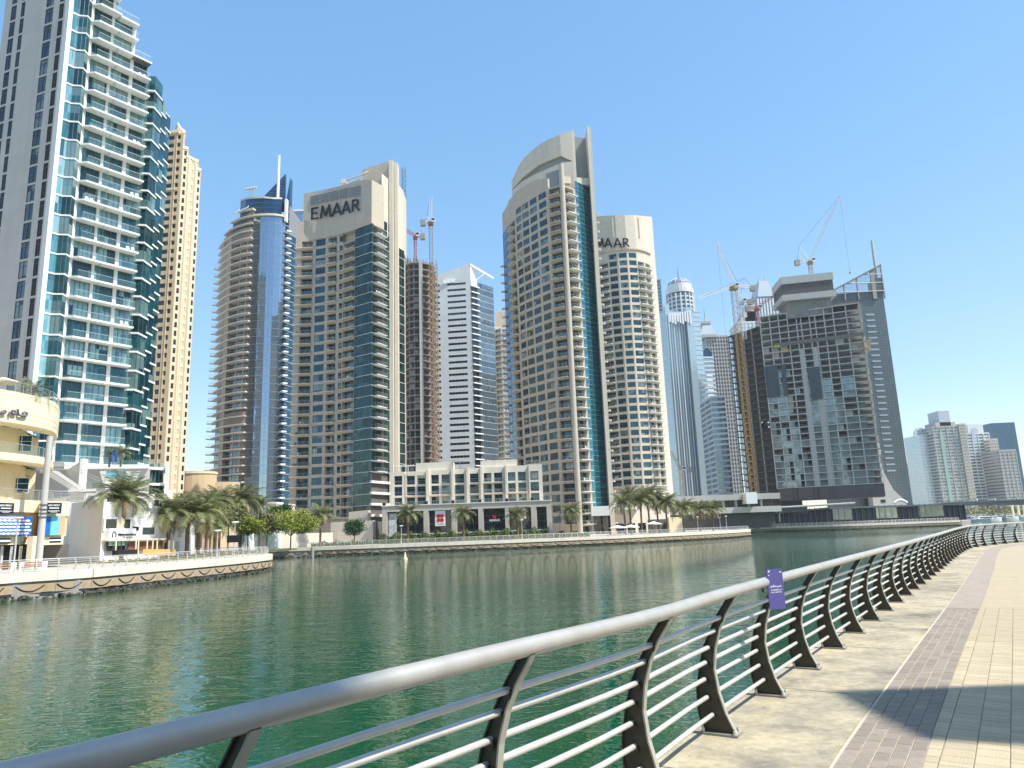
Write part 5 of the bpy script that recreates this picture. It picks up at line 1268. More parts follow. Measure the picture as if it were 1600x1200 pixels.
for ch,u0,u1 in(('M',933.5,944.5),('A',946,956.5),('A',960,971),('R',973.5,982.5)):
    vb=386-(u0-935)*.01; a=on3(u0,vb); c=on3(u1,vb); glyph(ch,a,c,on3(u0,372.5).z-a.z,t3.root,t3.o,M_black)
t3.done()
# ---- far glass cluster right of the drum tower
def far_tower(label,pts,D,vtop,u_top,m_core,m_slab,h=3.8,th=.9,depth=30,out=.5,name='apartment_tower',steps=(),pn=0,pm=None,top_flat=None):
    P_=[XY(u,d,770) for u,d in pts]; b=Bld(name,label,'tower',P_[0][0],P_[0][1],ZB)
    zt=Zv(u_top,vtop,D); n=int((zt-ZB)/h); z0=zt-n*h
    poly=P_+[(P_[-1][0],P_[-1][1]+depth),(P_[0][0],P_[0][1]+depth)]
    storeys(b,poly,z0,n,h,th,out,m_slab,'storey_band',core=m_core)
    if pn:
        for i in range(len(P_)-1): piers(b,P_[i],P_[i+1],[j/pn for j in range(pn+1)],z0,zt,.9,.8,pm or m_slab)
    return b,poly,zt
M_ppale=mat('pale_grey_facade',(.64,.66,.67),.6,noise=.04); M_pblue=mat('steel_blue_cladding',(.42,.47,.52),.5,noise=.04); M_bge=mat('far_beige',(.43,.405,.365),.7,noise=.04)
# glass slab tower in front
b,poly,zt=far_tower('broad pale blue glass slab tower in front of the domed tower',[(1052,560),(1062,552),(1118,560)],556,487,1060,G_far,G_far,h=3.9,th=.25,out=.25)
A,B=XY(1066,551,770),XY(1100,556,770)
for i,f in enumerate([0,.12,.24,.36,.48,.6,.72,.84,.96]):
    q=MB(); q.box(-.35,-.9,0,.35,0,zt-ZB-(6 if i%2 else 3),G_far if i%2 else M_ppale); part('vertical_fin',q,b.root,Vector((*lerp2(A,B,f),ZB))-b.o)
for u0,u1,hh in((1062,1068,5),(1096,1106,2)):
    q=MB(); a=XY(u0,551,770); c=XY(u1,553,770); q.X=Matrix.Translation(-b.o); q.prism([(a[0],550.5),(c[0],551.5),(c[0],560),(a[0],560)],ZB,zt+hh,G_far); part('corner_shaft',q,b.root)
bq=MB(); bq.prism([(0,0),(5,-2),(10,0)],0,1.2,M_ppale)
for i in range(int((zt-ZB)/3.9)-14): b.inst('balcony',bq,(XY(1110,556,770)[0],557.5,ZB+6+i*3.9))
q=MB(); q.X=Matrix.Translation(-b.o); a=at(1045,492,551);c=at(1062,487,551)
for i in range(9):
    x=a.x+i*2.0; q.box(x,550.2,a.z-6-(i%3),x+1.3,550.6,a.z+1+i*.2,M_white)
part('roof_lettering',q,b.root,kind='stuff'); b.done()
# domed tower
dt=Bld('domed_tower','grey-white tower with a round ribbed dome and thin spire behind the blue glass slab','tower',*XY(1085,640,770),ZB)
cx,cy=XY(1088,650,770); zd=Zv(1066,470,640); rr=10.5
def ring(cx,cy,r,n=20): return [(cx+r*math.cos(2*math.pi*i/n),cy+r*math.sin(2*math.pi*i/n)) for i in range(n)]
W=dt.mb('shaft'); 
zs_=Zv(1066,458,640); W.prism(ring(cx,cy,rr+1.5),ZB,zs_,G_grey)
storeys(dt,ring(cx,cy,rr+1.5,16),ZB+4,int((zs_-ZB-4)/3.9),3.9,1.3,.4,M_ppale,'storey_band')
pm_=MB(); pm_.box(-.6,-.6,0,.6,.6,zs_-ZB,M_ppale)
for x,y in ring(cx,cy,rr+2,18): dt.inst('pilaster',pm_,(x,y,ZB))
for v0,v1,r_ in((456,449,rr+2.2),(449,442,rr+1.0)):
    q=MB(); q.X=Matrix.Translation(-dt.o); q.prism(ring(cx,cy,r_,24),Zv(1066,v0,640),Zv(1066,v1,640),M_ppale); part('drum_ring',q,dt.root)
M_dome=mat('slate_blue_dome',(.20,.24,.28),.5)
dm=MB(); dm.X=Matrix.Translation(-dt.o); z0d=Zv(1066,442,640); n_=24; R_=rr
for j in range(6):
    a0,a1=j/6*math.pi/2,(j+1)/6*math.pi/2
    r0,r1=R_*math.cos(a0),R_*math.cos(a1); za,zb_=z0d+7.5*math.sin(a0),z0d+7.5*math.sin(a1)
    A_=ring(cx,cy,max(r0,.1),n_);B_=ring(cx,cy,max(r1,.1),n_)
    for i in range(n_): dm.quad((*A_[i],za),(*A_[(i+1)%n_],za),(*B_[(i+1)%n_],zb_),(*B_[i],zb_),M_dome)
part('dome',dm,dt.root)
for i in range(12):
    q=MB(); q.X=Matrix.Translation(-dt.o); t_=2*math.pi*i/12
    q.path([(cx+math.cos(t_)*(R_+.2)*math.cos(a),cy+math.sin(t_)*(R_+.2)*math.cos(a),z0d+7.6*math.sin(a)) for a in [k*math.pi/2/6 for k in range(7)]],.3,4,M_ppale); part('dome_rib',q,dt.root)
q=MB(); q.X=Matrix.Translation(-dt.o); q.tube((cx,cy,z0d+7),(cx,cy,Zv(1061,412,640)),.35,.12,6,M_dark); part('spire',q,dt.root); dt.done()
# slim block left behind drum tower
b,poly,zt=far_tower('slim dark-grey tower top peeping between the drum tower and the domed tower',[(1040,720),(1058,716)],720,440,1024,G_grey,M_pblue,depth=20); b.done()
# balconied pale tower right of slab, sloping profile
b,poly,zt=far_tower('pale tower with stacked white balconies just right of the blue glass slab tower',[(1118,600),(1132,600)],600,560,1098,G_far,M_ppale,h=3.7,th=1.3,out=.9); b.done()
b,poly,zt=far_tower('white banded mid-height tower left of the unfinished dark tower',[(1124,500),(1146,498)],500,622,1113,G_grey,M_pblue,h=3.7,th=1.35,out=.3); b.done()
# crowned beige tower
b,poly,zt=far_tower('ornate pale tower with arched blue front, flared crown and thin spire','x' and [(1124,760),(1160,760)],760,527,1106,G_grey,M_bge,h=4.1,th=1.6,out=.4,pn=8)
q=MB(); q.X=Matrix.Translation(-b.o); x0=at(1095,520,758).x; x1=at(1117,520,758).x; zc=Zv(1106,527,758); z1=Zv(1106,505,758); 
q.prism([(x0-2,757),(x1+2,757),(x1+2,775),(x0-2,775)],zc,zc+3,M_bge); 
v_=[(x0-1,757,zc+3),(x1+1,757,zc+3),(x1+1,775,zc+3),(x0-1,775,zc+3),(x0+4,760,z1),(x1-4,760,z1),(x1-4,772,z1),(x0+4,772,z1)]
q.add(v_,[(0,1,5,4),(1,2,6,5),(2,3,7,6),(3,0,4,7),(4,5,6,7)],M_pblue); q.prism([(x0+3,759),(x1-3,759),(x1-3,773),(x0+3,773)],z1,z1+2.5,M_bge); part('flared_crown',q,b.root)
q=MB(); q.X=Matrix.Translation(-b.o); xm=(x0+x1)/2; q.tube((xm,765,z1),(xm,765,z1+9),1.6,.5,8,M_bge); q.tube((xm,765,z1+8),(xm,765,Zv(1104,480,765)),.3,.1,5,M_dark); part('spire',q,b.root)
q=MB(); q.X=Matrix.Translation(-b.o); zz=Zv(1106,560,755); xa,xb=at(1098,560,756).x,at(1113,560,756).x
n_=12; arc=[(xa+(xb-xa)*(.5-.5*math.cos(math.pi*i/n_)),zz+math.sin(math.pi*i/n_)*12) for i in range(n_+1)]
vs=[(xa,756,zz-45),(xb,756,zz-45)]+[(x,756,z) for x,z in arc[::-1]]; q.add(vs,[tuple(range(len(vs)))],G_navy); part('arched_window',q,b.root); b.done()
# crown-of-spikes tower
ps=Bld('spiked_tower','distant blue-grey tower with a jagged pointed crown behind the tower crane','tower',*XY(1215,900,770),ZB)
xl,xr=at(1184,470,900).x,at(1212,470,900).x; xc=(xl+xr)/2; zb1=Zv(1196,463,900)
W=ps.mb('shaft'); W.prism([(xl,900),(xr+2,900),(xr+2,935),(xl,935)],ZB,zb1,G_grey)
q=MB(); q.box(-1.1,-1.2,0,1.1,.4,zb1-ZB-3,M_ppale)
for i in range(7): part('pilaster',q,ps.root,Vector((xl+(xr-xl)*i/6,900,ZB))-ps.o)
z2_=Zv(1196,437,900)
q=MB(); q.X=Matrix.Translation(-ps.o); v_=[(xl+1,901,zb1),(xr,901,zb1),(xr,932,zb1),(xl+1,932,zb1),(xl+6,905,z2_),(xr-6,905,z2_),(xr-6,928,z2_),(xl+6,928,z2_)]; q.add(v_,[(0,1,5,4),(1,2,6,5),(2,3,7,6),(3,0,4,7),(4,5,6,7)],M_pblue); part('tapered_crown',q,ps.root)
for x,zt_,w_ in((xl+7.5,Zv(1190,425,900),2.2),(xr-8,Zv(1197,422,900),2.4),(xl+5,Zv(1186,438,900),1.5),(xr-4.5,Zv(1204,440,900),1.6)):
    q=MB(); q.X=Matrix.Translation(-ps.o); q.add([(x-w_,905,z2_-8),(x+w_,905,z2_-8),(x+w_,910,z2_-8),(x-w_,910,z2_-8),(x,907,zt_)],[(0,1,4),(1,2,4),(2,3,4),(3,0,4)],M_pblue); part('spike',q,ps.root)
ps.done()
b,poly,zt=far_tower('pale blue stepped tower behind the left edge of the unfinished dark tower',[(1180,700),(1216,700)],700,505,1150,G_far,M_ppale,h=4,th=1.5,out=.3,pn=6)
for k_,(du,dz) in enumerate(((3,6),(6,12),(10,20))):
    q=MB(); q.X=Matrix.Translation(-b.o); q.prism([(poly[0][0]+du,701),(poly[1][0]-du*.3,701),(poly[1][0]-du*.3,715),(poly[0][0]+du,715)],zt,zt+dz,M_pblue); part('roof_step',q,b.root)
b.done()
# ---- unfinished concrete tower (right)
ut=Bld('unfinished_tower','huge dark unfinished concrete tower with open upper floors and glazed lower floors at right','tower',160,390,ZB)
fA=XY(1217,400,785); fB=XY(1385,379,785)
hc=3.58; zr=Zv(1184,506,400); ncn=26; zc0=zr-ncn*hc
L_=math.dist(fA,fB); rzf=math.atan2(fB[1]-fA[1],fB[0]-fA[0])
def FF(f,d=0): 
    tx,ty=(fB[0]-fA[0])/L_,(fB[1]-fA[1])/L_; return (fA[0]+tx*L_*f-ty*d*-1*-1 if False else fA[0]+tx*L_*f+(-ty)*(-d)*-1*-1*-1 if False else fA[0]+tx*L_*f+ty*d, fA[1]+ty*L_*f-tx*d)
# d>0 outward
M_slabc=mat('site_slab_concrete',(.58,.57,.54),.9,noise=.1)
M_scr=mat('debris_netting',(.05,.048,.042),.95,noise=.35,nscale=.25)
sl_=MB(); sl_.box(0,-.9,0,L_,26,.38,M_slabc)
for i in range(ncn+2): ut.inst('floor_slab',sl_,(*fA,zc0+i*hc),rzf)
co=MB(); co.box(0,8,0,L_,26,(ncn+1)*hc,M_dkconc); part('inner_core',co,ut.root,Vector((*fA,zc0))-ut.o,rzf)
cf=[.0,.10,.19,.28,.37,.415,.50,.555,.645,.735,.86,.985]
cl_=MB(); cl_.box(-.28,-.2,0,.28,.7,(ncn+1)*hc,M_slabc)
for f in cf: ut.inst('column',cl_,(*FF(f),zc0),rzf)
wl=MB(); wl.box(-1.3,-.45,0,1.3,.1,1,M_conclt)
G_site=glass('site_glass',(.30,.38,.38),.5,rnd=.6,curtain=(.14,.18,.17),cfrac=.25)
glz=P_panel(G_site,M_frame,nv=2)
rs=random.Random(21)
for i in range(ncn-4):
    for j in range(len(cf)-1):
        a,b__=cf[j],cf[j+1]; w_=(b__-a)*L_
        frac=i/ncn
        if 4<=j<=7:
            # central bay: pale concrete walls and blue panes
            if i<ncn-5: 
                if j in(4,6): ut.inst('pale_wall',wl,(*FF((a+b__)/2-.002,.1),zc0+i*hc+.38),rzf,.8,1,hc-.38)
                if i<16 : ut.inst('glazing',glz,(*FF(a+.004,-.3),zc0+i*hc+.4),rzf,w_*.9,1,hc-.45)
        elif rs.random()<(1.25-frac*1.75):
            ut.inst('glazing',glz,(*FF(a+.004,-.3),zc0+i*hc+.4),rzf,w_*rs.choice([.5,.92,.92]),1,hc-.45)
        elif rs.random()<.3:
            ut.inst('block_wall',wl,(*FF(a+.03,-1.5),zc0+i*hc+.38),rzf,w_/4,1,hc-.4)
prp=MB()
for i in range(34): x=rs.uniform(.5,L_-.5); prp.box(x,.2+rs.random()*3,0,x+.12,.35+rs.random()*3,hc-.4,M_frame)
for i in range(ncn-3,ncn+1): ut.inst('prop_row',prp,(*fA,zc0+i*hc+.38),rzf)
pnl=MB(); pnl.box(0,-1.3,0,1,-1.05,1,mat('blue_grey_screen',(.075,.09,.11),.8,noise=.1))
for f0,f1,i0,i1 in((.0,.13,14,19),(.165,.21,14,19),(.43,.54,13,18)):
    ut.inst('screen_panel',pnl,(*FF(f0),zc0+i0*hc),rzf,(f1-f0)*L_,1,(i1-i0)*hc)
gp_=MB(); gp_.box(0,-1.6,0,1,-.9,1.6,mat('green_grey_formwork',(.16,.17,.145),.9,noise=.2,nscale=.4)); ut.inst('edge_formwork',gp_,(*FF(.12),zc0+(ncn-4)*hc),rzf,L_*.88)
yl=MB(); yl.box(0,-1.8,0,3.2,-1.2,1.3,mat('yellow_platform',(.55,.42,.03),.6)); ut.inst('loading_platform',yl,(*FF(.12),zc0+(ncn-4)*hc-1),rzf); ut.inst('loading_platform',yl,(*FF(.2),zc0+(ncn-5)*hc-.5),rzf)
gd=MB(); gd.box(0,-.9,0,L_,-.85,.06,M_conclt); gd.box(0,-.9,-.6,L_,-.85,-.54,M_conclt)
for i in range(ncn): ut.inst('edge_guard',gd,(*fA,zc0+i*hc+1.5),rzf)
# ragged netting on the right edge
nt_=MB(); nt_.X=Matrix.Translation(-ut.o)
M_net=mat('tan_scaffold_net',(.30,.25,.17),.95,noise=.4,nscale=.3)
for i in range(ncn+1):
    f=.985; x,y=FF(.985,.9); z_=zc0+i*hc; dx_=rs.uniform(.2,1.7); 
    nt_.add([(x,y,z_),(x+dx_,y+.4,z_+.4),(x+dx_+rs.uniform(-.5,.6),y+.6,z_+hc*.8),(x,y,z_+hc)],[(0,1,2,3),(3,2,1,0)],M_net if i>5 else M_conclt)
    for k_ in range(5): nt_.tube((x+rs.uniform(0,1.6),y-.2,z_),(x+rs.uniform(0,1.6),y-.2,z_+hc),.05,n=3,m=M_conclt,cap=False)
tag(part('edge_netting',nt_,ut.root),kind='stuff')
q=MB(); q.X=Matrix.Translation(-ut.o); p0=FF(.93,1);p1=FF(1.07,-1)
q.add([(p0[0],p0[1],zc0+(ncn-5)*hc),(p1[0],p1[1],zc0+(ncn-4.4)*hc),(p1[0]-1.5,p1[1],zc0+(ncn-6.5)*hc),(p0[0]+1,p0[1],zc0+(ncn-7)*hc)],[(0,1,2,3),(3,2,1,0)],M_net); part('loose_net',q,ut.root)
# right flank
q=MB(); q.X=Matrix.Translation(-ut.o); e=FF(1,0); 
for i in range(ncn+1): pass
# raised deck and lift core on top
cA,cB=at(1226,485,396),at(1296,470,388); zt1=Zv(1290,425,386)
q=MB(); q.X=Matrix.Translation(-ut.o); q.prism([(cA.x,391),(cB.x,386),(cB.x+2.5,402),(cA.x+1,407)],zr,Zv(1290,458,388),mat('lift_core_concrete',(.27,.26,.24),.9,noise=.2,nscale=.25,streak=.2)); part('lift_core',q,ut.root)
z_a=Zv(1216,468,392);z_b=Zv(1216,452,392);z_c=Zv(1216,437,392)
for k_,(za,zb_,o_,mm) in enumerate(((z_a-1.8,z_a+1.6,1.6,M_conclt),(z_a+1.6,z_b+1.9,.9,M_dkconc),(z_b+1.9,z_c+.5,1.3,M_conclt))):
    q=MB(); q.X=Matrix.Translation(-ut.o); q.prism(off_poly([(cA.x-1.5,390.5),(cB.x+.5,385),(cB.x+2.5,403),(cA.x,407)],o_),za,zb_,mm); part('climbing_formwork',q,ut.root)
q=MB(); q.X=Matrix.Translation(-ut.o); a=FF(.72,.5);c=FF(.99,.5); q.prism([a,c,(c[0]+4,c[1]+12),(a[0]+4,a[1]+12)],zr+hc,zr+hc+1.3,M_net); part('deck_edge',q,ut.root)
q=MB(); q.X=Matrix.Translation(-ut.o); a=FF(.1,.2);c=FF(.62,.2); q.prism([a,c,(c[0]+4,c[1]+12),(a[0]+4,a[1]+12)],zr+hc+.3,zr+hc+.9,M_conclt); part('deck_edge',q,ut.root)
# left wing
wA_,wB_=XY(1162,425,785),XY(1215,404,785); zwr=Zv(1140,527,425); nwg=int((zwr-ZB)/hc); zw0=zwr-nwg*hc; Lw=math.dist(wA_,wB_); rzw=math.atan2(wB_[1]-wA_[1],wB_[0]-wA_[0])
s2=MB(); s2.box(0,-.6,0,Lw,20,.35,mat('wing_slab',(.14,.135,.13),.9,noise=.15))
for i in range(nwg+1): ut.inst('wing_slab',s2,(*wA_,zw0+i*hc),rzw)
co=MB(); co.box(.6,3,0,Lw,20,nwg*hc,M_dkconc); part('wing_core',co,ut.root,Vector((*wA_,zw0))-ut.o,rzw)
cl2=MB(); cl2.box(-.35,-.3,0,.35,.4,nwg*hc,M_conc)
for f in(.02,.25,.5,.75): ut.inst('wing_column',cl2,(*lerp2(wA_,wB_,f),zw0),rzw)
sw=MB(); sw.box(-.5,-.9,0,.5,-.6,hc-1,M_balw)
for i in range(1,18): ut.inst('white_panel',sw,(*lerp2(wA_,wB_,.2),zw0+i*hc),rzw)
q=MB(); q.X=Matrix.Translation(-ut.o)
for i in range(60):
    z_=zw0+rs.uniform(.3,1)*nwg*hc; x=wA_[0]+rs.uniform(-.8,.6); q.tube((x,424.2,z_),(x+rs.uniform(-.8,.8),424.2,z_+rs.uniform(1.5,4)),.09,n=3,m=M_conc,cap=False)
tag(part('scaffold_edge',q,ut.root),kind='stuff')
# round white banner
q=MB(); q.X=Matrix.Translation(-ut.o); c_=at(1195,664,398); n_=20
def annulus(mb,cx,cz,y,r0,r1,a0,a1,m,n=18):
    vs=[];
    for i in range(n+1):
        t_=a0+(a1-a0)*i/n; vs+=[(cx+math.cos(t_)*r0,y,cz+math.sin(t_)*r0),(cx+math.cos(t_)*r1,y,cz+math.sin(t_)*r1)]
    mb.add(vs,[(2*i,2*i+1,2*i+3,2*i+2) for i in range(n)]+[(2*i+2,2*i+3,2*i+1,2*i) for i in range(n)],m)
q.box(c_.x-2.2,397.5,c_.z-1.9,c_.x+2.6,397.7,c_.z+1.7,M_black); annulus(q,c_.x-.1,c_.z,397.3,.9,1.75,R(60),R(330),M_white); annulus(q,c_.x-.1,c_.z,397.28,0.01,.45,0,R(360),M_white); q.box(c_.x-1.9,397.3,c_.z+.9,c_.x-1.0,397.4,c_.z+1.6,M_white); q.box(c_.x+1.5,397.3,c_.z+.9,c_.x+2.2,397.4,c_.z+1.6,M_white)
q.box(c_.x+1.5,397.3,c_.z-1.6,c_.x+2.2,397.4,c_.z-.9,M_white)
part('round_logo_banner',q,ut.root,kind='stuff')
# ground floor screens
q=MB(); q.box(0,-.8,0,1,-.4,6.2,mat('brown_shutter',(.13,.115,.10),.8,panel=(50,.5,.05),joint=.6))
for f0,f1 in((.01,.19),(.2,.39),(.4,.52)): ut.inst('site_shutter',q,(*FF(f0,.6),zc0-6.4),rzf,(f1-f0)*L_)
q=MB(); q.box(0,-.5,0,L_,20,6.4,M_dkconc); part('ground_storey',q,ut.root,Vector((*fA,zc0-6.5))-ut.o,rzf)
ut.done()
# ---- dark grey tower with raking roof frame
dk=Bld('office_tower','dark charcoal tower with raking steel roof frame and mast behind the unfinished tower','tower',225,440,ZB)
dR=XY(1425,437,780); dL=XY(1380,452,780); dLL=XY(1330,440,780)
zbod=Zv(1380,457,440)
M_char=mat('charcoal_curtain_wall',(.12,.14,.145),.35,metal=.3,noise=.08,nscale=.15,panel=(1.6,1.75,.06),joint=1.9)
W=dk.mb('wall')
W.prism([(dLL[0],440),dR,(dR[0]+6,470),(dLL[0],475)],ZB,zbod,M_char)
# raking frame
x0=at(1297,470,438).x; x1=at(1379,440,437).x; zl_=Zv(1297,457,438); zr_=Zv(1375,414,437); zlo=zbod
fr_=MB(); fr_.X=Matrix.Translation(-dk.o); yF=436.5
fr_.tube((x0,yF,zl_),(x1,yF,zr_),.75,n=4,m=M_conc)
part('raking_beam',fr_,dk.root)
for f in(0,.27,.52,.82,1):
    q=MB(); q.X=Matrix.Translation(-dk.o); x=x0+(x1-x0)*f; q.box(x-.35 if f!=.82 else x-1.2,yF,zlo-5,x+.35 if f!=.82 else x+1.2,yF+.8,zl_+(zr_-zl_)*f,M_louver if f!=.82 else M_conc); part('frame_post',q,dk.root)
for k_ in range(3):
    q=MB(); q.X=Matrix.Translation(-dk.o); z_=zlo+k_*((zr_-zlo)/3.1); f=max(0,(z_-zl_)/(zr_-zl_)); q.tube((x0+(x1-x0)*f,yF+.2,z_),(x1,yF+.2,z_),.3,n=4,m=M_louver); part('frame_rail',q,dk.root)
msh=MB(); msh.X=Matrix.Translation(-dk.o)
for i in range(44):
    f=i/44; x=x0+(x1-x0)*f; msh.box(x,yF+.3,zlo-4,x+.1,yF+.4,zl_+(zr_-zl_)*f,M_frame)
for k_ in range(24):
    z_=zlo-4+k_*(zr_-zlo+4)/24; f=max(0,(z_-zl_)/(zr_-zl_))
    if f<1: msh.box(x0+(x1-x0)*f,yF+.3,z_,x1,yF+.4,z_+.1,M_frame)
tag(part('mesh_screen',msh,dk.root),kind='stuff')
q=MB(); q.X=Matrix.Translation(-dk.o); q.prism([(x1-5,437.5),(x1,437.5),(x1+3,450),(x1-3,450)],zlo-1,zlo+9,M_bge); part('stair_block',q,dk.root)
q=MB(); q.X=Matrix.Translation(-dk.o); m_=at(1368,420,440); q.tube((m_.x,440,zr_-8),(m_.x,440,Zv(1363,376,440)),1.0,.75,8,M_conclt); part('mast',q,dk.root)
# vertical balcony stack
bx=MB(); bx.prism([(0,0),(0,-1.6),(7.5,-1.9),(8.4,-1.2),(8.4,0)],0,.95,M_pblue); 
zb2=Zv(1360,486,438)
rw=MB(); rw.box(0,-.2,0,8.2,0,2.2,G_dark)
xb_=XY(1392,438,780)[0]
for i in range(27):
    z_=zb2-2.8-i*3.55*1.05
    dk.inst('balcony',bx,(xb_,439.4,z_)); dk.inst('recess_glass',rw,(xb_,439.7,z_+1.0))
# lower curved sail leg
q=MB(); q.X=Matrix.Translation(-dk.o); P_=[at(1372,705,430),at(1382,740,430),at(1396,765,430),at(1416,784,430)]
base=ZB+4; vs=[(XY(1372,430,780)[0]-3,430,base)]+[(P_[3].x,430,base)]+[(p_.x,430,p_.z) for p_ in P_[::-1]]+[(XY(1372,430,780)[0]-3,430,P_[0].z+2)]
n_=len(vs); q.add(vs+[(x,y+6,z) for x,y,z in vs],[tuple(range(n_)),tuple(range(n_,2*n_))[::-1]]+[(i,i+n_,(i+1)%n_+n_,(i+1)%n_) for i in range(n_)],M_grey); part('sail_leg',q,dk.root)
for k_ in range(4):
    q=MB(); q.X=Matrix.Translation(-dk.o); z_=base+2+k_*5; xe=[P_[3].x-8,P_[3].x-12,P_[2].x-8,P_[2].x-10][k_]; q.box(XY(1376,430,780)[0],429.8,z_,xe,430.1,z_+1.6,M_dark); part('slot_window',q,dk.root)
dk.done()
# ---- parking deck, long dark hall, white banner
pd=Bld('parking_deck','low grey two-level deck building with open dark slots behind the tip of the middle quay','building',75,300,ZB)
ca,cb=at(1047,786,300),at(1185,786,300)
for k_,(v0,v1) in enumerate(((777,783),(797,803))):
    q=MB(); q.X=Matrix.Translation(-pd.o); z1=Zv(1110,v0-3,300); z0_=Zv(1110,v1,300); q.prism([(ca.x,300),(cb.x+8,297),(cb.x+8,340),(ca.x,340)],z0_,z1,M_grey if k_ else M_conclt); part('deck_parapet',q,pd.root)
W=pd.mb('wall'); W.prism([(ca.x+1,302),(cb.x+6,300),(cb.x+6,338),(ca.x+1,338)],ZB,Zv(1110,782,302),M_dkconc)
for i in range(8):
    q=MB(); q.X=Matrix.Translation(-pd.o); x=ca.x+1+(cb.x-ca.x)*i/7; q.box(x-.4,299.2,Zv(1110,797,300),x+.4,301.5,Zv(1110,783,300),M_conclt); part('deck_column',q,pd.root)
q=MB(); q.X=Matrix.Translation(-pd.o); a=at(1167,788,294);c=at(1184,788,294); q.box(a.x,294,Zv(1175,787,294),c.x,300,Zv(1175,769,294),M_white); part('white_panel',q,pd.root)
pd.done()
hl=Bld('waterfront_hall','long low black glass hall with flat roof along the quay under the unfinished tower','building',120,345,ZB)
ha,hb_=(at(1150,800,352).x,352),(at(1290,800,336).x,334); hcx=at(1500,790,345).x
zt_h=Zv(1200,795,345)
W=hl.mb('wall'); W.prism([ha,hb_,(hcx,342),(hcx,372),(ha[0],385)],ZB,[Zv(1150,808,352),Zv(1290,797,334),Zv(1490,790,342),Zv(1490,790,342),Zv(1150,808,352)],mat('hall_black_cladding',(.03,.034,.042),.5,panel=(3,30,.1),joint=2.0))
q=MB(); q.X=Matrix.Translation(-hl.o); q.prism([(ha[0]-2,ha[1]-3),(hb_[0],hb_[1]-3),(hcx+3,338),(hcx+3,375),(ha[0]-2,388)],[Zv(1150,807,350),Zv(1290,796,332),Zv(1490,789,340)]+[Zv(1490,789,340),Zv(1150,807,350)],[Zv(1150,805,350)+.2,Zv(1290,793,332),Zv(1490,787,340),Zv(1490,787,340),Zv(1150,805,350)+.2],M_frame); part('flat_roof',q,hl.root)
for i in range(42):
    f=i/41; p_=lerp2(ha,hb_,f/.42) if f<.42 else lerp2(hb_,(hcx,342),(f-.42)/.58); q=MB(); 
    if 'hm' not in PROTO: hm=MB(); hm.box(-.12,-.5,0,.12,0,7.6,M_frame); PROTO['hm']=hm
    hl.inst('facade_mullion',PROTO['hm'],(p_[0],p_[1],ZB+.2))
for f,w_ in((.44,9),(.2,7),(.62,10),(.8,12)):
    p_=lerp2(ha,hb_,f/.42) if f<.42 else lerp2(hb_,(hcx,342),(f-.42)/.58); q=MB(); q.box(0,-.3,0,w_,0,5,G_ft if f>.6 else G_grey); part('glass_bay',q,hl.root,Vector((p_[0],p_[1],ZB+2))-hl.o,math.atan2(8,88))
q=MB(); q.X=Matrix.Translation(-hl.o); q.prism([(ha[0]+6,ha[1]+3),(hb_[0]-8,hb_[1]+2),(hb_[0]-8,hb_[1]+20),(ha[0]+6,ha[1]+20)],Zv(1180,806,350),Zv(1280,788,338),M_dkconc); part('setback_storey',q,hl.root)
q=MB(); q.X=Matrix.Translation(-hl.o); a=at(1185,795,332);c=at(1336,786,328); q.tube((a.x,332,a.z),(c.x,328,c.z),.6,n=4,m=M_conclt); part('roof_beam',q,hl.root)
bl2=MB(); bl2.box(0,0,0,1,.1,1.6,M_white)
q=MB(); q.X=Matrix.Translation(-hl.o); c_=at(1407,786,338); q.path([(c_.x-3+i,338,c_.z+1.4*math.sin(math.pi*i/6)) for i in range(7)],.6,6,M_white); part('white_canopy',q,hl.root)
hl.done()
# ---- bridge
br=Bld('road_bridge','low pale concrete road bridge crossing the marina at the right','bridge',215,520,0)
bA,bB,bC=at(1488,783,560),at(1600,778,520),at(1760,770,470)
D3=[560,520,470,400]; us=[1470,1600,1760,2050]; vt_=[784.5,779.5,771,758]
q=MB(); q.X=Matrix.Translation(-br.o); P3=[at(u,v,d) for u,v,d in zip(us,vt_,D3)]
th_=[3.4,7.0,9.0,7.0]
pr_=[(p_.x,p_.y) for p_ in P3]
q.strip(pr_,[p_.z-.9 for p_ in P3],[p_.z for p_ in P3],18,M_conclt); part('deck',q,br.root)
q=MB(); q.X=Matrix.Translation(-br.o); q.strip([(x+1,y+2) for x,y in pr_],[P3[0].z-2.8,P3[1].z-4.2,P3[2].z-3.5,P3[3].z-3],[p_.z-.9 for p_ in P3],14,M_conc); part('girder',q,br.root)
q=MB(); q.X=Matrix.Translation(-br.o)
for i in range(60):
    f=i/59*2.9; j=int(f); a,c=P3[j],P3[min(j+1,3)]; p_=a.lerp(c,f-j); q.box(p_.x-.06,p_.y,p_.z,p_.x+.06,p_.y+.12,p_.z+1.1,M_rail)
q.path([(p_.x,p_.y,p_.z+1.1) for p_ in P3],.08,4,M_rail); part('parapet_rail',q,br.root)
q=MB(); q.X=Matrix.Translation(-br.o); p_=P3[0]; q.prism([(p_.x-3,p_.y+2),(p_.x+4,p_.y+2),(p_.x+4,p_.y+16),(p_.x-3,p_.y+16)],-1,p_.z-2,M_conc); part('abutment',q,br.root)
br.done()
car=MB(); car.prism([(0,0),(4.3,0),(4.3,1.8),(0,1.8)],.35,.95,M_white); car.add([(.7,.1,.95),(3.6,.1,.95),(3.6,1.7,.95),(.7,1.7,.95),(1.3,.25,1.5),(3.0,.25,1.5),(3.0,1.55,1.5),(1.3,1.55,1.5)],[(0,1,5,4),(1,2,6,5),(2,3,7,6),(3,0,4,7),(4,5,6,7)],M_dark)
for cx_ in(.8,3.4):
    for cy_ in(0,1.7): car.tube((cx_,cy_,.35),(cx_,cy_+.15,.35),.35,n=10,m=M_black)
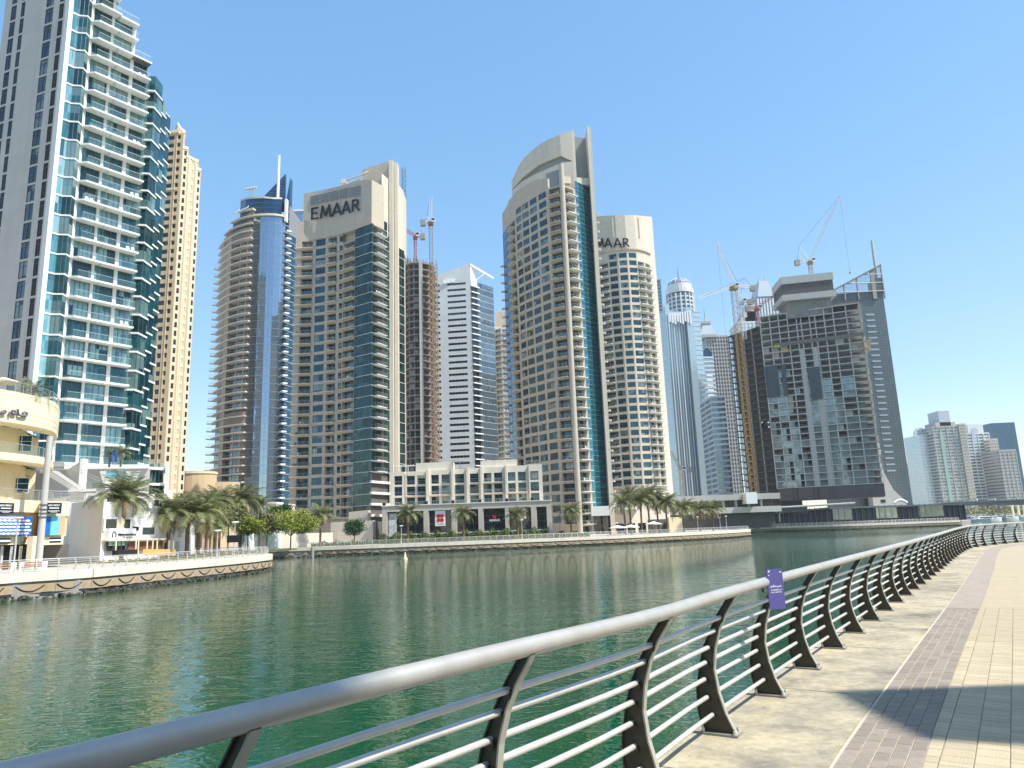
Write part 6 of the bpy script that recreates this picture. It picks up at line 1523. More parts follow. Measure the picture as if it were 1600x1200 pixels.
for i,(u,lab) in enumerate(((1524,'tiny white car on the bridge deck, left of the others'),(1552,'tiny white car crossing the middle of the bridge deck'),(1586,'tiny white car on the bridge near the right edge of the picture'))):
    f=(u-1470)/130; p_=P3[0].lerp(P3[1],f); tag(part('car',car,None,(p_.x,p_.y+4,p_.z),math.atan2(P3[1].y-P3[0].y,P3[1].x-P3[0].x)),lab,'car','cars on the bridge')
# ---- far tower group at right
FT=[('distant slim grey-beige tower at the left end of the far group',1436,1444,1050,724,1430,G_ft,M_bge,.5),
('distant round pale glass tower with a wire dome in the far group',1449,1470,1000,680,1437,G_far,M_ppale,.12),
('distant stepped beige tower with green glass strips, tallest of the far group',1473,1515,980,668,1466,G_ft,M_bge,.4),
('distant beige tower with a sunlit stripe beside the tallest of the far group',1515,1524,975,664,1510,G_ft,M_sandlt,.5),  # narrow sunlit face, its brightness put into a paler colour
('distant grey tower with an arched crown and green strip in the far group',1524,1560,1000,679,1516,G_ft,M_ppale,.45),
('distant sunlit beige gridded tower in the far group',1560,1572,985,688,1553,G_ft,M_sandlt,.55),  # sunlight put into the colour as paler ochre
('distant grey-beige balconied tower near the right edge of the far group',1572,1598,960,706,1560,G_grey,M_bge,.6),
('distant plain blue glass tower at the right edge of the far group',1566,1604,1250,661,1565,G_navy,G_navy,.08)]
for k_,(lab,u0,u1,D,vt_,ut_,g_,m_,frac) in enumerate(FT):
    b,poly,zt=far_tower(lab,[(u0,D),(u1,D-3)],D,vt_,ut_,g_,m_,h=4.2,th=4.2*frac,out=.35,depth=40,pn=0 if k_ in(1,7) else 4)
    x0_,x1_=poly[0][0],poly[1][0]
    if k_==2:
        for (f0,f1,dv) in((.1,.9,8),(.28,.72,26)):
            q=MB(); q.X=Matrix.Translation(-b.o); q.prism([(x0_+(x1_-x0_)*f0,D-1),(x0_+(x1_-x0_)*f1,D-1),(x0_+(x1_-x0_)*f1,D+25),(x0_+(x1_-x0_)*f0,D+25)],zt,zt+dv*.86,m_ if dv<10 else M_pblue); part('roof_step',q,b.root)
        for f in(.2,.68): q=MB(); q.box(0,-1.0,0,(x1_-x0_)*.13,0,zt-ZB-6,mat('green_glass_strip',(.28,.42,.36),.2,metal=.4)); part('glass_strip',q,b.root,Vector((x0_+(x1_-x0_)*f,D-.6,ZB))-b.o)
    if k_==4:
        q=MB(); q.X=Matrix.Translation(-b.o); q.prism([(x0_+3,D-1),(x1_-5,D-1),(x1_-5,D+20),(x0_+3,D+20)],zt,zt+14,m_); part('roof_step',q,b.root)
        q=MB(); q.X=Matrix.Translation(-b.o); xm=(x0_+x1_)/2-3; n_=10; vs=[(xm-5,D-1.4,zt-14),(xm+5,D-1.4,zt-14)]+[(xm+5*math.cos(math.pi*i/n_),D-1.4,zt+4+5*math.sin(math.pi*i/n_)) for i in range(n_+1)]; q.add(vs,[tuple(range(len(vs)))],M_pblue); part('arched_window',q,b.root)
        q=MB(); q.box(0,-1.0,0,6,0,zt-ZB-10,MATS['green_glass_strip']); part('glass_strip',q,b.root,Vector((x0_+(x1_-x0_)*.78,D-.6,ZB))-b.o)
    if k_==1:
        q=MB(); q.X=Matrix.Translation(-b.o); xm=(x0_+x1_)/2; rr_=(x1_-x0_)/2
        for i in range(7):
            t_=math.pi*i/7; q.path([(xm+rr_*math.cos(t_)*math.cos(a),D+12+rr_*math.sin(t_)*math.cos(a),zt+12*math.sin(a)) for a in [math.pi*j/10 for j in range(11)]],.35,4,M_ppale)
        for j in range(1,4): a=j*math.pi/8; q.path([(xm+rr_*math.cos(a)*math.cos(t_),D+12+rr_*math.cos(a)*math.sin(t_),zt+12*math.sin(a)) for t_ in [2*math.pi*i/16 for i in range(17)]],.3,4,M_ppale)
        part('wire_dome',q,b.root)
    if k_==7:
        b.root['label']=lab
    b.done()
# ---- tower cranes
M_cry=mat('crane_yellow',(.40,.25,.06),.6,noise=.15,nscale=1); M_crw=mat('crane_white',(.72,.70,.68),.5); M_crr=mat('crane_red',(.5,.12,.10),.5); M_crt=mat('crane_teal',(.12,.30,.32),.5)
def lattice(mb,p0,p1,w,step,r,m,up=None,tri=False):
    p0=Vector(p0);p1=Vector(p1);d=(p1-p0);L_=d.length;d.normalize()
    a=(Vector((0,0,1)).cross(d) if abs(d.z)<.95 else Vector((1,0,0))).normalized(); b_=d.cross(a).normalized()
    cs=[a*w/2+b_*w/2,-a*w/2+b_*w/2,-a*w/2-b_*w/2,a*w/2-b_*w/2]
    for c in cs: mb.tube(p0+c,p1+c,r,n=4,m=m,cap=False)
    n=max(1,int(L_/step))
    for i in range(n):
        q0=p0+d*(L_*i/n); q1=p0+d*(L_*(i+1)/n)
        for k in range(4):
            mb.tube(q0+cs[k],q1+cs[(k+1)%4],r*.7,n=3,m=m,cap=False); mb.tube(q0+cs[k],q0+cs[(k+1)%4],r*.7,n=3,m=m,cap=False)
def crane(label,base,ztop,jib_end,kind,mm,mj,wm=2.0,r=.14,counter=None,apex=None,cable=None):
    """base (x,y,z0), ztop = slewing ring height; jib_end world point"""
    x,y,z0=base; c=empty('tower_crane',(x,y,z0),label,'crane','tower cranes on the building sites')
    O=Matrix.Translation((-x,-y,-z0))
    if ztop-z0>1: q=MB(); q.X=O; lattice(q,(x,y,z0),(x,y,ztop),wm,wm*1.2,r,mm); part('mast',q,c)
    q=MB(); q.X=O; q.tube((x,y,ztop),(x,y,ztop+1.6),wm*.9,n=10,m=mm); part('slewing_ring',q,c)
    q=MB(); q.X=O; q.box(x+.6,y-2.2,ztop+1.2,x+2.4,y-.6,ztop+3.2,M_white); q.box(x+.7,y-2.25,ztop+1.8,x+2.3,y-2.2,ztop+2.9,M_dark); part('cab',q,c)
    je=Vector(jib_end); js=Vector((x,y,ztop+2))
    q=MB(); q.X=O; lattice(q,js,je,1.3,2.2,r*.75,mj); part('jib',q,c)
    dd=(je-js); dd.z=0; dd.normalize()
    cw=counter or 8
    q=MB(); q.X=O; e=js-dd*cw; lattice(q,js,e,1.2,2,r,mj); part('counter_jib',q,c)
    q=MB(); q.X=O; q.box(e.x-1.3,e.y-1.2,e.z-2.2,e.x+1.3,e.y+1.2,e.z+.9,M_conc); part('counterweight',q,c)
    ap=Vector(apex) if apex else js-dd*3+Vector((0,0,9))
    q=MB(); q.X=O; q.tube(js,ap,.2,n=5,m=mj); q.tube(js-dd*5,ap,.15,n=5,m=mj); part('apex_frame',q,c)
    q=MB(); q.X=O; q.tube(ap,js.lerp(je,.85 if kind=='flat' else 1),.07,n=4,m=M_dark); q.tube(ap,e,.07,n=4,m=M_dark); part('stay_cable',q,c)
    if cable: q=MB(); q.X=O; hp=js.lerp(je,cable[0]); q.tube(hp,(hp.x,hp.y,cable[1]),.05,n=3,m=M_dark); q.box(hp.x-.4,hp.y-.4,cable[1]-1,hp.x+.4,hp.y+.4,cable[1],M_cry); part('hoist_rope',q,c)
    return c
p_=at(1266,415,394); crane('pink-white luffing crane with raised jib on top of the lift core of the unfinished tower',(p_.x,394,Zv(1266,427,394)),Zv(1266,413,394),at(1312,306,392),'luff',M_cry,M_crw,1.8,.13,7,at(1248,384,394),(1.0,Zv(1320,425,392)))
p_=at(1180,790,386)
crane('tall yellow-masted crane in front of the unfinished tower with horizontal jib pointing left',(p_.x,386,ZB+3),Zv(1165,452,386),at(1090,466,380),'flat',M_cry,M_crw,2.8,.13,12,at(1163,434,386))
p_=at(1158,480,400); crane('slender white luffing crane leaning left above the left wing of the unfinished tower',(at(1163,520,404).x,404,Zv(1160,530,404)),Zv(1158,476,404),at(1119,378,404),'luff',M_crw,M_crw,1.8,.12,5,at(1160,455,404),(.97,Zv(1125,540,404)))
crane('red and white crane with short jib rising right beside the yellow crane mast',(at(1184,500,410).x,410,Zv(1184,520,410)),Zv(1184,486,410),at(1212,460,410),'flat',M_crr,M_crr,1.8,.15,5,at(1176,464,410))
crane('slim red and white crane against the right side of the unfinished round tower',(at(678,720,352).x,352,ZB),Zv(671,352,352),at(673,308,352),'luff',mat('rust_mast',(.34,.20,.12),.8),M_crw,1.7,.09,4,at(667,338,352))
crane('small dark red crane on the roof of the unfinished round tower',(at(649,400,362).x,362,Zv(649,412,362)),Zv(649,374,362),at(633,358,362),'flat',M_crr,M_crr,1.3,.14,4,at(650,370,362))
crane('small cream crane with jib raised left at the foot of the glass towers',(at(1067,775,420).x,420,ZB+5),Zv(1066,738,420),at(1046,702,420),'luff',M_crt if False else M_bal,M_bal,2,.2,5,at(1063,728,420))
q=MB(); p_=at(631,262,400); lattice(q,(p_.x,400,ZB),(p_.x,400,p_.z),2.2,3,.2,M_crt); tag(part('crane_mast',q,None),'thin teal lattice mast rising just right of the twin fins of the lettered tower','mast')
# hoist scaffold beside the round unfinished tower
hs_=empty('hoist_scaffold',(XY(683,356,700)[0],356,ZB),'rusty orange scaffold hoist tower up the right side of the unfinished round tower','scaffold')
M_rust=mat('rusty_scaffold',(.36,.25,.15),.8,noise=.25,nscale=1)
zt_=Zv(676,420,356)
seg=MB(); 
lattice(seg,(0,0,0),(0,0,6),2.6,2,.14,M_rust); seg.box(-1.4,-1.4,0,1.4,1.4,.15,M_bal); seg.quad((-1.35,-1.3,.2),(.2,-1.3,.2),(.2,-1.3,3),(-1.35,-1.3,3),M_rust)
i=0
while ZB+8+i*6<zt_: part('hoist_section',seg,hs_,(0,0,8+i*6)); i+=1
q=MB(); q.box(-1.8,-1,0,1.8,1,9,M_white); part('hoist_base',q,hs_)
# ---- cream retail building, far left on the quay
rt=Bld('retail_building','cream curved-front building with Arabic lettering, terrace railings and blue shop posters at far left','building',-60,82,ZB)
M_cr2=mat('cream_shaded_render',(.70,.56,.33),.8,noise=.05)  # darker copy of the cream render, shade put into its colour
def rp_(u,D,v=760): return XY(u,D,v)
RL=[(-75,74),(-30,76),(0,78),(25,80),(48,82.2),(60,84),(67,86.5),(70,90)]      # u at v~760
def rline(off=0,cut=None): 
    P_=[XY(u,d,760) for u,d in RL]; return off_line(P_,off)
def band(name,off,v0,v1,m,u=20,D=80,back=10,cutr=None):
    P_=rline(off); 
    z0=Zv(u,v1,D); z1=Zv(u,v0,D); q=MB(); q.X=Matrix.Translation(-rt.o); q.prism(P_+[(P_[-1][0]-4.6,P_[-1][1]+6),(P_[0][0],P_[0][1]+14)],z0,z1,m); part(name,q,rt.root); return z0,z1
z0,z1=band('sign_fascia',.9,619,666,M_cream)
for v in(626,650,658):
    q=MB(); q.X=Matrix.Translation(-rt.o); zz=Zv(20,v,80); q.path([(*p_,zz) for p_ in rline(.9)],.03,4,M_cr2); part('fascia_groove',q,rt.root)
ztop_f=z1
wz0,wz1=band('upper_wall',-2.0,666,735,M_cr2); band('lower_wall',-1.9,722,784,M_cr2)
zs0,zs1=band('terrace_slab',.7,711,722,M_cream)
zf0,zf1=band('shop_fascia',1.2,782,801,M_cream); band('poster_band',.9,801,838,M_cr2); band('lower_fascia',.95,838,851,M_cream); band('ground_wall',-.8,851,884,M_dkconc)
def rail_on(P_,z,hh,n,name='terrace_railing',bars=6):
    q=MB(); q.X=Matrix.Translation(-rt.o)
    q.path([(*p_,z+hh) for p_ in P_],.045,5,M_rail)
    for k_ in range(bars): q.path([(*p_,z+.12+(hh-.2)*k_/bars) for p_ in P_],.018,4,M_rail)
    for i in range(n+1):
        f=i/n*(len(P_)-1); j=min(int(f),len(P_)-2); p_=lerp2(P_[j],P_[j+1],f-j); q.tube((*p_,z),(p_[0],p_[1],z+hh),.04,n=4,m=M_rail)
    part(name,q,rt.root)
rail_on(rline(.7),ztop_f,1.15,14); rail_on(rline(.5),zs1,1.1,12,bars=1); rail_on(rline(1.0),zf1,1.15,14)
q=MB(); q.X=Matrix.Translation(-rt.o); P_=rline(.5)
for i in range(len(P_)-1): q.quad((*P_[i],zs1+.05),(*P_[i+1],zs1+.05),(*P_[i+1],zs1+1.05),(*P_[i],zs1+1.05),M_bglass)
part('glass_balustrade',q,rt.root)
for (u,v0,v1,wd) in((40,681,706,2.1),(33,747,771,2.3)):
    D=83.2; a=at(u,v1,D); w_=P_window(G_navy,M_framew,2,1,.62); 
    part('window',w_,rt.root,Vector((a.x-1.2,D-.9 if v0<700 else D-1.0,a.z))-rt.o,math.atan2(2,5),(wd,1,Zv(u,v0,D)-a.z))
# right wing sign box
wx0,wx1=XY(68,80.5,800),XY(107,82.5,800)
def wing(name,v0,v1,m,d=0,ur=None,dd=0):
    z0=Zv(85,v1,81);z1=Zv(85,v0,81); e=wx1 if ur is None else XY(ur,82.2,800)
    q=MB(); q.X=Matrix.Translation(-rt.o); q.prism([(wx0[0]-.5,wx0[1]+dd),(e[0],e[1]+dd),(e[0]-4.6,e[1]+7),(wx0[0]-5,wx0[1]+7)],z0,z1,m); part(name,q,rt.root)
wing('wing_fascia',783,806,M_cream); wing('wing_poster_wall',806,838,M_cr2,ur=103,dd=.4); wing('wing_lower_fascia',838,851,M_cream,ur=101,dd=.2); wing('wing_ground',851,884,M_dkconc,ur=100,dd=1.5)
P_=[(wx0[0],wx0[1]+.3),(wx1[0]-1.5,wx1[1]+.2),(wx1[0]-.3,wx1[1]+1.2),(wx1[0],wx1[1]+3)]; rail_on(P_,Zv(85,783,81),1.2,5)
# posters and small signs
def sign_panel(name,u0,v0,u1,v1,D0_,D1_,m,th=.06):
    a=at(u0,v1,D0_);c=at(u1,v1+(0),D1_); zt_=at(u0,v0,D0_).z
    q=MB(); q.X=Matrix.Translation(-rt.o); q.strip([(a.x,a.y),(c.x,c.y)],a.z,zt_,th,m); part(name,q,rt.root); return a,c,zt_
M_sb=mat('sign_navy_black',(.008,.012,.025),.4); M_pb=mat('poster_blue',(.01,.13,.52),.45,noise=.15,nscale=1.2); M_pl=mat('poster_sky_blue',(.16,.55,.80),.45,noise=.2,nscale=1.5); M_po=mat('poster_orange',(.75,.42,.25),.5,noise=.2,nscale=3)
for (u0,u1,D0_,D1_,tx_) in((-4,21,76.2,78.0,'BODY PERFECT'),(72,95.5,80.25,81.35,'BODY PERFECT')):
    a,c,zt_=sign_panel('shop_sign',u0,785.5,u1,802.5,D0_,D1_,M_sb)
    hgt=zt_-a.z; p0=a.lerp(c,.14)+Vector((0,-.06,hgt*.68)); p1=a.lerp(c,.90)+Vector((0,-.06,hgt*.68)); p1.z=p0.z
    sign_text(tx_,p0,p1,hgt*.16,.02,M_white,rt.root,rt.o,bold=.02)
    for k_,(f0,f1,zz,hh_) in enumerate(((.2,.85,.46,.09),(.12,.9,.22,.05),(.3,.75,.12,.04))):
        q=MB(); q.X=Matrix.Translation(-rt.o); s0_=a.lerp(c,f0);s1_=a.lerp(c,f1); q.strip([(s0_.x,s0_.y-.05),(s1_.x,s1_.y-.05)],a.z+hgt*zz,a.z+hgt*(zz+hh_),.02,M_white); part('print_line',q,rt.root)
a,c,zt_=sign_panel('poster',-4,806.5,48,837,76.6,80.6,M_pb)
hgt=zt_-a.z; q=MB()
ov=MB(); ov.prism([(.0,-.02),(.62,-.02),(.62,0),(0,0)],0,.26,M_white)
th_=math.atan2(c.y-a.y,c.x-a.x)
ovm=MB(); n_=12; ovm.add([(math.cos(2*math.pi*i/n_)*.30,0,math.sin(2*math.pi*i/n_)*.11) for i in range(n_)],[tuple(range(n_))],M_white)
for r_ in range(5):
    for k_ in range(7):
        f=.04+k_*.14+(.06 if r_%2 else 0)
        if f<.98: p_=a.lerp(c,f); part('poster_oval',ovm,rt.root,Vector((p_.x,p_.y-.05,a.z+hgt*(.1+r_*.17)))-rt.o,th_)
q=MB(); q.X=Matrix.Translation(-rt.o); s0_=a.lerp(c,.0);s1_=a.lerp(c,.48); q.strip([(s0_.x,s0_.y-.05),(s1_.x,s1_.y-.05)],a.z+hgt*.88,a.z+hgt*.97,.02,M_ntext); part('print_line',q,rt.root)
for (u0,u1,mm) in((67,77.5,M_pb),(77.7,91,M_pl),(91.2,100,M_po)):
    f0=(u0-68)/39; sign_panel('poster',u0,806.8,u1,836.5,80.75+.04*(u0-67),80.75+.04*(u1-67),mm)
for (u0,v0,u1,v1,D0_,D1_) in((-3,841,16,850,77.2,78.6),(77,840,95,848.5,80.9,81.6)):
    sign_panel('door_sign',u0,v0,u1,v1,D0_-.2,D1_-.2,M_sb); sign_panel('door_sign_strip',u0,v0+3,u1,v1-3,D0_-.3,D1_-.3,M_ntext,.03)
for u,v,mm in((34,842,M_pl),(40,842,M_red),(38,847,MATS['potted_leaf'])):
    q=MB(); q.X=Matrix.Translation(-rt.o); p_=at(u,v,79.2); q.tube((p_.x,p_.y-.1,p_.z-.12),(p_.x+.15,p_.y-.1,p_.z+.15),.12,n=6,m=mm); part('painted_motif',q,rt.root)
for u0,u1 in((2,14),(17,28),(31,43)):
    a=at(u0,884,79.0+u0*.03);c=at(u1,884,79.0+u1*.03); q=MB(); q.X=Matrix.Translation(-rt.o); q.strip([(a.x,a.y),(c.x,c.y)],ZB+.1,Zv(u0,853,79),.05,G_dark); part('shop_glass',q,rt.root)
    q=MB(); q.X=Matrix.Translation(-rt.o); q.box(a.x-.12,a.y-.2,ZB,a.x+.06,a.y+.1,Zv(u0,853,79),M_cream if u0==31 else M_framew); part('shop_mullion',q,rt.root)
a=at(45,884,80.3); q=MB(); q.X=Matrix.Translation(-rt.o); q.box(a.x,a.y-.6,ZB,a.x+.6,a.y+1.0,Zv(45,838,80),M_cream); part('corner_pier',q,rt.root)
# white free column
p_=at(60,880,78.3); q=MB(); q.X=Matrix.Translation(-rt.o); q.tube((p_.x,78.3,ZB),(p_.x,78.3,Zv(68,682,78.3)),.36,.30,12,M_conclt); part('round_column',q,rt.root)
for v in(789,796,802,808):
    q=MB(); q.X=Matrix.Translation(-rt.o); z_=Zv(65,v,78.3); q.tube((p_.x,78.3,z_-.05),(p_.x,78.3,z_+.05),.42,n=12,m=M_frame); part('column_ring',q,rt.root)
# Arabic letters on the fascia
def astroke(px,wd=.13):
    q=MB(); q.X=Matrix.Translation(-rt.o)
    P_=rline(1.15); out=[]
    for u,v in px:
        r=ray(u,v); best=None
        for i in range(len(P_)-1):
            A,B=P_[i],P_[i+1]; l=math.dist(A,B); tt=((B[0]-A[0])/l,(B[1]-A[1])/l); s_=on_line(u,v,A,tt)
            if -.1<=s_<=l+.1: best=(A[0]+tt[0]*s_,A[1]+tt[1]*s_); break
        if best: out.append((best[0],best[1],EYE+r[2]*best[1]/r[1]))
    if len(out)>1: q.path(out,wd,5,mat('grey_violet_letter',(.16,.15,.19),.5)); part('arabic_letter',q,rt.root)
def zz_(L): return [(x/10,580+y/10) for x,y in L]
astroke(zz_([(425,660),(418,695),(380,700),(330,695),(290,685),(285,640),(280,590)])); astroke(zz_([(355,655),(390,640),(415,650),(425,670)])); astroke(zz_([(385,710),(395,718)]),.1)
astroke(zz_([(190,620),(185,650),(210,670),(245,665),(250,635),(225,615),(190,620)])); astroke(zz_([(150,640),(155,690)])); astroke(zz_([(0,650),(40,655),(85,650),(90,625),(65,612),(50,635),(20,640)]))
rt.done()
# parasol and plant on the upper terrace, tables
def parasol(label,x,y,z,r,hh,m,group='parasols',shut=False):
    e=empty('parasol',(x,y,z),label,'parasol',group)
    q=MB(); q.tube((0,0,0),(0,0,hh),.03,n=6,m=M_framew); part('pole',q,e)
    q=MB(); n_=8
    for i in range(n_):
        a0,a1=2*math.pi*i/n_,2*math.pi*(i+1)/n_; A_=(math.cos(a0)*r,math.sin(a0)*r,hh-r*.28);B_=(math.cos(a1)*r,math.sin(a1)*r,hh-r*.28)
        q.add([A_,B_,(0,0,hh+.05),(A_[0],A_[1],A_[2]-.16),(B_[0],B_[1],B_[2]-.16)],[(0,1,2),(3,4,1,0)],m)
    part('canopy',q,e); q=MB(); q.box(-.3,-.3,0,.3,.3,.08,M_conc); part('base',q,e); return e
M_yc=mat('cream_parasol_cloth',(.78,.70,.45),.8)
p_=at(5,606,80); parasol('cream parasol on the roof terrace above the Arabic lettering',p_.x,80,ztop_f,1.6,Zv(7,590,80)-ztop_f,M_yc)
# ---- white restaurant building
wr=Bld('restaurant_building','white two-storey restaurant building with side wall toned grey for shade, wooden terrace fence and dark lettering','building',-60,97,ZB)
cA=XY(157,97,860); cL=XY(106,104,860); cR=XY(292,117,860)
zt_=Zv(157,784,97)
M_wr=mat('bright_white_render',(.85,.84,.81),.6,noise=.03); M_gw=mat('white_render_shade_tone',(.70,.65,.58),.7,noise=.06,nscale=.6)  # second tone is the white render with side-wall shade put in
q=wr.mb('body'); q.prism([cA,cR,(cR[0]-4,cR[1]+12),(cL[0],cL[1]+8),(cL[0]+.05,cL[1]+.05)],ZB,zt_-.02,M_wr)
q=MB(); q.X=Matrix.Translation(-wr.o); q.strip([cL,(cA[0]-.02,cA[1]-.03)],ZB,zt_+.35,.4,M_gw); part('side_wall',q,wr.root)
Lr=math.dist(cA,cR); tr_=((cR[0]-cA[0])/Lr,(cR[1]-cA[1])/Lr); rzr=math.atan2(tr_[1],tr_[0])
def WR(u,v=850,o=0): s_=on_line(u,v,cA,tr_); return (cA[0]+tr_[0]*s_+tr_[1]*o,cA[1]+tr_[1]*s_-tr_[0]*o)
def wpanel(name,u0,u1,v0,v1,m,o=.05,th=.08):
    a=WR(u0,v1,o);c=WR(u1,v1,o); z0=Zv(u0,v1,a[1]);z1=Zv(u0,v0,a[1]); q=MB(); q.X=Matrix.Translation(-wr.o); q.strip([a,c],z0,z1,th,m); part(name,q,wr.root); return a,c,z0,z1
wpanel('white_frame',159,203,808,830,M_wr,.25,.1)
wpanel('upper_window',162,200,811,826,G_dark,.30); wpanel('balcony_front',160,202,826,845,M_wr,.9,.9)
wpanel('curtain_panel',178,191,811,826,M_yc,.36,.04)
wpanel('window_pane',207,216,823,829,G_dark,.1); wpanel('window_pane',222,240,824,835,G_grey,.1)
wpanel('lower_window',162,190,846,861,G_dark,.5); wpanel('green_blind',163,189,846,853,mat('mint_blind',(.35,.55,.45),.6),.62,.04)
for i in range(4): wpanel('blind_joint',168.5+i*6.5,169.1+i*6.5,846,860,M_frame,.7,.04)
wpanel('terrace_opening',196,250,847,861,mat('terracotta_interior',(.20,.09,.05),.8,noise=.3,nscale=2),.4)
wpanel('terrace_beam',158,253,843.5,846,M_cream,1.0,.9)
for u in(159,191,195,209,218,225,244,251): wpanel('terrace_post',u,u+1.1,845,868,M_cream,1.9,.12)
wpanel('dark_planter',157,192,861,870,M_black,2.1,.5)
M_wood=mat('honey_wood_fence',(.62,.38,.12),.7,noise=.15,nscale=3,rnd=.12)
for i in range(22): wpanel('fence_board',200+i*2.4,200+i*2.4+2.2,859,868.5,M_wood,2.2,.05)
wpanel('entrance',256,263,848,864,M_dark,.1); wpanel('side_door',274,279,846,863,M_grey,.1)
a,c=WR(174,842,1.0),WR(202,842,1.0); z_=Zv(174,838.5,a[1]); sign_text('Makanmodery',(a[0],a[1],z_),(c[0],c[1],z_),.42,.05,M_black,wr.root,wr.o,bold=.03)
a,c=WR(182,842,1.0),WR(196,842,1.0); z_=Zv(182,841,a[1]); sign_text('BY THE BAY',(a[0],a[1],z_),(c[0],c[1],z_),.12,.04,M_black,wr.root,wr.o,bold=.02)
q=MB(); q.X=Matrix.Translation(-wr.o); a=WR(168,836,1.0); z_=Zv(168,836,a[1]); q.path([(a[0]+.38*math.cos(t_)*tr_[0],a[1]+.38*math.cos(t_)*tr_[1]-.05,z_+.45*math.sin(t_)) for t_ in [R(-50+28*i) for i in range(11)]],.06,5,M_black); part('emblem_ring',q,wr.root)
wpanel('roof_sign_fascia',214,292,778,793,M_wr,.35,3)
a,c=WR(234,790,.75),WR(287,790,.75); z_=Zv(234,790.5,a[1]); sign_text('BLIV RESIDENCE',(a[0],a[1],z_),(c[0],c[1],z_+.0),.85,.1,M_black,wr.root,wr.o,bold=.03)
wr.done()
# ---- podium terraces of the near tower: pool basin, stair, lower glazed wing
po=Bld('pool_terrace','white podium with raised pool basin, outdoor stair and glass-fronted wing below the aqua tower','terrace',-68,108,ZB)
M_pool=mat('pool_water_glass',(.10,.42,.60),.08)
def pb3(name,u0,u1,D,v0,v1,m,dep=6,dz=0,D1=None,vb=None):
    a=at(u0,v1,D);c=at(u1,v1,D1 or D); z1=at(u0,v0,D).z; q=MB(); q.X=Matrix.Translation(-po.o); q.prism([(a.x,D),(c.x,D1 or D),(c.x*(1+dep/(D1 or D))+.05,(D1 or D)+dep),(a.x*(1+dep/D),D+dep)],a.z if vb is None else vb,z1,m); part(name,q,po.root); return a,c,z1
pb3('podium_wall',66,262,112,768,878,M_wr,12,D1=120,vb=ZB)
pb3('podium_wall',100,235,109,775,878,M_balw,6,D1=112,vb=ZB)
pb3('terrace_deck',62,232,108,727,733,M_wr,10,D1=112)
pb3('shaded_undercroft',70,232,110,733,775,M_conclt,6,D1=113,vb=ZB+6)
# pool basin: trapezoid tray
q=MB(); q.X=Matrix.Translation(-po.o); a=at(156,762,103);c=at(220,760,105.5); zt_=Zv(158,736,103); za=Zv(158,747,103)
X0,X1=a.x,c.x; 
vs=[(X0-.2,103,zt_),(X0+.7,103,zt_),(X0+.7,103,za),(X1-1.9,104.8,za),(X1-1.9,104.8,zt_),(X1,105,zt_),(X1-.8,105,a.z),(X0+.8,103,a.z-.2)]
q.add(vs+[(x-3.3,y+6,z) for x,y,z in vs],[tuple(range(8)),tuple(range(8,16))[::-1]]+[(i,i+8,(i+1)%8+8,(i+1)%8) for i in range(8)],M_wr); part('pool_basin',q,po.root)
q=MB(); q.X=Matrix.Translation(-po.o); q.prism([(X0+.7,103.1),(X1-1.9,104.9),(X1-4.2,109),(X0-2.6,109)],za,zt_-.25,M_pool); part('pool_water',q,po.root)
q=MB(); q.X=Matrix.Translation(-po.o)
q.quad((X0+.7,103,zt_-.3),(X1-1.9,104.8,zt_-.3),(X1-1.9,104.8,zt_+.7),(X0+.7,103,zt_+.7),M_bglass); part('pool_glass',q,po.root)
# stair with solid side wall
a=at(128,721,101);b__=at(131,762,101);c=at(103,724,102)
q=MB(); q.X=Matrix.Translation(-po.o); q.add([(c.x,102,a.z-1.2),(a.x,101,a.z+.2),(a.x,101,b__.z),(c.x+2.2,101.6,b__.z+.5),(c.x,102.5,a.z-1.2),(a.x,101.5,a.z+.2),(a.x,101.5,b__.z),(c.x+2.2,102.1,b__.z+.5)],[(0,3,2,1),(4,5,6,7),(0,1,5,4),(1,2,6,5)],M_bal); part('stair_wall',q,po.root)
q=MB(); q.X=Matrix.Translation(-po.o); q.box(a.x,100.6,b__.z-.5,a.x+.5,101.6,a.z+.35,M_wr); part('stair_pier',q,po.root)
s0_=at(80,738,99);s1_=at(112,765,98); st=MB(); st.box(0,0,0,.42,1.7,.2,M_conclt)
for i in range(16): f=i/15; part('stair_tread',st,po.root,Vector((s0_.x+(s1_.x-s0_.x)*f,98.4+f*.2,s0_.z+(s1_.z-s0_.z)*f))-po.o)
q=MB(); q.X=Matrix.Translation(-po.o); q.add([(s0_.x,98.3,s0_.z+.2),(s1_.x+.4,98.2,s1_.z+.2),(s1_.x+.4,98.2,s1_.z-.4),(s0_.x,98.3,s0_.z-.5)],[(0,3,2,1),(0,1,2,3)],M_wr); part('stair_stringer',q,po.root)
pb3('landing',106,150,98,765,769,M_wr,3); pb3('landing_wall',109,130,98.3,769,783,M_balw,2)
for k_ in range(2):
    q=MB(); q.X=Matrix.Translation(-po.o); q.tube((s0_.x+2,98.2+k_*1.8,s0_.z+1.0),(s1_.x+3.5,98.2+k_*1.8,s1_.z+1.0),.04,n=5,m=M_rail); part('stair_rail',q,po.root)
q=MB(); q.X=Matrix.Translation(-po.o); a=at(130,765,98);c=at(155,765,99); q.quad((a.x,97.9,a.z+.1),(c.x,98.5,a.z+.1),(c.x,98.5,a.z+1.3),(a.x,97.9,a.z+1.0),M_bglass); part('glass_screen',q,po.root)
